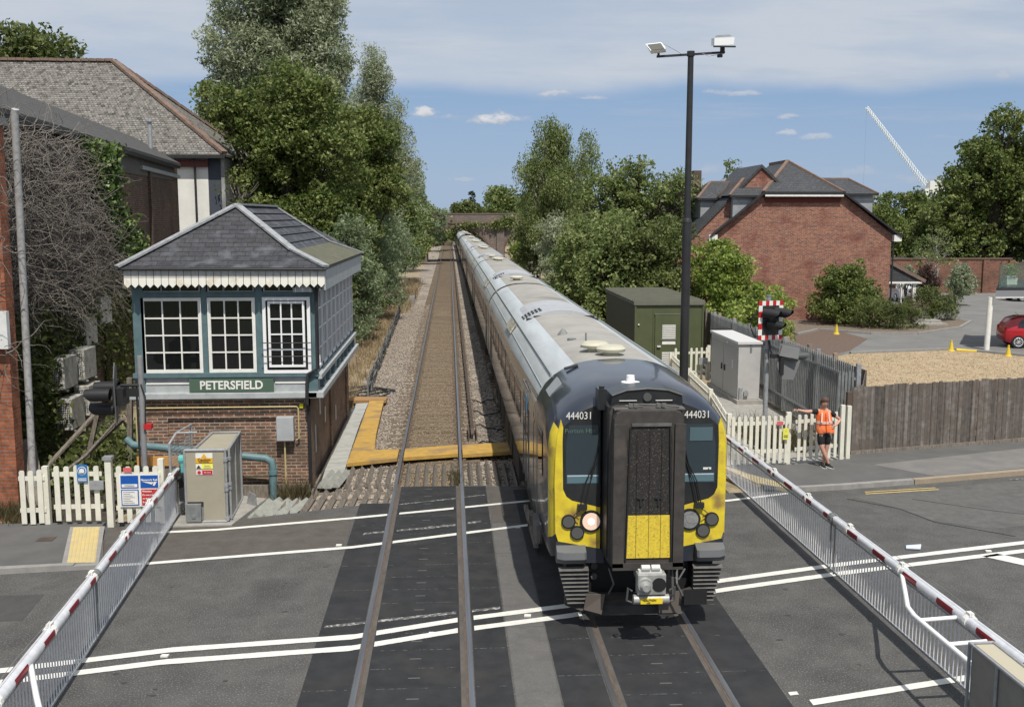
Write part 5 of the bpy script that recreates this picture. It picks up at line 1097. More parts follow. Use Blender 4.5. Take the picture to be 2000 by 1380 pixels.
# front face polygons (front plane tilted slightly back towards the top)
def fy(z): return 14.62-.03*(3.4-z)
def FP(pts, dy=0.): return [(C+x, fy(z)-dy, z) for x, z in pts]
h = prof(1.25, 3.42, 2.62, 1.12)
top = [(x, z) for x, z in h if z >= 2.6]   # from side up to the roof centre
inner = .6
for s in (-1, 1):
    maskp = [(inner, 1.82), (1.02, 1.93), (1.1, 1.99), (1.15, 2.1), (1.16, 2.8), (1.15, 3.02)]+[(min(x, 1.1), z) for x, z in top if z > 3.05 and x > .0 and x > inner]+[(inner, 3.29)]
    pts = [(s*x, z) for x, z in maskp]; pts = pts if s < 0 else pts
    MB().prism(FP(pts, .0), (0, .03, 0)).build('front_mask', maskm, shell)
    yp = [(inner, 1.2), (1.22, 1.32), (1.262, 1.45), (1.275, 2.2), (1.245, 2.74), (1.17, 3.06), (1.15, 3.02), (1.16, 2.8), (1.15, 2.1), (1.1, 1.99), (1.02, 1.93), (inner, 1.82)]
    # yellow: two pieces so each stays convex-ish
    lowp = [(inner, 1.2), (1.22, 1.32), (1.262, 1.45), (1.27, 2.0), (1.1, 1.99), (1.02, 1.93), (inner, 1.82)]
    MB().prism(FP([(s*x, z) for x, z in lowp]), (0, .03, 0)).build('yellow_panel', yel, shell)
    ed = [(1.1, 1.99), (1.27, 2.0), (1.275, 2.2), (1.262, 2.62), (1.235, 2.9), (1.185, 3.14), (1.15, 3.02), (1.16, 2.8), (1.15, 2.1)]
    MB().prism(FP([(s*x, z) for x, z in ed]), (0, .03, 0)).build('yellow_edge', yel, shell)
    # lower navy apron
    MB().prism(FP([(s*inner*.9, .98), (s*1.24, 1.0), (s*1.25, 1.3), (s*1.22, 1.318), (s*inner, 1.198), (s*inner*.9, 1.198)]), (0, .03, 0)).build('front_apron', navy, shell)
    # windscreen recessed frame
    wx0, wx1 = (.62, 1.11); wz0, wz1 = 2.17, 3.05
    f = [(wx0, wz0), (wx1, wz0), (wx1, 2.75), (wx1-.05, wz1), (wx0, wz1)]
    MB().prism(FP([(s*x, z) for x, z in f], .004), (0, .003, 0)).build('windscreen', glass_reflection, shell)
    MB().prism(FP([(s*x, z) for x, z in ((wx0+.01, wz0+.02), (wx1-.02, wz0+.02), (wx1-.02, wz0+.12), (wx0+.01, wz0+.12))], .008), (0, .003, 0)).build('dashboard', mat('dash_teal', (.1, .17, .2), rough=.4) if s < 0 else bpy.data.materials['dash_teal'], shell)
    MB().prism(FP([(s*x, z) for x, z in ((wx0+.01, wz0+.12), (wx1-.02, wz0+.12), (wx1-.02, wz0+.14), (wx0+.01, wz0+.14))], .009), (0, .003, 0)).build('dash_edge', mat('dash_edge', (.4, .5, .55), rough=.4) if s < 0 else bpy.data.materials['dash_edge'], shell)
    # lamps
    def lampd(x, z, r, m, nm, rim=.02):
        y = fy(z); a = MB().cyl((C+s*x, y-.03, z), (C+s*x, y+.01, z), r+rim, 24); o = a.build(nm, black, shell, smooth=True); return MB().cyl((C+s*x, y-.036, z), (C+s*x, y-.03, z), r, 24, r).build('lens', m, o)
    lit_m = mat('headlight_lit', (.8, .6, .5), rough=.15, emit=((1, .62, .42), .25)) if s < 0 else mat('headlight_glass', (.35, .36, .37), (.6, .6, .6), 18, .1, metal=.6)
    lampd(.735, 1.62, .13, lit_m, 'headlight', .035)
    gl = mat('lamp_grey', (.1, .1, .1), rough=.3) if s < 0 else bpy.data.materials['lamp_grey']
    lampd(1.07, 1.62, .085, gl, 'marker_light', .02); lampd(.94, 1.45, .085, gl, 'tail_light', .02)
    hb = MB().cyl((C+s*.735, fy(1.62)-.04, 1.62), (C+s*.735, fy(1.62)-.036, 1.62), .05, 14, .04)
    hb.build('headlight_bulb', mat('bulb', (1, .95, .8), rough=.2, emit=((1, .93, .8), 1.2)) if s < 0 else mat('bulb_off', (.7, .7, .7), rough=.1, metal=.8), shell)
    # wipers
    wpx = .95; wz = 1.9
    MB().tube([(C+s*.84, fy(wz)-.05, 1.84), (C+s*.76, fy(2.3)-.05, 2.2), (C+s*(.66), fy(2.6)-.03, 2.52)], .009, 6).tube([(C+s*.9, fy(wz)-.05, 1.84), (C+s*.83, fy(2.3)-.05, 2.2), (C+s*(.72), fy(2.5)-.03, 2.44)], .009, 6).tube([(C+s*.74, fy(2.2)-.03, 2.3), (C+s*.64, fy(2.7)-.022, 2.72)], .012, 4).build('wiper', black, shell)
    MB().box(C+s*.8, C+s*.94, fy(1.84)-.07, fy(1.84), 1.8, 1.88).tube([(C+s*.9, fy(1.8)-.05, 1.8), (C+s*1.0, fy(1.7)-.05, 1.72), (C+s*.92, fy(1.6)-.05, 1.66)], .008, 5).build('wiper_base', black_metal, shell)
    # bumper pads and louvred skirts
    a0, a1 = (.82, 1.25)
    pd = [(C+s*a0, 14.5, .99), (C+s*a1, 14.5, .99)]
    rg = []
    for (x, sc_) in ((a0, .9), (a0+.03, 1), (a1-.1, 1), (a1, .75)): rg.append([(C+s*x, 14.62, 1.0), (C+s*x, 14.62-.2*sc_, 1.02), (C+s*x, 14.62-.27*sc_, 1.1), (C+s*x, 14.62-.25*sc_, 1.2), (C+s*x, 14.62-.1*sc_, 1.26), (C+s*x, 14.62, 1.26)])
    MB().loft(rg).build('anti_climber', mat('bumper_grey', (.13, .135, .14), rough=.55) if s < 0 else bpy.data.materials['bumper_grey'], shell, smooth=True)
    lv = MB()
    for k in range(9):
        z = .95-k*.062; xo = 1.22-.016*k; lv.prism([(C+s*.78, 14.5, z), (C+s*.78, 14.4, z-.035), (C+s*.78, 14.43, z-.05), (C+s*.78, 14.52, z-.02)], (s*(xo-.78), 0, 0))
    lv.build('louvres', grime, shell)
    MB().box(C+s*.8, C+s*1.1, 14.56, 14.9, .42, .97).build('louvre_backing', black, shell)
# destination display and numbers
text('Portsm Hbr', .095, (C-.9, fy(3.0)-.012, 2.965), ROT_F, mat('led_green', (.1, .16, .13), rough=.5, emit=((.2, .4, .33), .03)), shell, 'destination_display', ext=.001)
for x in (-.915, .83): text('444031', .155, (C+x-.0, fy(3.2)-.006, 3.185), ROT_F, white_p, shell, 'unit_number', ext=.002, sx=.84)
MB().box(C+.68, C+1.06, 14.6, 14.606, 2.72, 2.75).build('sun_visor_edge', white_p, shell); MB().box(C+.72, C+1.06, 14.59, 14.6, 2.8, 3.0).build('sun_visor', mat('visor_teal', (.08, .13, .15), rough=.5), shell)
MB().box(C+.93, C+1.05, 14.585, 14.592, 2.34, 2.4).build('paper', white_p, shell); text('9', .05, (C+1.01, 14.584, 2.37), ROT_F, black, shell)
# gangway
gw = []
def gr_(y, hw, z0, z1, r_): return [(C-.02-hw, y, z0), (C-.02-hw, y, z1-r_), (C-.02-hw+r_*.3, y, z1-r_*.3), (C-.02-hw+r_, y, z1), (C-.02+hw-r_, y, z1), (C-.02+hw-r_*.3, y, z1-r_*.3), (C-.02+hw, y, z1-r_), (C-.02+hw, y, z0)]
MB().loft([gr_(13.9, .49, 1.12, 3.38, .12), gr_(14.1, .495, 1.1, 3.4, .12), gr_(14.12, .53, 1.14, 3.42, .1), gr_(14.7, .54, 1.14, 3.44, .1)]).build('gangway', gang_m, shell)
gd = MB().prism([(C-.33, 13.895, 2.96), (C-.33, 13.895, 1.25), (C+.31, 13.895, 1.25), (C+.31, 13.895, 2.96), (C+.27, 13.895, 3.17), (C-.25, 13.895, 3.17)], (0, .02, 0))
gdo = gd.build('gangway_door', door_bk, shell)
MB().box(C-.322, C+.302, 13.882, 13.894, 1.27, 1.89).build('door_yellow_panel', yel2, gdo)
for x in (-.19, -.01, .16): MB().box(C+x-.0025, C+x+.0025, 13.879, 13.883, 1.27, 3.1).build('door_seam', black, gdo)
MB().box(C-.27, C+.29, 13.87, 13.9, 3.17, 3.21).build('door_header', grime, gdo)
for x in (-.13, .12): MB().box(C+x-.05, C+x+.05, 13.875, 13.89, 2.13, 2.15).box(C+x-.012, C+x+.012, 13.87, 13.89, 2.03, 2.13).build('door_latch', black_metal, gdo)
fr_ = MB()
for x0, x1 in ((-.52, -.37), (.34, .49)): fr_.box(C+x0, C+x1, 13.86, 13.9, 1.14, 3.2)
fr_.box(C-.52, C+.49, 13.86, 13.9, 1.1, 1.2); fr_.build('gangway_frame', gang_m, shell)
for x in (-.335, .315): MB().bar((C+x, 13.875, 1.22), (C+x*.86, 13.875, 3.16), .02, .02, up=(0, 1, 0)).build('door_jamb', black, gdo)
hd = MB().prism([(C-.52, 14.2, 3.4), (C-.5, 14.2, 3.55), (C-.3, 14.2, 3.62), (C, 14.2, 3.645), (C+.3, 14.2, 3.62), (C+.5, 14.2, 3.55), (C+.52, 14.2, 3.4)], (0, .6, 0)); hd.build('gangway_hood', maskm, shell)
MB().tube([(C-.5, 14.19, 3.555), (C-.3, 14.19, 3.625), (C, 14.19, 3.65), (C+.3, 14.19, 3.625), (C+.5, 14.19, 3.555)], .012, 6).build('hood_trim', grime, shell)
MB().cyl((C, 14.17, 3.53), (C, 14.2, 3.53), .06, 16).build('top_lamp', mat('top_lamp', (.09, .09, .09), rough=.3), shell)
lk = MB()
for a, b in (((-.4, 3.38), (-.15, 3.46)), ((-.15, 3.46), (.15, 3.45)), ((.15, 3.45), (.42, 3.42)), ((-.35, 3.44), (-.1, 3.43)), ((.1, 3.48), (.2, 3.4)), ((-.32, 3.35), (-.28, 3.48))): lk.tube([(C+a[0], 14.0, a[1]), (C+b[0], 14.0, b[1])], .014, 6)
for x in (-.2, -.27, .12, .2): lk.box(C+x-.03, C+x+.03, 13.97, 14.03, 3.42, 3.47)
lk.box(C-.5, C+.5, 13.98, 14.2, 3.38, 3.4)
lk.build('uncoupling_linkage', grime, shell)
for x0, x1 in ((-.4, -.15), (.12, .36)): MB().box(C+x0, C+x1, 14.185, 14.195, 3.475, 3.485).build('grille_slit', white_p, shell)
MB().box(C-.68, C-.56, 14.35, 14.62, 3.32, 3.62).cyl((C-.62, 14.42, 3.62), (C-.62, 14.42, 3.66), .04, 10).build('horn_box', maskm, shell)
MB().box(C-.57, C-.52, 14.14, 14.6, 1.2, 3.4).build('gangway_left_strip', black, shell)  # black strip down the left side of the gangway only
MB().cyl((C-.1, 15.0, 3.57), (C-.1, 15.0, 3.62), .14, 14).cyl((C-.1, 15.0, 3.6), (C-.1, 15.0, 3.72), .07, 14, .06).build('roof_beacon', white_clean, shell, smooth=True)
MB().prism([(C-1.2, 16.0, 3.22), (C-1.02, 16.0, 3.44), (C-1.02, 16.5, 3.45), (C-1.2, 16.5, 3.23)], (-.03, 0, .03)).build('side_vent', mat('vent_grey', (.3, .32, .34), rough=.5), shell)
MB().prism([(C-.9, 16.65, 3.56), (C-.68, 16.65, 3.62), (C-.68, 16.8, 3.625), (C-.9, 16.8, 3.565)], (0, 0, .02)).build('roof_grille', black, shell)
# coupler
cp = MB().box(C-.2, C+.2, 13.62, 13.8, .82, 1.12).box(C-.12, C+.12, 13.8, 14.4, .85, 1.05)
cpo = cp.build('coupler', coupl, shell, bevel=.012)
MB().cyl((C-.1, 13.58, .97), (C-.1, 13.62, .97), .1, 20, .11).cyl((C-.1, 13.5, .96), (C-.1, 13.6, .96), .05, 14, .09).build('coupler_cone', coupl, cpo, smooth=True)
MB().cyl((C+.1, 13.612, .97), (C+.1, 13.625, .97), .1, 20).build('coupler_cup', black, cpo)
MB().cyl((C-.25, 13.68, .74), (C+.25, 13.68, .74), .07, 14).build('electric_head', coupl, cpo, smooth=True)
MB().box(C-.16, C+.15, 13.6, 13.612, .7, .78).build('warning_plate', mat('plate_yellow', (.8, .6, .03), rough=.5), cpo)
text('CAUTION', .04, (C-.03, 13.595, .755), ROT_F, black, cpo); text('LIVE', .028, (C-.05, 13.595, .718), ROT_F, black, cpo)
MB().cyl((C-.14, 13.7, 1.19), (C-.02, 13.7, 1.19), .045, 12).cyl((C+.0, 13.7, 1.19), (C+.12, 13.7, 1.19), .045, 12).box(C-.18, C+.15, 13.68, 13.76, 1.12, 1.16).build('coupler_roller', mat('pale_steel', (.6, .6, .57), rough=.4), cpo, smooth=True)
hs = MB()
for s in (-1, 1):
    hs.tube([(C+s*.27, 13.7, .86), (C+s*.33, 13.66, .92), (C+s*.34, 13.7, .72), (C+s*.26, 13.72, .68)], .016, 6)
hs.tube([(C+.38, 14.2, 1.15), (C+.36, 13.95, .95), (C+.37, 13.95, .7), (C+.33, 14.0, .62)], .02, 8).tube([(C+.5, 14.3, 1.0), (C+.46, 14.1, .8), (C+.55, 14.1, .62)], .018, 6).tube([(C+.3, 14.2, .9), (C+.5, 14.15, .85), (C+.62, 14.3, .95)], .015, 6).tube([(C-.5, 14.3, .98), (C-.45, 14.15, .8), (C-.5, 14.3, .6)], .015, 6)
hs.build('hoses', mat('hose_grey', (.1, .1, .1), rough=.6), cpo)
MB().box(C-.78, C+.78, 14.75, 15.3, .45, 1.0).build('nose_void', black, shell)
MB().cyl((C-.66, 14.7, .88), (C-.66, 14.75, .88), .05, 10).cyl((C-.66, 14.7, .72), (C-.66, 14.75, .72), .05, 10).cyl((C+.66, 14.7, .88), (C+.66, 14.75, .88), .05, 10).build('hose_cocks', grime, shell)
pw = MB().prism([(C-1.12, 14.5, .62), (C-1.12, 14.5, .36), (C-.68, 14.38, .24), (C+.6, 14.36, .24), (C+.72, 14.42, .34), (C+.94, 14.52, .38), (C+.94, 14.52, .62), (C+.5, 14.36, .55), (C-.6, 14.36, .55)], (0, .08, 0))
pw.build('snow_plough', grime if False else mat('plough_dark', (.035, .034, .034), (.06, .055, .05), 4, .7), shell)
MB().prism([(C-.82, 14.33, .58), (C-.55, 14.32, .58), (C-.6, 14.31, .28), (C-.86, 14.36, .34)], (0, .02, 0)).prism([(C+.22, 14.33, .6), (C+.56, 14.33, .6), (C+.54, 14.33, .27), (C+.26, 14.33, .27)], (0, .02, 0)).build('plough_bracket', mat('bracket_brown', (.12, .1, .085), rough=.7), shell)
MB().box(C+.62, C+.96, 14.3, 14.34, .4, .62).build('rubber_flap', black, shell)
MB().box(C-1.45, C-1.39, 15.6, 16.3, .95, 1.25).build('cab_step', grime, shell)
# ================= LEFT BUILDINGS =================
def WX(y): return -10.35-.075*(y-24)
wh = thing('brick_warehouse', 'long dark brick warehouse with a slate lean-to roof at far left, overgrown with dead vines', 'building', (-12, 34, 0))
we = 47.2
MB().prism([(WX(21.8), 21.8, -.3), (WX(we), we, -.3), (WX(we), we, 8.3), (WX(21.8), 21.8, 8.3)], (-.35, 0, 0)).build('wall', brick_dark, wh)
MB().prism([(WX(we)-.35, we, -.3), (WX(we)-5, we, -.3), (WX(we)-5, we, 9), (WX(we)-.35, we, 8.3)], (0, .3, 0)).build('end_wall', brick_dark, wh)
rf = MB()
e0, e1 = (WX(21)+.28, 21, 8.55), (WX(46.5)+.28, 46.5, 8.45); r0, r1 = (WX(21)-1.5, 21, 9.75), (WX(46.5)-1.6, 46.5, 9.55)
rf.prism([e0, e1, r1, r0], (0, 0, -.12)); rf.prism([r0, r1, (r1[0]-6, r1[1], 6.5), (r0[0]-6, r0[1], 6.5)], (0, 0, -.1)); rf.build('roof', mat('dark_felt_slate', (.085, .082, .08), (.06, .058, .056), 3, .85, bump=.6, bscale=12, stretch=(1, 1, 3)), wh)
MB().bar((WX(21)+.2, 21, 8.42), (WX(46.5)+.2, 46.5, 8.32), .12, .2).build('fascia', black_metal, wh)
MB().prism([(WX(28)+.001, 28, 7.6), (WX(46)+.001, 46, 7.7), (WX(46)+.001, 46, 8.3), (WX(28)+.001, 28, 8.3)], (.03, 0, 0)).build('eaves_boarding', mat('boarding_grey', (.12, .115, .11), (.08, .075, .07), 5, .9, stretch=(1, 5, .6)), wh)
MB().bar((WX(39.5)+.06, 39.5, 7.95), (WX(47.2)+.06, 47.2, 7.9), .14, .14).build('lead_coping', lead, wh)
MB().box(WX(36)+.0, WX(36)+.14, 35.85, 36.1, 3, 8.0).box(WX(41)+.0, WX(41)+.12, 40.9, 41.05, 4, 8.0).build('pier', brick_dark, wh)
MB().cyl((WX(46)-.6, 45, 8.6), (WX(46)-.6, 45, 10.1), .09, 10).cyl((WX(46)-.6, 45, 10.1), (WX(46)-.6, 45, 10.2), .16, 10).build('flue_pipe', galv, wh)
# brick corner building
bc = thing('brick_corner_building', 'orange brick building corner at far left with white sign and tall pipe', 'building', (-11, 22.5, 0))
MB().box(-14, -9.02, 21.4, 21.78, -.3, 7.9).build('wall', brick_box2, bc)
MB().prism([(-14.2, 21.3, 8.0), (-8.95, 21.3, 7.9), (-8.95, 21.3, 8.05), (-14.2, 21.3, 8.2)], (0, .55, 0)).build('roof_edge', galv_dk, bc)
sg = MB().box(-11.3, -8.95, 21.2, 21.34, 3.42, 4.18); sgn = sg.build('light_box_sign', mat('sign_white', (.72, .72, .7), (.6, .6, .58), 3, .5), bc)
MB().tube([(-8.93, 21.95, -.05), (-8.84, 21.95, 8.1), (-8.8, 21.9, 8.25)], .075, 12).build('soil_pipe', mat('pipe_grey', (.42, .42, .42), (.27, .26, .25), 9, .6, contrast=(.45, .7)), bc, smooth=True)
# house with hipped roof
hs = thing('hipped_house', 'large building with a lichen covered tiled hip roof and white render behind the warehouse', 'building', (-25, 58, 0))
hx, hy0, hy1 = -11.0, 52, 64
MB().box(-60, -12.6, 52.8, 63.4, -.3, 9.1).build('wall', brick_dark, hs)
MB().box(-13.9, -11.95, 52.5, 53.2, -.3, 9.05).build('white_render', render_w, hs)
MB().box(-11.94, -11.3, 52.52, 53.2, -.3, 9.05).build('dark_panel', render_dk, hs); MB().box(-11.3, -11.12, 52.45, 63.0, -.3, 9.05).build('corner_board', mat('grey_board', (.35, .35, .35), (.2, .2, .2), 3, .8, stretch=(1, 1, .4)), hs)
MB().tube([(-12.6, 52.3, 9.0), (-12.55, 52.35, 8.8), (-12.55, 52.4, 0)], .06, 8).build('downpipe', black_metal, hs)
ry, rz, ez2 = 58, 14.45, 9.2
def sagroof():
    mb = MB(); mb.mi = 0
    P = [(-70, hy0, ez2), (hx, hy0, ez2), (-18, ry, rz-.0), (-70, ry, rz)]; mb.face(P)
    mb.face([(hx, hy0, ez2), (hx, hy1, ez2), (-18, ry, rz)]); mb.face([(hx, hy1, ez2), (-70, hy1, ez2), (-70, ry, rz), (-18, ry, rz)])
    mb.face([(-70, hy0, ez2-.12), (-70, hy1, ez2-.12), (hx, hy1, ez2-.12), (hx, hy0, ez2-.12)])
    for a, b in (((-70, hy0), (hx, hy0)), ((hx, hy0), (hx, hy1)), ((hx, hy1), (-70, hy1))): mb.face([(*a, ez2-.12), (*b, ez2-.12), (*b, ez2), (*a, ez2)])
    return mb
rfo = sagroof().build('roof', stone_tile, hs)
rg = MB(); rr = random.Random(2)
for (a, b) in (((hx, hy0, ez2), (-18, ry, rz)), ((-18, ry, rz), (-45, ry, rz)), ((hx, hy1, ez2), (-18, ry, rz))):
    a, b = Vector(a), Vector(b); n = int((b-a).length/.42)
    for i in range(n): p = a.lerp(b, i/n); q = a.lerp(b, (i+.95)/n); rg.bar(p+Vector((0, 0, .06+rr.uniform(-.02, .02))), q+Vector((0, 0, .08)), .34, .14)
rg.build('ridge_tiles', clay, rfo)
MB().box(-60, hx+.02, hy0-.1, hy0-.01, ez2-.2, ez2-.04).build('gutter', black_metal, hs); MB().box(-16, -11.9, 52.3, 52.48, 8.6, 8.95).build('eaves_band', mat('dark_red_band', (.12, .04, .035), rough=.7), hs)
# air conditioners
def ac(x0, y0, z0, lab, w=.4, l=.95, h=.82):
    t = thing('air_conditioner', lab, 'air conditioner', (x0, y0, z0), 'air conditioning units on the vine covered wall')
    MB().box(x0, x0+w, y0, y0+l, z0, z0+h).build('casing', ac_m, t, bevel=.015)
    g = MB()
    for i in range(8): g.box(x0+.03+i*(w-.08)/7, x0+.042+i*(w-.08)/7, y0-.015, y0-.002, z0+.12, z0+h-.1)
    for i in range(11): g.box(x0+.03, x0+w-.05, y0-.02, y0-.012, z0+.12+i*(h-.22)/10, z0+.132+i*(h-.22)/10)
    g.build('grille', white_p, t); MB().box(x0+.025, x0+w-.045, y0-.006, y0-.001, z0+.11, z0+h-.09).build('grille_recess', black, t)
    MB().box(x0-.1, x0+w+.05, y0+.1, y0+.14, z0-.06, z0-.01).box(x0-.1, x0+w+.05, y0+l-.15, y0+l-.11, z0-.06, z0-.01).build('bracket', galv, t)
ac(-10.42, 27, 1.62, 'weathered air conditioner with lit grille, left one of the middle pair on the wall'); ac(-10.3, 28.15, 1.7, 'weathered air conditioner, right one of the middle pair on the wall')
ac(-10.85, 30, 2.4, 'grey air conditioner above the middle pair and below the topmost one'); ac(-10.95, 31.7, 2.85, 'topmost grey air conditioner, half under dead vines')
ac(-10.28, 27, .55, 'air conditioner at the lower left with ivy over its top'); ac(-10.2, 28.1, .72, 'air conditioner at the lower right of the wall group, beside the signal hoods')
ac(-11.1, 37.5, 2.1, 'air conditioner just left of the signal box window, lower of two'); ac(-11.1, 37.5, 3.4, 'air conditioner just left of the signal box window, upper of two')
# ivy and vines
rng = np.random.default_rng(21)
def wallpts(px_list, n, thick=.25):
    """px_list: polygons in (y, z) on the wall plane"""
    out = []
    r_ = random.Random(n)
    for poly in px_list:
        ys = [p[0] for p in poly]; zs = [p[1] for p in poly]; k = 0
        while k < n:
            y, z = r_.uniform(min(ys), max(ys)), r_.uniform(min(zs), max(zs))
            if inpoly(y, z, poly): out.append((WX(y)+.04+abs(r_.gauss(0, thick)), y, z)); k += 1
    return np.array(out)
iv = thing('ivy', 'glossy green ivy strip hanging from the warehouse eaves down towards the signal box', 'ivy', (-11, 33, 3))
P = wallpts([[(30.6, 8.4), (34.6, 8.4), (34.7, 6.6), (37.4, 5.4), (39.5, 3.6), (36, 3.0), (32.6, 5.8)]], 14000, .26)
leaves_obj('leaves', P, .15, L_ivy, iv, rng, rng.uniform(0, 1, len(P)), .3, .8)
MB().tube([(WX(33)+.05, 33, 0), (WX(33.5)+.05, 33.5, 4), (WX(33)+.05, 33, 8)], .04, 6).build('stem', bark, iv)
iv = thing('ivy', 'ivy and bramble around the air conditioners on the lower part of the wall', 'ivy', (-10.5, 27, 0))
P = np.concatenate([wallpts([[(24, 4.0), (27, 3.9), (30, 3.9), (32, 4.4), (33.5, 3.6), (30.5, .6), (26.8, .2), (24, -.2)]], 5200, .2), wallpts([[(32, 4.4), (40, 4.6), (42, 1), (36, .2), (33, .2)]], 3600, .25), wallpts([[(24.5, 2.7), (26.4, 2.6), (26.5, -.2), (24.5, -.2)]], 1800, .3), np.stack([rng.uniform(-9.9, -7.2, 2600), rng.uniform(22.5, 30, 2600), rng.uniform(-.15, .5, 2600)**1.0], 1)])
leaves_obj('leaves', P, .15, L_dark, iv, rng, rng.uniform(0, 1, len(P)), .3, .7); MB().tube([(WX(27)+.1, 26, -.2), (WX(27)+.1, 27, 2)], .04, 6).build('stem', bark, iv)  # dark leaf colour put in for the shadows on this part
dv = thing('dead_vine', 'tangled mat of bare grey vine stems covering the warehouse wall and the tall pipe', 'dead vine', (-10.5, 26, 4))
rr = random.Random(31); b = MB()
def vine(p, d, n, r, step, sag=.07, wob=.38):
    pts = [Vector(p)]; d = Vector(d).normalized()
    for i in range(n): d = (d+Vector((rr.gauss(0, wob)*.6, rr.gauss(0, wob), rr.gauss(0, wob)-sag))).normalized(); q = pts[-1]+d*step; q.x = max(q.x, WX(q.y)+.03) if q.y > 23.4 else q.x; pts.append(q)
    b.tube(pts, [r*(1-.75*i/n) for i in range(n+1)], 4, False)
vp = [(21.9, 8.3), (30.2, 8.2), (31, 6.8), (33.4, 5.6), (35.4, 3.4), (32, 4.0), (28, 3.4), (22, 4.2)]
k = 0
while k < 2600:
    y, z = rr.uniform(21.9, 36), rr.uniform(2.8, 8.4)
    if not inpoly(y, z, vp): continue
    k += 1; vine((WX(y)+rr.uniform(.03, .5), y, z), (rr.uniform(-.1, .4), rr.uniform(.2, 1), rr.uniform(-.9, .5)), rr.randint(5, 9), rr.uniform(.005, .015), rr.uniform(.12, .24))
for i in range(260): vine((rr.uniform(-10.6, -8.9), rr.uniform(20.9, 21.35), rr.uniform(3.0, 8.6)), (rr.uniform(-1, 1), rr.uniform(-.3, .2), rr.uniform(-.8, .8)), rr.randint(5, 9), rr.uniform(.006, .014), rr.uniform(.1, .16))
for i in range(16): vine((rr.uniform(-10, -9.2), rr.uniform(21, 23), 7.8), (rr.uniform(-.3, 1), rr.uniform(0, 1), rr.uniform(.3, 1)), 9, .012, .14, .16)
b.build('vine_stems', twig, dv)
db = thing('fallen_boards', 'leaning grey boards and branches in the dark gap behind the left picket fence', 'boards', (-9, 23, -.2))
MB().bar((-9.6, 22.2, -.2), (-8.3, 24.6, 1.6), .1, .05).bar((-9.3, 24.6, -.1), (-7.5, 23.6, 1.5), .12, .08).bar((-8.7, 21.6, -.2), (-9.2, 22.4, 1.3), .35, .03).bar((-8.9, 25, 0), (-8.4, 25, 1.9), .1, .1).bar((-7.9, 25.2, -.2), (-7.8, 25.2, 2.2), .12, .12, (0, 1, 0)).build('board', wood_grey, db)
MB().tube([(-9.2, 23, 0), (-8.3, 23.4, .7), (-7.6, 23.6, 1.5)], [.05, .04, .02], 6).build('branch', twig, db)
tag(MB().sheet([(-9.0, 20.9), (-7.05, 20.9), (-7.1, 31), (-10.3, 31)], -.24, -.15).build('yard_ground', mat('shaded_soil', (.04, .034, .026), (.07, .06, .045), 4, .95)), kind='structure')  # soil darkened to carry the shade of the gap
# shrub right of the hipped house
tree('dead_bush', 'vine covered bush with bare twigs at the corner of the hipped building', 'bush', (-10.4, 53, 3.5), [(0, 0, 3.6, 1.1, 1, 1.6), (.6, .4, 2.6, 1, 1, 1.3)], L_maple, 91, .18, 1.5, .4, 26, exposed=14, tm=twig, parts=('foliage', 'stems'))

# ================= LEFT SIGNAL =================
sl_ = thing('crossing_signal', 'crossing light seen edge-on, three black hoods pointing left, before the signal box', 'signal', (-6.12, 20.4, 0))
MB().tube([(-6.12, 20.45, 0), (-6.12, 20.45, 3.36)], .057, 14).build('pole', mat('pole_grey', (.27, .27, .28), (.2, .2, .21), 4, .55), sl_, smooth=True)
MB().tube([(-6.2, 20.42, .1), (-6.2, 20.42, 2.9), (-6.13, 20.42, 2.75)], .022, 8).tube([(-6.1, 20.38, 2.8), (-6.02, 20.36, 2.55), (-6.05, 20.38, 2.0)], .014, 6).build('conduit', black_metal, sl_)
MB().prism([(-6.48, 20.0, 2.05), (-6.72, 20.9, 2.05), (-6.72, 20.9, 3.1), (-6.56, 20.3, 3.25), (-6.46, 19.9, 3.0)], (-.02, -.005, 0)).build('back_board', mat('board_grey', (.1, .1, .1), rough=.6), sl_)
MB().box(-6.6, -6.4, 20.2, 20.6, 2.4, 2.75).box(-6.4, -6.15, 20.4, 20.5, 2.55, 2.7).cyl((-6.5, 20.4, 2.78), (-6.15, 20.4, 2.78), .03, 8).build('housing', black_metal, sl_)
for (y, z) in ((20.2, 2.62), (20.75, 2.68), (20.45, 2.3)):
    a = MB(); ringA = []; 
    for xx, rr_, cut in ((-6.64, .13, 0), (-6.95, .13, 0), (-7.12, .12, .1)): ringA.append([(xx+cut*max(0, -math.sin(t)), y+rr_*math.cos(t), z+rr_*math.sin(t)) for t in [R(-60+300*i/14) for i in range(15)]])
    a.loft(ringA, closed=False, cap=False); a.build('hood', black, sl_, smooth=True)
MB().box(-6.08, -5.93, 20.35, 20.5, 1.9, 2.0).build('red_unit', red_m, sl_)
# ================= RIGHT SIGNAL =================
sr = thing('crossing_signal', 'crossing light with red and white chequered border above a second grey backed unit', 'signal', (7.8, 24.7, 0))
MB().tube([(7.83, 24.7, 0), (7.83, 24.7, 4.14)], .058, 14).build('pole', galv, sr, smooth=True)
MB().cyl((7.83, 24.7, 4.14), (7.83, 24.7, 4.19), .064, 14).cyl((7.83, 24.7, 2.62), (7.83, 24.7, 2.85), .066, 14).build('pole_band', galv_dk, sr)
ang = R(12); ux = Vector((math.cos(ang), math.sin(ang), 0)); nf = Vector((math.sin(ang), -math.cos(ang), 0)); o_ = Vector((7.5, 24.45, 3.1))
def SP(u, v, d=0.): return o_+ux*u+Vector((-.0, 0, 1))*v+nf*d
def quad(mb, u0, u1, v0, v1, d0, d1): mb.hexa([SP(u0, v0, d1), SP(u1, v0, d1), SP(u1, v0, d0), SP(u0, v0, d0), SP(u0, v1, d1), SP(u1, v1, d1), SP(u1, v1, d0), SP(u0, v1, d0)]); return mb
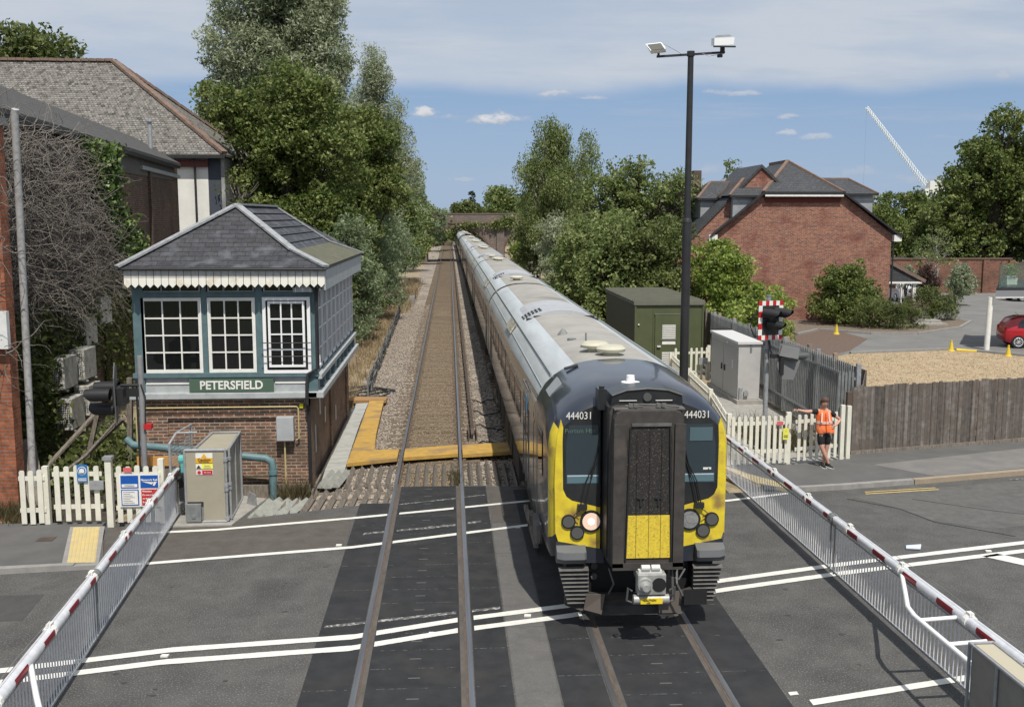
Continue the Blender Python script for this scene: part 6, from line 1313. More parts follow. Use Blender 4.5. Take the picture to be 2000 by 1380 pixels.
W_, H_ = .66, .96; bw_ = .13
quad(MB(), 0, W_, 0, H_, 0, .02).build('board', black_metal, sr)
rd, wt_ = MB(), MB(); n = 7
for i in range(n):
    (rd if i % 2 == 0 else wt_); t0, t1 = W_*i/n, W_*(i+1)/n
    quad(rd if i % 2 == 0 else wt_, t0, t1, 0, bw_*.9, .02, .024); quad(rd if i % 2 == 0 else wt_, t0, t1, H_-bw_*.9, H_, .02, .024)
for j in range(5):
    v0, v1 = bw_*.9+(H_-1.8*bw_)*j/5, bw_*.9+(H_-1.8*bw_)*(j+1)/5
    quad(wt_ if j % 2 == 0 else rd, 0, bw_*.8, v0, v1, .02, .024); quad(wt_ if j % 2 == 0 else rd, W_-bw_*.8, W_, v0, v1, .02, .024)
rd.build('red_border', red_m, sr); wt_.build('white_border', white_p, sr)
hd_ = Vector((.78, -.62, -.1)).normalized()
def hood(par, c, r_, L_, dirv, m, nm='hood'):
    dirv = Vector(dirv).normalized(); s_ = dirv.cross(Vector((0, 0, 1))).normalized(); u_ = s_.cross(dirv).normalized(); rings = []
    for (t, rf_, cut) in ((0, 1, 0), (L_*.5, 1.0, 0), (L_, .9, 1)):
        rings.append([c+dirv*(t-cut*L_*.45*max(0, -math.sin(a)+.2)*.8)+(s_*math.cos(a)+u_*math.sin(a))*r_*rf_ for a in [R(-70+320*i/16) for i in range(17)]])
    mb = MB().loft(rings, closed=False, cap=False); o = mb.build(nm, m, par, smooth=True); MB().cyl(c-dirv*.12, c+dirv*.02, r_*.98, 16).build('lamp_housing', m, o, smooth=True)
for (u, v) in ((.2, .66), (.52, .68), (.34, .38)): hood(sr, SP(u, v, .14), .115, .3, hd_, black)
MB().tube([(7.75, 24.75, 3.9), (7.5, 24.8, 3.7), (7.42, 24.8, 3.4), (7.52, 24.78, 3.15), (7.75, 24.75, 3.15)], .014, 6).tube([(7.85, 24.64, 3.1), (7.86, 24.55, 2.85), (7.95, 24.5, 2.65), (8.1, 24.5, 2.75)], .025, 8).build('cable', black, sr)
# second unit seen from behind
MB().prism([(8.05, 24.4, 3.02), (8.6, 24.55, 2.95), (8.65, 24.57, 2.6), (8.45, 24.5, 2.1), (8.1, 24.4, 2.15), (7.98, 24.38, 2.5)], (.01, .02, 0)).build('rear_board', mat('rear_board_grey', (.16, .165, .165), rough=.6), sr)
MB().prism([(8.08, 24.3, 2.98), (8.55, 24.42, 2.88), (8.52, 24.4, 2.62), (8.0, 24.28, 2.74)], (.02, .1, 0)).build('rear_cover', mat('rear_cover_grey', (.2, .205, .205), rough=.5), sr)
MB().box(7.84, 8.12, 24.4, 24.5, 2.66, 2.76).box(8.05, 8.14, 24.32, 24.4, 2.25, 2.7).bar((8.0, 24.35, 2.72), (8.5, 24.4, 2.6), .06, .06).build('bracket', black, sr)
hood(sr, Vector((8.62, 24.6, 2.68)), .09, .22, (1, .12, 0), mat('hood_grey', (.08, .085, .085), rough=.5))

# ================= LAMP POST =================
lp = thing('lamp_post', 'very tall black pole with two floodlights on a crossbar, standing behind the train front', 'lamp post', (6.99, 30, 0))
MB().tube([(6.99, 30, -.1), (6.99, 30, 6.0)], .13, 18).tube([(6.99, 30, 6.0), (6.99, 30, 10.75)], [.1, .085], 16).cyl((6.99, 30, 5.95), (6.99, 30, 6.06), .14, 18, .105).build('pole', black_metal, lp, smooth=True)
MB().bar((6.0, 30, 10.66), (7.98, 30.0, 10.8), .07, .06).cyl((6.99, 30, 10.68), (6.99, 30, 10.82), .11, 14).build('crossbar', black_metal, lp)
fl1 = MB().prism([(5.62, 29.8, 11.0), (6.08, 29.85, 11.03), (6.22, 30.1, 10.8), (5.78, 30.05, 10.76)], (.0, .06, .02)); 
f1 = MB().hexa([(5.76, 29.7, 10.78), (6.2, 29.75, 10.84), (6.12, 30.0, 11.06), (5.66, 29.95, 11.0), (5.82, 29.92, 10.72), (6.26, 29.97, 10.78), (6.28, 30.2, 10.98), (5.84, 30.15, 10.94)]).build('floodlight', white_clean, lp)
MB().hexa([(5.79, 29.685, 10.79), (6.17, 29.735, 10.845), (6.1, 29.96, 11.035), (5.7, 29.91, 10.98), (5.79, 29.69, 10.785), (6.17, 29.74, 10.84), (6.1, 29.97, 11.03), (5.7, 29.92, 10.975)]).build('floodlight_glass', mat('floodlight_glass', (.12, .12, .1), rough=.2), f1)
MB().box(6.02, 6.08, 29.97, 30.03, 10.66, 10.82).box(7.85, 7.97, 29.96, 30.04, 10.76, 10.94).cyl((7.84, 30, 10.74), (7.84, 30, 10.66), .08, 10).build('mount', black_metal, lp)
f2 = MB().prism([(7.62, 29.8, 10.95), (8.2, 29.85, 11.0), (8.22, 29.85, 11.2), (7.62, 29.8, 11.16)], (0, .35, .05)).build('floodlight', white_clean, lp)
MB().prism([(7.68, 29.86, 11.2), (8.16, 29.9, 11.24), (8.1, 30.0, 11.3), (7.76, 29.97, 11.27)], (0, .16, .02)).build('floodlight_fins', galv_dk, f2); MB().box(7.6, 8.24, 29.78, 29.84, 10.91, 10.95).build('floodlight_rim', black_metal, f2)
MB().tube([(6.2, 29.95, 11.0), (6.5, 29.95, 10.85), (6.7, 29.95, 10.74)], .01, 5).tube([(7.3, 29.95, 10.76), (7.5, 29.95, 10.68), (7.75, 29.95, 10.72)], .008, 5).build('cable', galv, lp)

# ================= GREY CABINET, GREEN CABIN =================
gc = thing('relay_cabinet', 'tall light grey two door equipment cabinet on a concrete plinth behind the picket fence', 'cabinet', (9.7, 34.2, 0))
MB().prism([(9.42, 32.7, .15), (10.14, 32.7, .15), (10.17, 32.7, 1.98), (9.42, 32.7, 1.98)], (0, 3.5, 0)).build('body', cab_grey, gc, bevel=.015)
MB().prism([(9.38, 32.64, 1.98), (10.2, 32.64, 1.98), (10.2, 32.64, 2.06), (9.38, 32.64, 2.06)], (0, 3.62, 0)).build('lid', mat('lid_grey', (.58, .57, .56), rough=.5), gc)
MB().box(9.35, 10.3, 32.5, 36.4, -.1, .15).build('plinth', concrete, gc)
for y0 in (32.78, 34.5): o = MB().box(9.405, 9.418, y0, y0+1.62, .2, 1.82).build('door', mat('shaded_door_grey', (.34, .335, .33), rough=.5) if y0 < 33 else bpy.data.materials['shaded_door_grey'], gc); MB().box(9.37, 9.404, y0+(1.45 if y0 < 33 else .1), y0+(1.53 if y0 < 33 else .18), .9, 1.1).build('handle', black_metal, o)  # doors on the unlit left face painted darker than the body
MB().box(9.395, 9.404, 33.9, 34.1, 1.88, 1.93).box(9.395, 9.404, 33.3, 33.36, 1.1, 1.4).build('label', white_p, gc)
MB().box(9.8, 9.86, 32.68, 32.698, 1.72, 1.95).build('vent_slot', galv_dk, gc); MB().prism([(9.62, 32.62, .28), (9.76, 32.62, .28), (9.76, 32.62, .42), (9.69, 32.62, .48), (9.62, 32.62, .42)], (0, .075, 0)).box(9.46, 9.56, 32.62, 32.698, .15, .55).build('socket_box', galv, gc)
cbn = thing('equipment_cabin', 'olive green metal cabin with louvred door beside the line, behind the lamp post', 'cabin', (8.5, 43, 0))
MB().box(7.16, 9.78, 39.02, 46.3, .0, 2.75).build('walls', olive, cbn); MB().box(7.14, 7.158, 39.0, 46.3, 0, 2.75).build('side_cladding', mat('olive_shade_side', (.075, .08, .055), rough=.6), cbn)  # left side darkened in colour, where the sun misses it
r_ = MB().box(7.08, 9.86, 38.94, 46.4, 2.75, 2.9)
for i in range(19): r_.box(7.1, 9.84, 39.0+i*.405, 39.05+i*.405, 2.9, 2.945)
r_.build('roof', olive_roof, cbn)
MB().box(7.12, 7.18, 38.97, 39.02, 0, 2.75).box(9.76, 9.82, 38.97, 39.02, 0, 2.75).box(7.84, 7.86, 38.99, 39.02, 0, 2.6).build('corner_trim', olive, cbn)
dr = MB().box(7.92, 8.95, 38.97, 39.015, .1, 2.38).build('door', olive, cbn); lv = MB(); lb = MB().box(8.2, 8.72, 38.95, 38.968, 1.42, 1.98).box(8.2, 8.72, 38.95, 38.968, .35, .92).box(8.2, 8.72, 38.95, 38.968, 1.22, 1.34)
lb.build('louvre_panel', white_p, dr); 
for z0 in (1.42, .35):
    for i in range(8): lv.box(8.2, 8.72, 38.94, 38.95, z0+.02+i*.07, z0+.035+i*.07)
lv.build('louvre_slats', galv_dk, dr); MB().box(7.9, 8.97, 38.96, 39.0, 2.38, 2.42).box(8.14, 8.78, 38.94, 38.97, 1.38, 1.41).build('door_trim', olive_roof, dr); MB().box(8.0, 8.14, 38.9, 38.965, 1.12, 1.18).build('handle', alu, dr)
tag(MB().cyl((7.28, 38.96, 2.0), (7.28, 39.0, 2.0), .03, 10).build('wall_stud', white_p, cbn), None)

# ================= PERSON =================
def skinobj(name, chains, m, parent, sub=1, root0=True):
    """chains: list of lists of (x,y,z,r) in world coordinates; shared points join"""
    off = worldloc(parent); V = []; E_ = []; Rr = []; idx = {}
    for ch in chains:
        pv = None
        for (x, y, z, *r_) in ch:
            k = (round(x, 4), round(y, 4), round(z, 4))
            if k not in idx: idx[k] = len(V); V.append((x-off.x, y-off.y, z-off.z)); Rr.append(r_ if len(r_) == 2 else (r_[0], r_[0]))
            if pv is not None: E_.append((pv, idx[k]))
            pv = idx[k]
    me = bpy.data.meshes.new(name); me.from_pydata(V, E_, []); me.update(); o = bpy.data.objects.new(name, me); col.objects.link(o)
    o.modifiers.new('skin', 'SKIN')
    for i, r_ in enumerate(Rr): me.skin_vertices[0].data[i].radius = r_; me.skin_vertices[0].data[i].use_root = (i == 0)
    s = o.modifiers.new('sub', 'SUBSURF'); s.levels = sub; s.render_levels = sub
    bpy.context.view_layer.update(); dg = bpy.context.evaluated_depsgraph_get(); m2 = bpy.data.meshes.new_from_object(o.evaluated_get(dg)); bpy.data.objects.remove(o)
    m2.name = name; m2.materials.clear(); m2.materials.append(m); m2.polygons.foreach_set('use_smooth', [True]*len(m2.polygons)); return link(name, m2, parent)
pr = thing('person', 'person in orange vest and black shorts, legs crossed, arm resting on the gate', 'person', (9.06, 23.78, .08))
y = 23.8
sh_l, sh_r = (8.8, y, 1.44), (9.15, y-.01, 1.41)
body_ch = [[(9.02, y, 1.0, .15, .1), (9.0, y, 1.15, .145, .095), (8.99, y, 1.32, .16, .1), (8.98, y-.01, 1.45, .1, .075), (8.97, y-.04, 1.53, .055), (8.96, y-.07, 1.6, .075, .09), (8.965, y-.1, 1.68, .082, .098), (8.97, y-.1, 1.745, .06, .07)],
    [(8.98, y-.01, 1.45, .1, .075), (*sh_l, .062), (8.66, y-.06, 1.455, .048), (8.53, y-.1, 1.455, .042), (8.42, y-.08, 1.475, .034), (8.32, y-.02, 1.49, .026)],
    [(8.98, y-.01, 1.45, .1, .075), (*sh_r, .062), (9.27, y+.0, 1.33, .048), (9.4, y-.0, 1.23, .041), (9.31, y-.06, 1.15, .036), (9.2, y-.12, 1.09, .028)],
    [(9.02, y, 1.0, .15, .1), (8.94, y-.02, .92, .09), (8.92, y-.07, .72, .075), (8.94, y-.1, .56, .056), (9.01, y-.09, .4, .055), (9.09, y-.07, .25, .042), (9.13, y-.06, .15, .036)],
    [(9.02, y, 1.0, .15, .1), (9.1, y+.0, .92, .09), (9.11, y+.01, .72, .075), (9.1, y+.01, .56, .056), (9.08, y+.04, .4, .055), (9.04, y+.02, .25, .042), (9.02, y-.0, .15, .036)]]
skinobj('body', body_ch, skin, pr, 2)
def fingers(c, dirs, par):
    b = MB()
    for (d, l, r_) in dirs:
        c0, c1, c2 = Vector(c)+Vector(d[0]), Vector(c)+Vector(d[1]), Vector(c)+Vector(d[2]); b.tube([c0, c1, c2], [r_, r_*.9, r_*.7], 6)
    return b.build('fingers', skin, par, smooth=True)
fingers((8.31, y-.02, 1.49), [(((-.005, -.03+.018*i, 0), (-.05, -.035+.02*i, .008), (-.07-.004*(i % 2), -.035+.02*i, -.03)), 0, .009) for i in range(4)]+[(((0, -.03, 0), (.0, -.055, -.01), (-.02, -.06, -.035)), 0, .01)], pr)
fingers((9.2, y-.12, 1.09), [(((-.005, -.005, .02-.016*i), (-.04, -.02, .018-.018*i), (-.075, -.015, .0-.018*i)), 0, .009) for i in range(4)]+[(((0, .02, .02), (-.01, .04, .05), (-.02, .045, .07)), 0, .01)], pr)
vr = MB()
rings = []
for (z, hw, hd, cx) in ((.99, .19, .145, 9.03), (1.05, .2, .15, 9.02), (1.16, .165, .13, 9.0), (1.3, .172, .13, 8.99), (1.4, .158, .12, 8.98), (1.47, .125, .1, 8.975), (1.505, .085, .075, 8.97)):
    rings.append([(cx+hw*1.13*math.cos(a)*(1+.03*math.sin(5*a+z*9)), y-.01+hd*1.1*math.sin(a), z-(1.5-z)*.1+(.02*math.sin(3*a) if z < 1 else 0)) for a in [2*math.pi*i/20 for i in range(20)]])
vr.loft(rings); vest = vr.build('high_visibility_vest', hivis, pr, smooth=True)
bd = MB()
for z in (1.19,):
    rg_ = []
    for zz, e in ((z-.035, .176), (z+.035, .174)): rg_.append([(9.0+e*1.12*math.cos(a)*(1+.03*math.sin(5*a+zz*9)), y-.01+.16*math.sin(a), zz) for a in [2*math.pi*i/20 for i in range(20)]])
    bd.loft(rg_, cap=False)
bd.build('reflective_band', reflect, vest, smooth=True)
bs = MB()
for sx in (-.1, .1): bs.bar((8.98+sx, y-.17, 1.2), (8.975+sx*.8, y-.137, 1.45), .04, .008, up=(0, 1, 0))
bs.build('reflective_strap', reflect, vest); MB().bar((9.0, y-.185, .95), (8.98, y-.155, 1.42), .008, .008, up=(0, 1, 0)).build('zip', black, vest)
skinobj('shirt_sleeve', [[(8.86, y, 1.43, .075), (*sh_l, .078), (8.7, y-.05, 1.45, .066), (8.63, y-.07, 1.452, .06)]], cloth_bk, pr); skinobj('shirt_sleeve', [[(9.1, y, 1.42, .075), (*sh_r, .078), (9.22, y, 1.36, .068), (9.29, y, 1.31, .062)]], cloth_bk, pr)
skinobj('shorts', [[(9.02, y, 1.02, .16, .11), (9.02, y, .95, .15, .115), (8.94, y-.02, .88, .11), (8.92, y-.06, .72, .095), (8.935, y-.09, .6, .088)], [(9.02, y, .95, .15, .115), (9.1, y, .88, .11), (9.11, y+.01, .72, .095), (9.1, y+.01, .6, .088)]], cloth_bk, pr)
hr = []
for (z, r_, yy) in ((1.6, .085, y-.03), (1.66, .1, y-.055), (1.71, .106, y-.085), (1.76, .094, y-.1), (1.8, .05, y-.105)): hr.append([(8.966+r_*.92*math.cos(a), yy+r_*(1.0)*math.sin(a)*(1 if math.sin(a) > 0 else (.1 if z < 1.62 else .45) if z < 1.7 else 1.05), z+(.02*(math.sin(a)) if z < 1.7 else 0)) for a in [2*math.pi*i/16 for i in range(16)]])
MB().loft(hr).build('hair', hair_m, pr, smooth=True)
MB().prism([(8.955, y-.19, 1.62), (8.975, y-.19, 1.62), (8.965, y-.185, 1.66)], (0, .03, 0)).box(8.93, 8.945, y-.188, y-.18, 1.665, 1.675).box(8.985, 9.0, y-.188, y-.18, 1.665, 1.675).box(8.95, 8.985, y-.172, y-.165, 1.59, 1.595).build('face_features', mat('face_shade', (.3, .15, .11), rough=.6), pr)
for (c, s_, rx) in (((9.13, y-.05), 1, .35), ((9.0, y-.03), -1, -.1)):
    sh = MB(); x, yy = c; rg_ = []
    for (t, w2, z0, z1) in ((.09, .035, .09, .19), (.04, .042, .085, .2), (-.03, .045, .085, .16), (-.1, .048, .085, .13), (-.17, .042, .088, .12), (-.2, .02, .09, .11)):
        cx = x+rx*(-t)*.6; rg_.append([(cx-w2, yy+t, z0), (cx+w2, yy+t, z0), (cx+w2*.9, yy+t, (z0+z1)/2), (cx+w2*.5, yy+t, z1), (cx-w2*.5, yy+t, z1), (cx-w2*.9, yy+t, (z0+z1)/2)])
    sh.loft(rg_); so_ = sh.build('shoe', black, pr, smooth=True)
    sl2 = MB(); rg_ = [[(p[0]+(.006 if p[0] > x+rx*(-t)*.6 else -.006), p[1], .082 if k < 2 else .1) for k, p in enumerate(r4[:2]+[r4[2], r4[5]][::1])] for r4, t in zip(rg_, (.09, .04, -.03, -.1, -.17, -.2))]
    sl2.loft([[q[0], q[1], q[2], q[3]] for q in rg_]); sl2.build('sole', white_clean, so_)
# ================= RED BRICK BUILDING =================
def P3(pts, y): return [(x, y, z) for x, z in pts]
rb_ = thing('red_brick_house', 'large red brick gabled building with slate half hip roof, nearest the car park', 'house', (21, 66, 0))
yf = 60; gp_ = [(15.75, -.4), (26.35, -.4), (26.35, 5.15), (23.2, 7.55), (18.5, 7.55), (15.75, 5.15)]
MB().prism(P3(gp_, yf), (0, .65, 0)).build('wall', brick_red, rb_); MB().prism(P3([(19, -.4), (26.35, -.4), (26.35, 5.15), (23.2, 7.5), (19, 7.5)], 60.65), (0, 2.9, 0)).build('inner_wall', brick_red, rb_); MB().box(19, 26.35, 63.5, 66, -.4, 5.15).build('rear_wall', brick_red, rb_)
MB().prism(P3([(13.6, -.4), (23, -.4), (23, 5.0), (18.55, 9.1), (13.6, 4.1)], 60.7), (0, 5.2, 0)).build('rear_gable', brick_red, rb_)
MB().prism(P3([(18.55, 9.25), (23.6, 4.6), (23.6, 4.4), (18.55, 9.05), (13.3, 3.75), (13.3, 3.9)], 60.6), (0, 5.5, 0)).build('rear_roof', slate_far, rb_)
r_ = MB(); T = .12
pk = (20.75, 62.6, 9.55); L0, L1, L2 = (15.4, 59.8, 5.1), (18.45, 59.8, 7.62), (23.25, 59.8, 7.62); L3 = (26.75, 59.8, 5.1)
r_.face([L1, L2, pk]); r_.face([(15.55, 59.9, 5.1), L1, pk, (20.75, 66, 9.55), (15.55, 66, 5.1)][::-1]); r_.face([L3, (26.75, 66, 5.1), (20.75, 66, 9.55), pk, L2][::-1])
rfo = r_.build('roof', slate_far, rb_)
MB().bar((18.35, 59.76, 7.54), (23.35, 59.76, 7.54), .12, .18).bar((15.3, 59.74, 5.0), (18.45, 59.74, 7.55), .1, .18, up=(0, 1, 0)).bar((23.25, 59.74, 7.55), (26.85, 59.74, 5.0), .1, .18, up=(0, 1, 0)).build('barge_board', black_metal, rb_)
MB().bar((18.5, 59.68, 7.4), (23.2, 59.68, 7.4), .08, .1).build('white_trim', white_p, rb_)
MB().bar(L1, pk, .22, .16).bar(pk, L2, .22, .16).bar(pk, (20.75, 66, 9.55), .22, .16).build('ridge_tiles', clay, rfo)
MB().box(15.25, 15.75, 59.72, 60.2, 4.75, 5.12).box(26.4, 26.85, 59.72, 60.2, 4.72, 5.1).build('gutter_end', white_p, rb_); MB().tube([(26.45, 59.9, 4.8), (26.42, 59.93, 0)], .05, 8).build('downpipe', black_metal, rb_)
MB().prism(P3([(18.6, 7.0), (23.1, 7.0), (23.2, 7.35), (18.5, 7.35)], 59.985), (0, .014, 0)).build('dark_brick_band', mat('band_brick', (.14, .04, .03), rough=.9), rb_)
def dormer(x0, x1, y0, y1, zb, zt, zr, s, nm='dormer'):
    d = MB().prism([(x0, y0, zb), (x1, y0, zb), (x1, y0, zt), (x0, y0, zt)], (0, y1-y0, 0)).build(nm, mat('lead_cheek', (.34, .35, .37), (.26, .27, .29), 3, .6) if 'lead_cheek' not in bpy.data.materials else bpy.data.materials['lead_cheek'], rb_)
    xo = x0-.25 if s < 0 else x1+.25; xi = x1 if s < 0 else x0; ym = (y0+y1)/2; xm = xo+(1.2 if s < 0 else -1.2)
    m_ = MB(); A1, A2, B1, B2 = (xo, y0-.2, zt), (xi-s*.0, y0-.2, zt), (xo, y1+.2, zt), (xi, y1+.2, zt); Rg = (xm, ym, zr); Re = (xi, ym, zr)
    m_.face([A1, A2, Re, Rg]); m_.face([B2, B1, Rg, Re]); m_.face([B1, A1, Rg]); m_.face([A1, B1, B2, A2]); ro = m_.build('dormer_roof', slate_far, d)
    MB().bar(A1, Rg, .16, .12).bar(Rg, Re, .16, .12).bar(B1, Rg, .16, .12).build('dormer_ridge', clay, ro); MB().bar(Vector(A1)-Vector((0, .04, .05)), Vector(A2)-Vector((0, .04, .05)), .06, .12).build('dormer_fascia', black_metal, d)
dormer(16.75, 19.6, 60.25, 62.6, 5.4, 7.42, 8.45, -1); dormer(22.5, 25.6, 61.2, 64.4, 5.9, 7.55, 8.5, 1)
dormer(15.5, 18.8, 63.0, 65.8, 4.5, 7.3, 8.35, -1)
# porch
MB().prism([(26.4, 61.8, 2.2), (29.3, 61.8, 2.2), (26.4, 61.8, 3.7)], (0, 4.5, 0)).build('porch_roof', slate_far, rb_); MB().bar((26.4, 61.76, 3.74), (29.4, 61.76, 2.22), .2, .14, up=(0, 1, 0)).build('porch_ridge', clay, rb_)
MB().box(26.4, 29.2, 61.75, 61.95, 2.08, 2.2).box(28.7, 28.9, 61.9, 62.1, 0, 2.1).box(27.95, 28.02, 61.9, 61.97, 0, 2.1).build('porch_post', white_p, rb_); MB().box(26.36, 26.42, 62.0, 66, 0, 2.1).build('porch_opening', black, rb_)
# farther roofs
h3 = thing('tiled_house', 'mottled brown tiled roof and chimney of a house half hidden behind the red brick building', 'house', (33, 84, 0))
MB().box(29, 36, 84, 92, -.4, 4.5).build('wall', brick_red, h3); MB().prism([(28.5, 83.8, 4.4), (36.6, 83.8, 4.4), (34, 84.6, 8.0), (31.0, 84.6, 8.0)], (0, 7, 0)).build('roof', mat('brown_tiles', (.16, .08, .06), (.1, .055, .045), 3, .9, bump=.6, bscale=12), h3); MB().box(30.2, 31.2, 85, 86, 6, 9.1).build('chimney', brick_dark, h3)
h4 = thing('tiled_house', 'small red tiled gable with a chimney behind the black lamp post', 'house', (21.5, 92, 0))
MB().prism(P3([(18.8, -.4), (25.2, -.4), (25.2, 6.0), (22.0, 9.2), (18.8, 6.0)], 92), (0, 8, 0)).build('wall', brick_red, h4); MB().prism(P3([(22, 9.5), (25.8, 5.8), (25.8, 5.6), (22, 9.25), (18.2, 5.6), (18.2, 5.8)], 91.8), (0, 8.4, 0)).build('roof', clay, h4); MB().box(22.2, 22.9, 93, 94, 8.5, 10.4).build('chimney', brick_dark, h4)
gw_ = thing('garden_wall', 'old red brick garden wall with piers at the back of the car park', 'wall', (45, 82, 0))
MB().box(30.5, 46.2, 82, 82.35, -.2, 2.75).box(46.2, 75, 82.05, 82.4, -.2, 2.35).build('wall', brick_wallr, gw_); MB().box(30.4, 46.3, 81.93, 82.42, 2.75, 2.87).box(46.3, 75, 81.98, 82.47, 2.35, 2.47).build('coping', mat('coping_brown', (.13, .08, .06), rough=.9), gw_)
for x in (33.5, 38.5, 43.8, 46.0): MB().box(x, x+.5, 81.8, 82.0, -.2, 2.7).build('pier', brick_wallr, gw_)
# canopy with balcony at the right edge
cn = thing('balcony', 'flat balcony deck with glass balustrade on a white round column at the right edge', 'balcony', (26, 47, 0))
MB().tube([(24.95, 45.9, 0), (25.0, 45.9, 2.45)], .125, 18).build('column', white_p, cn, smooth=True)
MB().sheet([(25.05, 45.6), (42, 45.6), (42, 50), (27.6, 50)], 2.45, 2.78).build('deck_edge', mat('deck_grey', (.2, .21, .23), rough=.5), cn); MB().sheet([(25.1, 45.65), (42, 45.65), (42, 49.9), (27.55, 49.9)], 2.78, 2.9).build('deck', black_metal, cn)
MB().box(25.05, 42, 45.56, 45.6, 2.44, 2.48).build('white_edge', white_p, cn)
gl_ = mat('balustrade_glass', (.5, .62, .6), rough=.05, trans=.92, spec=.5)
for i in range(6): MB().box(25.25+i*2.0, 27.2+i*2.0, 45.7, 45.715, 2.9, 3.98).build('glass_panel', gl_, cn)
MB().prism([(25.24, 45.72, 2.9), (27.6, 49.8, 2.9), (27.6, 49.8, 3.98), (25.24, 45.72, 3.98)], (.02, 0, 0)).build('glass_panel', gl_, cn)
pb = thing('planter', 'white square planter with a small plant on the balcony', 'planter', (26.2, 46.8, 2.9)); MB().box(25.95, 26.45, 46.3, 46.8, 2.9, 3.4).build('box', white_p, pb)
rng = np.random.default_rng(3); P = rng.normal(0, .16, (260, 3))+np.array([26.2, 46.5, 3.65]); leaves_obj('foliage', P, .12, L_bright, pb, rng, rng.uniform(0, 1, 260))
# cars
def car(name, label, x, y, ang, cm, L_=3.6, W2=.82, H=1.48, suv=0., cat='car', group=None):
    root = thing(name, label, cat, (0, 0, 0), group)
    st = [(-L_/2, .45, .72, .74, .72), (-L_/2+.08, .3, .95, 1.0, .78), (-L_/2+.3, .22, .98, H-.12, .8), (-L_/2+.7, .2, .98, H, .82), (-.2, .2, .95, H+.0, .82), (L_/2-1.65, .2, .93, H-.06, .82), (L_/2-.95, .2, .9, .98, .8), (L_/2-.3, .22, .78, .8, .76), (L_/2-.03, .34, .62, .64, .68)]
    rings = []
    for (t, zb, zs, zt, hw) in st:
        tw = hw*.78 if zt > zs+.15 else hw*.93
        rings.append([(t, -hw*.9, zb), (t, -hw, zb+.15), (t, -hw, zs-.08), (t, -hw*.97, zs), (t, -tw, (zt*.9+zs*.1) if zt > zs+.15 else zt-.01), (t, -tw*.8, zt), (t, tw*.8, zt), (t, tw, (zt*.9+zs*.1) if zt > zs+.15 else zt-.01), (t, hw*.97, zs), (t, hw, zs-.08), (t, hw, zb+.15), (t, hw*.9, zb)])
    b = MB().loft([r_[::-1] for r_ in rings]).build('body', cm, root, smooth=True)
    for s in (-1, 1):
        MB().prism([(-L_/2+.55, s*.815, 1.0), (-L_/2+1.35, s*.818, .98), (-L_/2+1.35, s*.67, H-.12), (-L_/2+.75, s*.67, H-.14)], (0, s*.012, .003)).prism([(-L_/2+1.45, s*.818, .98), (L_/2-1.1, s*.8, .97), (L_/2-1.6, s*.67, H-.15), (-L_/2+1.45, s*.67, H-.12)], (0, s*.012, .003)).build('side_window', winm, b)
        for t in (-L_/2+.62, L_/2-.72):
            w = MB().cyl((t, s*.62, .3), (t, s*.84, .3), .3, 24).build('tyre', black, root, smooth=True); m_ = MB().cyl((t, s*.842, .3), (t, s*.85, .3), .055, 10)
            for k in range(9): a = 2*math.pi*k/9; m_.bar((t, s*.85, .3), (t+.19*math.cos(a), s*.85, .3+.19*math.sin(a)), .018, .04, up=(0, 1, 0))
            ringp = [(t+.2*math.cos(a*.524), s*.848, .3+.2*math.sin(a*.524)) for a in range(13)]; m_.tube(ringp, .018, 6, False); m_.build('wheel_rim', alu, w)
    MB().prism([(-L_/2+.12, -.6, 1.02), (-L_/2+.12, .6, 1.02), (-L_/2+.29, .55, H-.2), (-L_/2+.29, -.55, H-.2)], (-.015, 0, 0)).build('rear_window', winm, b); MB().prism([(L_/2-.98, -.68, .99), (L_/2-.98, .68, .99), (L_/2-1.6, .6, H-.1), (L_/2-1.6, -.6, H-.1)], (.02, 0, .02)).build('windscreen', winm, b)
    for s in (-1, 1): MB().box(-L_/2+.02, -L_/2+.1, s*.55, s*.72, .72, .98).build('tail_light', red_m, b); MB().box(L_/2-.12, L_/2-.06, s*.5, s*.68, .55, .66).build('headlight', alu, b)
    MB().tube([(-L_/2+.8, 0, H), (-L_/2+.6, 0, H+.16)], .008, 5).build('aerial', black, b)
    root.location = (x, y, 0); root.rotation_euler = (0, 0, ang); return root
carred = mat('car_red', (.4, .012, .02), rough=.25, coat=.8); carsil = mat('car_silver', (.5, .52, .55), rough=.3, metal=.4, coat=.5); cardk = mat('car_dark', (.03, .035, .045), rough=.25, coat=.6)
car('parked_car', 'small red hatchback parked under the balcony at the right edge', 28.05, 46.8, R(-15), carred)
car('parked_car', 'white and grey car parked behind the porch posts', 33.6, 75, R(90), carsil, 4.2)
car('parked_car', 'silver car roof showing above the garden wall, left of the two', 35.6, 88, R(95), carsil, 4.2).location.z = 1.3
car('parked_car', 'dark car roof showing above the garden wall, right of the two', 38.9, 88, R(92), cardk, 4.2).location.z = 1.3
car('parked_car', 'dark car seen under the balcony deck at the far side of the car park', 43.6, 74, R(5), cardk, 4.2)
tag(MB().sheet([(30, 83), (60, 83), (60, 100), (30, 100)], -.3, 1.3).build('raised_yard', park_m), kind='structure')
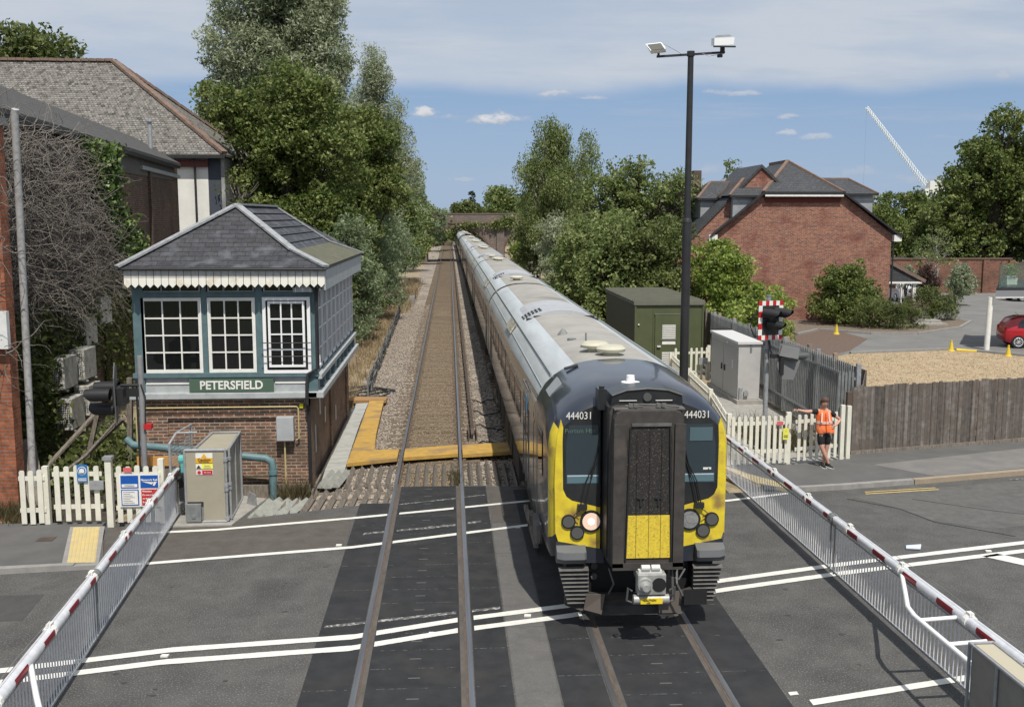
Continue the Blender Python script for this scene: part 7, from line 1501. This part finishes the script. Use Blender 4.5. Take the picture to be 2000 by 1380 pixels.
# bollards / cones
def cone(x, y, lab, h=.42):
    t = thing('yellow_marker', lab, 'marker', (x, y, 0), 'yellow rubber markers'); MB().cyl((x, y, 0), (x, y, .1), .17, 14, .13).cyl((x, y, .1), (x, y, h), .11, 12, .05).cyl((x, y, h), (x, y, h+.1), .045, 10).build('body', yellow_pl, t, smooth=True)
cone(20.4, 52.7, 'small yellow marker by the planted bed in front of the brick building'); cone(23.0, 45.4, 'small yellow marker at the tip of the dry lawn, beside a fallen yellow piece'); cone(24.65, 43.5, 'small yellow marker in front of the red car')
fm = thing('fallen_marker', 'yellow rubber marker lying flat at the edge of the dry lawn', 'marker', (23.5, 45.2, 0)); MB().cyl((23.2, 45.3, .08), (24.0, 45.0, .06), .08, 10, .05).build('body', yellow_pl, fm)
tag(MB().box(22.6, 22.62, 60, 60.01, 0, .01).build('stone', concrete), 'tiny stone at the foot of the brick wall', 'stone') if False else None
# steps by the bed
tag(MB().box(26.6, 28.3, 56.4, 57.2, 0, .14).box(26.7, 28.2, 57.0, 57.8, .14, .28).build('steps', concrete), 'two low concrete steps between the planted bushes', 'steps')
# crane
cr = thing('tower_crane', 'distant white luffing crane jib leaning up to the left above the right hand trees', 'crane', (105, 220, 0))
b = MB(); A_, B_ = Vector((103.8, 220, 13.5)), Vector((89.8, 220, 29.9)); d = (B_-A_); n = 34; s_ = Vector((0, 1, 0)); u_ = d.normalized().cross(s_)
cs_ = [(s_*.55+u_*.45), (-s_*.55+u_*.45), (-u_*.45)]
for i in range(n):
    p, q = A_+d*(i/n), A_+d*((i+1)/n); f0, f1 = 1-.45*i/n, 1-.45*(i+1)/n
    for k in range(3): b.bar(p+cs_[k]*f0, q+cs_[k]*f1, .13, .13, up=(0, 1, 0)); b.bar(p+cs_[k]*f0, q+cs_[(k+1) % 3]*f1, .07, .07, up=(0, 1, 0))
b.build('jib', mat('crane_white', (.8, .83, .84), rough=.5), cr)
MB().box(104.2, 107.5, 219, 221, 11.5, 14.3).box(103.2, 104.3, 219.2, 220.8, 10.5, 12.6).build('cab', white_p, cr); m_ = MB()
for sx in (-1, 1):
    for sy in (-1, 1): m_.box(105+sx*.8-.12, 105+sx*.8+.12, 220+sy*.8-.12, 220+sy*.8+.12, -.4, 11.6)
for i in range(8): m_.bar((104.2, 219.2, i*1.5), (105.8, 219.2, i*1.5+1.4), .12, .12, up=(0, 1, 0))
m_.build('mast', white_p, cr); MB().tube([(89.8, 220, 29.8), (89.8, 220, 8)], .012, 4).build('hoist_cable', galv_dk, cr)

# ================= BRIDGE =================
br = thing('railway_overbridge', 'old brick road bridge with round arches spanning the tracks in the distance', 'bridge', (5, 152, 0))
def archwall(cx, hw, zs, zc, x0, x1, ztop, y0, y1, mb):
    """solid band x0..x1 with an arch opening"""
    n = 16; P = [(cx-hw*math.cos(math.pi*i/n), zs+(zc-zs)*math.sin(math.pi*i/n)) for i in range(n+1)]
    mb.box(x0, cx-hw, y0, y1, -.6, ztop); mb.box(cx+hw, x1, y0, y1, -.6, ztop)
    for i in range(n):
        a, b_ = P[i], P[i+1]; mb.prism([(a[0], y0, a[1]), (b_[0], y0, b_[1]), (b_[0], y0, ztop), (a[0], y0, ztop)], (0, y1-y0, 0))
mb = MB(); archwall(1.2, 4.4, 1.2, 4.75, -6.5, 7.0, 5.4, 150, 158, mb); archwall(11.0, 2.9, 1.4, 3.9, 7.0, 15.5, 5.4, 150, 158, mb); mb.box(-25, -6.5, 150, 158, -.6, 5.4); mb.box(15.5, 35, 150, 158, -.6, 5.4)
mb.build('arch_wall', brick_old, br); MB().box(-25, 35, 149.85, 158.15, 5.4, 5.62).build('string_course', mat('course_brown', (.14, .09, .07), rough=.9), br)
MB().box(-25, 35, 150.02, 150.5, 5.62, 6.75).box(-25, 35, 157.5, 158, 5.62, 6.75).build('parapet', brick_old, br); MB().box(-25, 35, 149.95, 150.57, 6.75, 6.9).build('coping', mat('coping_grey', (.16, .13, .11), rough=.9), br)
MB().box(6.9, 8.0, 149.7, 150, -.6, 5.4).build('buttress', brick_old, br)
for cx, hw, zs, zc in ((1.2, 4.4, 1.2, 4.75), (11.0, 2.9, 1.4, 3.9)):
    n = 20; m_ = MB()
    for i in range(n):
        a0, a1 = math.pi*i/n, math.pi*(i+.93)/n; q = lambda a, e: (cx-(hw+e)*math.cos(a), 149.94, zs+(zc-zs+e)*math.sin(a)); m_.prism([q(a0, 0), q(a1, 0), q(a1, .35), q(a0, .35)], (0, .07, 0))
    m_.build('arch_ring', mat('arch_ring_brick', (.16, .1, .08), (.1, .07, .06), 3, .9) if cx < 5 else bpy.data.materials['arch_ring_brick'], br)
MB().box(6.9, 7.5, 148.5, 149.6, -.2, 1.5).build('white_marker', white_p, br) if False else None

bi = thing('ivy', 'ivy and small bushes growing on the face of the distant brick bridge', 'ivy', (7.5, 149.8, 3)); rng = np.random.default_rng(44)
P = np.concatenate([np.stack([rng.normal(x, sx, n), rng.uniform(149.2, 149.9, n), rng.normal(z, sz, n)], 1) for x, sx, z, sz, n in ((7.6, .8, 5.3, .35, 500), (3.5, 1.5, 5.2, .2, 260), (9.6, .5, 1.4, .7, 350), (-4.5, 1.5, 4.5, 1.6, 1500), (8.6, .6, 5.9, .4, 260))])
leaves_obj('leaves', P, .38, L_birch, bi, rng, rng.uniform(0, 1, len(P)), .3, .7)
# ================= TREES =================
LG = 'trees along the left of the line'; RG_ = 'trees and bushes along the right of the line'
def lobes(seed, n, rx, ry, z0, z1, r0, r1, taper=.5):
    """crown lobes between z0 and z1, narrowing to the top"""
    q = random.Random(seed); out = []
    for i in range(n):
        t = (i+.5)/n; z = z0+(z1-z0)*t; k = 1-(taper*t**1.6); a = q.uniform(0, 6.28); ro = math.sqrt(q.uniform(0, 1)); rr_ = q.uniform(r0, r1)*(1-.25*t)
        out.append((math.cos(a)*ro*(rx*k-rr_*.6), math.sin(a)*ro*(ry*k-rr_*.6), z, rr_, rr_, rr_*q.uniform(.7, .95)))
    out.append((0, 0, z1-.4, r0*.8, r0*.8, r0)); return out
tree('maple_tree', 'big yellow green broadleaf tree rising directly behind the signal box roof', 'tree', (-8.4, 55, -.2), [(a+.9*max(0, 1-c/7), b, c, d, e, f_) for a, b, c, d, e, f_ in lobes(1, 30, 4.5, 4.0, 2.0, 12.4, 1.5, 2.1, .28)]+[(-2.6, -1, 10.8, 1.6, 1.6, 1.5), (-3.4, -1, 9.2, 1.3, 1.3, 1.2), (-3.4, -1, 12.2, 1.2, 1.2, 1.0), (2.5, -1.5, 9.8, 1.7, 1.7, 1.3), (.2, -1.5, 12.4, 2.0, 2, 1.6), (2.9, -2.2, 4.4, 1.6, 1.6, 1.8)], L_maple, 1, .21, 2.9, .46, 32, LG, .34, clip=lambda x, z: x > np.interp(z, [2, 9.3, 10.8, 11.4, 13], [-1.7, -2.0, -3.4, -4.2, -4.3])+np.random.default_rng(0).normal(0, .25, len(x)))
tree('maple_tree', 'darker green broadleaf tree between the signal box roof and the silvery trees', 'tree', (-4.9, 62, -.2), lobes(2, 14, 2.3, 2.4, 7.4, 12.0, 1.2, 1.6, .3)+[(.6, -1, 11.2, 1.4, 1.4, 1.3), (-1.2, -1.3, 8.6, 1.6, 1.5, 1.3)], L_maple, 2, .21, 2.9, .45, 30, LG, .24)
tree('silver_willow', 'tallest silvery grey willow, its top leaving the frame above the signal box', 'tree', (-10.9, 71, -.2), lobes(3, 26, 4.7, 4.2, 5, 22.0, 1.6, 2.2, .35)+[(-3.6, -1, 13.8, 1.9, 1.8, 2), (-3.2, -1, 17.3, 2.0, 1.8, 2.2), (2.7, -1, 16.6, 1.9, 2, 2.2), (2.9, -1, 13.4, 1.9, 1.8, 2), (-4.4, -1, 11, 1.6, 1.6, 1.7), (2.2, -1, 19.8, 2, 2, 2), (-2.2, -1, 20.5, 2, 2, 2), (0, -1.5, 21.5, 2.2, 2, 2.2), (1.2, -2, 15, 2.2, 2, 2.2), (-1.5, -2, 16.5, 2.2, 2, 2.2)], L_willow, 3, .3, 3.6, .62, 34, LG, .4, asp=.32)
tree('silver_willow', 'slim pointed silvery willow standing close to the track', 'tree', (-5.9, 86, -.2), lobes(4, 18, 2.8, 2.6, 3, 18.4, 1.2, 1.7, .62)+[(-.2, 0, 19.0, .8, .8, 1.4), (.3, 0, 17.4, 1.1, 1.1, 1.5), (-.8, 0, 15.8, 1.3, 1.2, 1.5), (1.0, 0, 15, 1.4, 1.2, 1.5), (1.6, 0, 12.4, 1.4, 1.4, 1.8), (2.5, 0, 9.6, 1.5, 1.4, 1.8)], L_willow, 4, .25, 2.7, .5, 30, LG, .3, asp=.32, zst=1.2)
tree('willow_tree', 'grey green willow behind the slim silver willow, leaning over the track', 'tree', (-5.9, 106, -.2), lobes(5, 16, 3.1, 3, 2.5, 14.2, 1.5, 2.0, .5)+[(1.9, 0, 7, 1.6, 1.5, 1.8)], L_sallow, 5, .28, 1.6, .6, 26, LG, .3, asp=.4)
tree('willow_tree', 'olive green tree farther along the left of the line', 'tree', (-5.6, 124, -.2), lobes(6, 14, 3.3, 3, 2.5, 13, 1.6, 2.1, .5)+[(2, 0, 6, 1.6, 1.5, 1.8)], L_birch, 6, .3, 1.5, .6, 24, LG, .3)
tree('willow_tree', 'small far tree on the left where it meets the bridge', 'tree', (-5.0, 143, -.2), lobes(7, 14, 3.8, 3, 1.6, 10.8, 1.6, 2.3, .4)+[(2.6, 0, 4.6, 1.8, 1.5, 1.8), (3.4, -2, 6.5, 1.5, 1.5, 1.6)], L_sallow, 7, .34, 1.4, .6, 24, LG, .3)
tree('sallow_bush', 'large grey green sallow bush beside the right end of the signal box', 'bush', (-5.3, 52, -.2), lobes(8, 14, 2.1, 2.6, .9, 6.0, .9, 1.3, .4)+[(.6, -1.5, 1.2, .9, 1, 1.1), (.9, 1, 3.2, 1.1, 1.2, 1.2)], L_sallow, 8, .2, 3.2, .36, 28, LG, .14, asp=.32, parts=('foliage', 'stems'))
tree('sallow_bush', 'grey green sallow bush arching towards the ballast', 'bush', (-4.9, 64, -.2), lobes(9, 14, 2.1, 3, .9, 7.4, 1.0, 1.4, .4)+[(.9, 0, 2.0, 1.0, 1.5, 1.2)], L_sallow, 9, .22, 2.8, .4, 26, LG, .14, asp=.32, parts=('foliage', 'stems'))
tree('sallow_bush', 'taller sallow bush behind the arching one, above the tall dry grass', 'bush', (-5.1, 78, -.2), lobes(10, 16, 2.1, 3.6, 1.6, 9.6, 1.1, 1.6, .35)+[(1.6, 2, 3.4, 1.1, 1.3, 1.2)], L_sallow, 10, .24, 2.4, .45, 26, LG, .16, asp=.35, parts=('foliage', 'stems'))
tree('sallow_bush', 'dark bushes overhanging the shaded stretch of track', 'bush', (-5.3, 95, -.2), lobes(11, 14, 2.7, 4.5, 1.2, 8, 1.3, 1.8, .3)+[(2.0, 3, 3.8, 1.3, 1.6, 1.5)], L_birch, 11, .26, 2.0, .5, 26, LG, .16, parts=('foliage', 'stems'))
tree('hawthorn_bush', 'dark bush filling the shade below the big tree behind the signal box', 'bush', (-7.5, 47, -.2), lobes(12, 12, 3.0, 3.0, 1.2, 4.6, 1.2, 1.6, .3), L_dark, 12, .2, 2.2, .45, 26, LG, .15, parts=('foliage', 'stems'))
tree('oak_tree', 'dark oak crown showing above the ridge of the hipped roof at far left', 'tree', (-33, 82, -.2), lobes(13, 18, 8.5, 4, 12, 19.2, 2.3, 3.2, .35)+[(6.5, 0, 15.2, 2.4, 2.2, 1.6), (-3, 0, 17.6, 3.2, 2.4, 2.0)], L_dark, 13, .38, .9, .8, 26, None, .5)
for k, (px_, zt, lab) in enumerate(((361, 18.6, 'taller of the two narrow cypresses above the hipped roof'), (388, 16.9, 'shorter of the two narrow cypresses above the hipped roof'))):
    x = (px_-877)/2000*118-.3; tree('cypress_tree', lab, 'tree', (x, 118, -.2), [(0, 0, zt*t, .75*(1.15-t*.75), .75*(1.15-t*.75), zt*.12) for t in (.3, .42, .54, .66, .78, .9)], L_con, 14+k, .28, 2.2, .35, 26, 'cypresses above the hipped roof', .2, limbs=False)
tree('pine_tree', 'flat topped olive tree behind the right hand eaves of the hipped roof', 'tree', (-20.6, 94, -.2), [(0, 0, 13.2, 2.2, 2, 1.2), (-1.3, 0, 12.2, 1.6, 1.5, 1.2), (1.8, 0, 11.4, 2, 1.8, 1.6), (0, 0, 9.6, 2.6, 2.3, 1.8), (2.5, 0, 8, 2.6, 2.3, 2.4)], L_birch, 16, .26, 1.6, .5, 26, None, .25)
# right side of the line
tree('birch_tree', 'tall silver birch with drooping branches and white limbs right of the line', 'tree', (8.6, 84, -.2), lobes(21, 20, 3.2, 3.0, 4, 12.4, 1.1, 1.6, .35)+[(-.6, 0, 12.9, 1.1, 1, 1.2), (2.6, 0, 11.8, .9, .9, 1.3), (-2.2, 0, 9.8, 1.0, 1, 1.2), (2.9, -.3, 10.2, .9, .9, 1.2), (.3, 0, 13.1, .9, .9, .9)], L_birch, 21, .22, 3.0, .42, 30, RG_, .22, tm=birch, zst=2.0, hang=1.0, asp=.42, exposed=4)
tree('elm_tree', 'open grey green tree with sparse top right of the birch', 'tree', (11.4, 64, -.2), lobes(22, 20, 3.4, 3.0, 2.5, 8.6, 1.2, 1.7, .25)+[(.4, 0, 9.3, .9, .9, 1.0), (-.9, 0, 8.9, .8, .9, .9), (2.4, 0, 8.6, .9, .9, .8), (3.3, 0, 7.9, 1.0, 1, 1.0), (-3.0, 0, 7.6, 1.1, 1.1, 1.1)], L_birch, 22, .21, 2.5, .42, 26, RG_, .24, exposed=4)
tree('elm_tree', 'grey green tree between the lamp post and the red brick gable', 'tree', (14.8, 66, -.2), lobes(23, 16, 2.4, 2.4, 2, 8.0, 1.1, 1.5, .3)+[(0, 0, 8.6, .8, .9, .8)], L_sallow, 23, .2, 1.8, .42, 24, RG_, .2)
tree('hawthorn_bush', 'wide dark green bush mass overhanging the train roof', 'bush', (8.6, 54, -.2), lobes(24, 22, 3.2, 5.0, 1.6, 5.9, 1.3, 1.8, .3), L_birch, 24, .19, 2.5, .42, 28, RG_, .2, parts=('foliage', 'stems'))
tree('hawthorn_bush', 'dark green bushes behind the olive green cabin', 'bush', (10.5, 52, -.2), lobes(25, 16, 3, 3, 1.4, 5.4, 1.2, 1.7, .3), L_dark, 25, .19, 2.4, .42, 28, RG_, .2, parts=('foliage', 'stems'))
tree('willow_bush', 'pale grey green willow bush rising beside the far coaches', 'bush', (7.6, 72, -.2), lobes(26, 12, 1.9, 3.0, 1.6, 6.0, 1.1, 1.5, .35), L_willow, 26, .22, 2.2, .42, 26, RG_, .16, asp=.4, parts=('foliage', 'stems'))
tree('laurel_bush', 'bright green bush right of the olive cabin and behind the palisade fence', 'bush', (13.4, 49.5, -.2), lobes(27, 14, 2.0, 2.2, 1.2, 4.6, 1.0, 1.4, .3), L_bright, 27, .18, 2.8, .38, 28, RG_, .16, parts=('foliage', 'stems'))
tree('laurel_bush', 'low bright green bush against the timber fence, left of the red and white signal', 'bush', (13.9, 44.5, -.2), lobes(28, 10, 1.7, 2.2, .8, 3.1, .8, 1.1, .3), L_bright, 28, .17, 3.0, .34, 28, RG_, .12, parts=('foliage', 'stems'))
tree('hawthorn_bush', 'dark bush in the shade beside the bridge arch', 'bush', (9.0, 104, -.2), lobes(29, 14, 2.2, 6.0, 1.8, 8.8, 1.4, 1.9, .35), L_dark, 29, .26, 1.8, .5, 26, RG_, .2, parts=('foliage', 'stems'))
tree('ash_tree', 'green tree in front of the right end of the brick bridge', 'tree', (10.8, 122, -.2), lobes(30, 16, 3.2, 3.5, 2.2, 11.6, 1.5, 2.1, .35), L_birch, 30, .3, 1.5, .55, 26, RG_, .3)
tree('laurel_bush', 'light green bush at the foot of the small bridge arch', 'bush', (9.6, 138, -.2), lobes(31, 8, 1.9, 2.2, .8, 3.2, 1.0, 1.3, .3), L_bright, 31, .3, 1.8, .45, 24, RG_, .15, parts=('foliage', 'stems'))
# beyond the bridge
for k, (x, y, zt, rx, m_, lab) in enumerate(((3.2, 205, 10.0, 5, L_dark, 'dark tree beyond the bridge, above the end of the train'), (10, 190, 12.5, 5, L_birch, 'light green tree beyond the bridge parapet, middle of the far group'), (16.5, 178, 14.2, 5, L_maple, 'brownish green tree beyond the bridge, highest of the far group'), (-5, 200, 9.2, 5, L_birch, 'far tree beyond the bridge at the left of the track'), (24, 185, 12, 6, L_birch, 'far tree beyond the bridge, behind the birch'))):
    tree('distant_tree', lab, 'tree', (x, y, -.4), lobes(40+k, 14, rx, 4, 4, zt-1.3, 2, 2.7, .45), m_, 40+k, .5, .8, .8, 24, 'trees beyond the bridge', .35)
tree('fir_tree', 'small pointed dark conifer above the far trees beyond the bridge', 'tree', (4.9, 215, -.4), [(0, 0, 2+9.6*t, 2.4*(1.1-t), 2.4*(1.1-t), 1.3) for t in (.15, .35, .55, .75, .93)], L_con, 49, .45, 1.4, .5, 24, None, .3, limbs=False)
# right hand trees
tree('sycamore_tree', 'large sycamore at the right edge behind the garden wall', 'tree', (50, 92, -.2), lobes(51, 26, 6.5, 5, 2.5, 12.0, 2.1, 2.9, .42)+[(-.7, -2, 14.5, 1.6, 1.6, 1.5), (2.6, -1, 14.0, 2.2, 2, 1.8), (-4.5, -2, 9.6, 1.7, 2, 1.5), (-5.6, -2, 6.8, 2.0, 2, 1.8), (-2.8, -2, 12, 1.7, 2, 1.6)], L_maple, 51, .32, 1.5, .6, 30, 'trees behind the garden wall', .5, exposed=3)
tree('sycamore_tree', 'dark tree filling the right edge beside the large sycamore', 'tree', (57.5, 94, -.2), lobes(52, 20, 5, 4, 3, 13.4, 2, 2.7, .35), L_dark, 52, .34, 1.4, .6, 28, 'trees behind the garden wall', .45)
tree('sycamore_tree', 'lower green tree right of the red brick building behind the cars', 'tree', (40.5, 94, -.2), lobes(53, 16, 4.4, 3, 2.6, 6.6, 1.5, 2.1, .3), L_maple, 53, .28, 1.6, .5, 26, 'trees behind the garden wall', .3)
tree('slender_tree', 'thin airy tree with pale stems in front of the garden wall', 'tree', (35.2, 73, 0), [(0, 0, 4.0, 1.5, 1.2, 1.0), (-.6, 0, 3.3, 1.2, 1, .8), (1.0, 0, 3.6, 1.2, 1, .9), (.2, 0, 4.8, 1.0, .9, .8)], L_birch, 54, .16, 1.5, .35, 18, None, .07, tm=birch, exposed=6)
tree('laurel_bush', 'rounded yellow green bush in front of the brick gable', 'bush', (23.0, 57.6, 0), lobes(55, 20, 2.7, 1.7, .7, 2.8, .9, 1.2, .3)+[(.5, .3, 3.3, .5, .5, .6), (-1.2, 0, 2.9, .45, .4, .6)], L_maple, 55, .17, 3.4, .32, 28, 'bushes in front of the brick gable', .12, parts=('foliage', 'stems'))
tree('rosemary_bush', 'spreading dull green low bush in front of the rounded one', 'bush', (24.2, 55.2, 0), lobes(56, 16, 2.6, 1.3, .4, 1.4, .6, .85, .3), L_dark, 56, .14, 4.2, .26, 30, 'bushes in front of the brick gable', .08, asp=.3, parts=('foliage', 'stems'))
tree('rosemary_bush', 'bushy deep green shrub by the car park, right of the porch', 'bush', (29.0, 59.4, 0), lobes(57, 14, 1.5, 1.2, .5, 1.75, .6, .8, .2), L_dark, 57, .14, 4.5, .25, 30, 'bushes in front of the brick gable', .08, asp=.3, parts=('foliage', 'stems'))
tree('purple_bush', 'dark purple leaved shrub behind the deep green one', 'bush', (31.2, 66, 0), lobes(58, 8, 1.2, 1.0, 1.2, 2.7, .6, .8, .3), L_purple, 58, .15, 3.4, .28, 26, None, .08, parts=('foliage', 'stems'))
tree('variegated_bush', 'cream and green variegated shrub before the garden wall', 'bush', (35.6, 70, 0), lobes(59, 10, 1.5, 1.0, 1.0, 2.6, .6, .9, .3), L_varieg, 59, .15, 3.2, .28, 26, 'variegated shrubs', .08, parts=('foliage', 'stems'))
tree('variegated_bush', 'smaller variegated shrub left of the purple one', 'bush', (31.0, 67.5, 0), lobes(60, 6, .9, .8, 1.6, 2.8, .5, .6, .3), L_varieg, 60, .15, 3.2, .26, 24, 'variegated shrubs', .08, parts=('foliage', 'stems'))
tree('flowering_shrub', 'thin straggly shrub at the foot of the white porch post', 'bush', (26.6, 57.2, 0), lobes(61, 5, .8, .6, .4, 1.4, .4, .5, .2), L_weed, 61, .12, 4, .25, 22, None, .05, parts=('foliage', 'stems'))
for k, (x, y, zt, rx) in enumerate(((46, 135, 9.5, 6), (53, 140, 9.0, 6), (60, 150, 9.8, 7), (69, 150, 10.6, 7), (78, 155, 11, 8))):
    tree('distant_tree', 'distant wooded hill tree right of the brick building, %s from the left' % ('first', 'second', 'third', 'fourth', 'fifth')[k], 'tree', (x, y, -.4), lobes(70+k, 12, rx, 4, 3, zt-1.5, 2.2, 3.0, .35), (L_dark, L_maple)[k % 2], 70+k, .5, .8, .8, 22, 'far trees on the right', .35)
tree('rooftop_tree', 'small tree top showing between the gables of the brick building', 'tree', (26.0, 94, 0), [(0, 0, 10.6, .9, .8, .8), (.4, 0, 9.5, 1.1, 1, 1)], L_birch, 80, .24, 2, .4, 20, None, .15)
# wooded backdrop so that no bare horizon shows between the trees
rngb = np.random.default_rng(9); n = 26000
xs = rngb.uniform(-260, 420, n); ys = rngb.uniform(235, 300, n)+np.abs(xs)*.1; zt = 7+2.0*np.sin(xs*.05)+1.2*np.sin(xs*.13+1); zs_ = rngb.uniform(0, 1, n)**.7*zt
leaves_obj('distant_wood', np.stack([xs, ys, zs_], 1), 2.2, L_dark, None, rngb, rngb.uniform(0, .8, n), .5, .8)
tag(bpy.data.objects['distant_wood'], 'low far off line of woodland along the horizon', 'woodland', kind='stuff')

# separate loose pieces of a few parts into parts of their own
def split_islands(o):
    me = o.data; n = len(me.vertices); par = list(range(n))
    def find(a):
        while par[a] != a: par[a] = par[par[a]]; a = par[a]
        return a
    for p in me.polygons:
        v = list(p.vertices)
        for q in v[1:]: par[find(q)] = find(v[0])
    g = {}
    for p in me.polygons: g.setdefault(find(p.vertices[0]), []).append(p)
    if len(g) < 2 or len(g) > 30: return
    ms = list(me.materials); nm = o.name.split('.')[0]; keys = list(g)
    for k in keys:
        idx = {}; V = []; Fc = []
        for p in g[k]:
            f = []
            for v in p.vertices:
                if v not in idx: idx[v] = len(V); V.append(tuple(me.vertices[v].co))
                f.append(idx[v])
            Fc.append(f)
        m2 = bpy.data.meshes.new(nm); m2.from_pydata(V, [], Fc)
        for m_ in ms: m2.materials.append(m_)
        m2.polygons.foreach_set('material_index', [p.material_index for p in g[k]]); m2.polygons.foreach_set('use_smooth', [p.use_smooth for p in g[k]])
        c = o.copy(); c.data = m2; col.objects.link(c); c.parent = o.parent
    bpy.data.objects.remove(o)
for o in list(bpy.data.objects):
    if o.name.split('.')[0] in ('pier', 'plough_bracket', 'parapet', 'bracket', 'porch_post', 'hose_cocks', 'grille_slit', 'white_patch', 'corner_trim', 'gutter_end', 'vest_symbol', 'barge_board', 'handle', 'mount', 'weatherboard', 'door_window', 'gangway_frame', 'stay_wire', 'louvre_panel') and not o.children: split_islands(o)
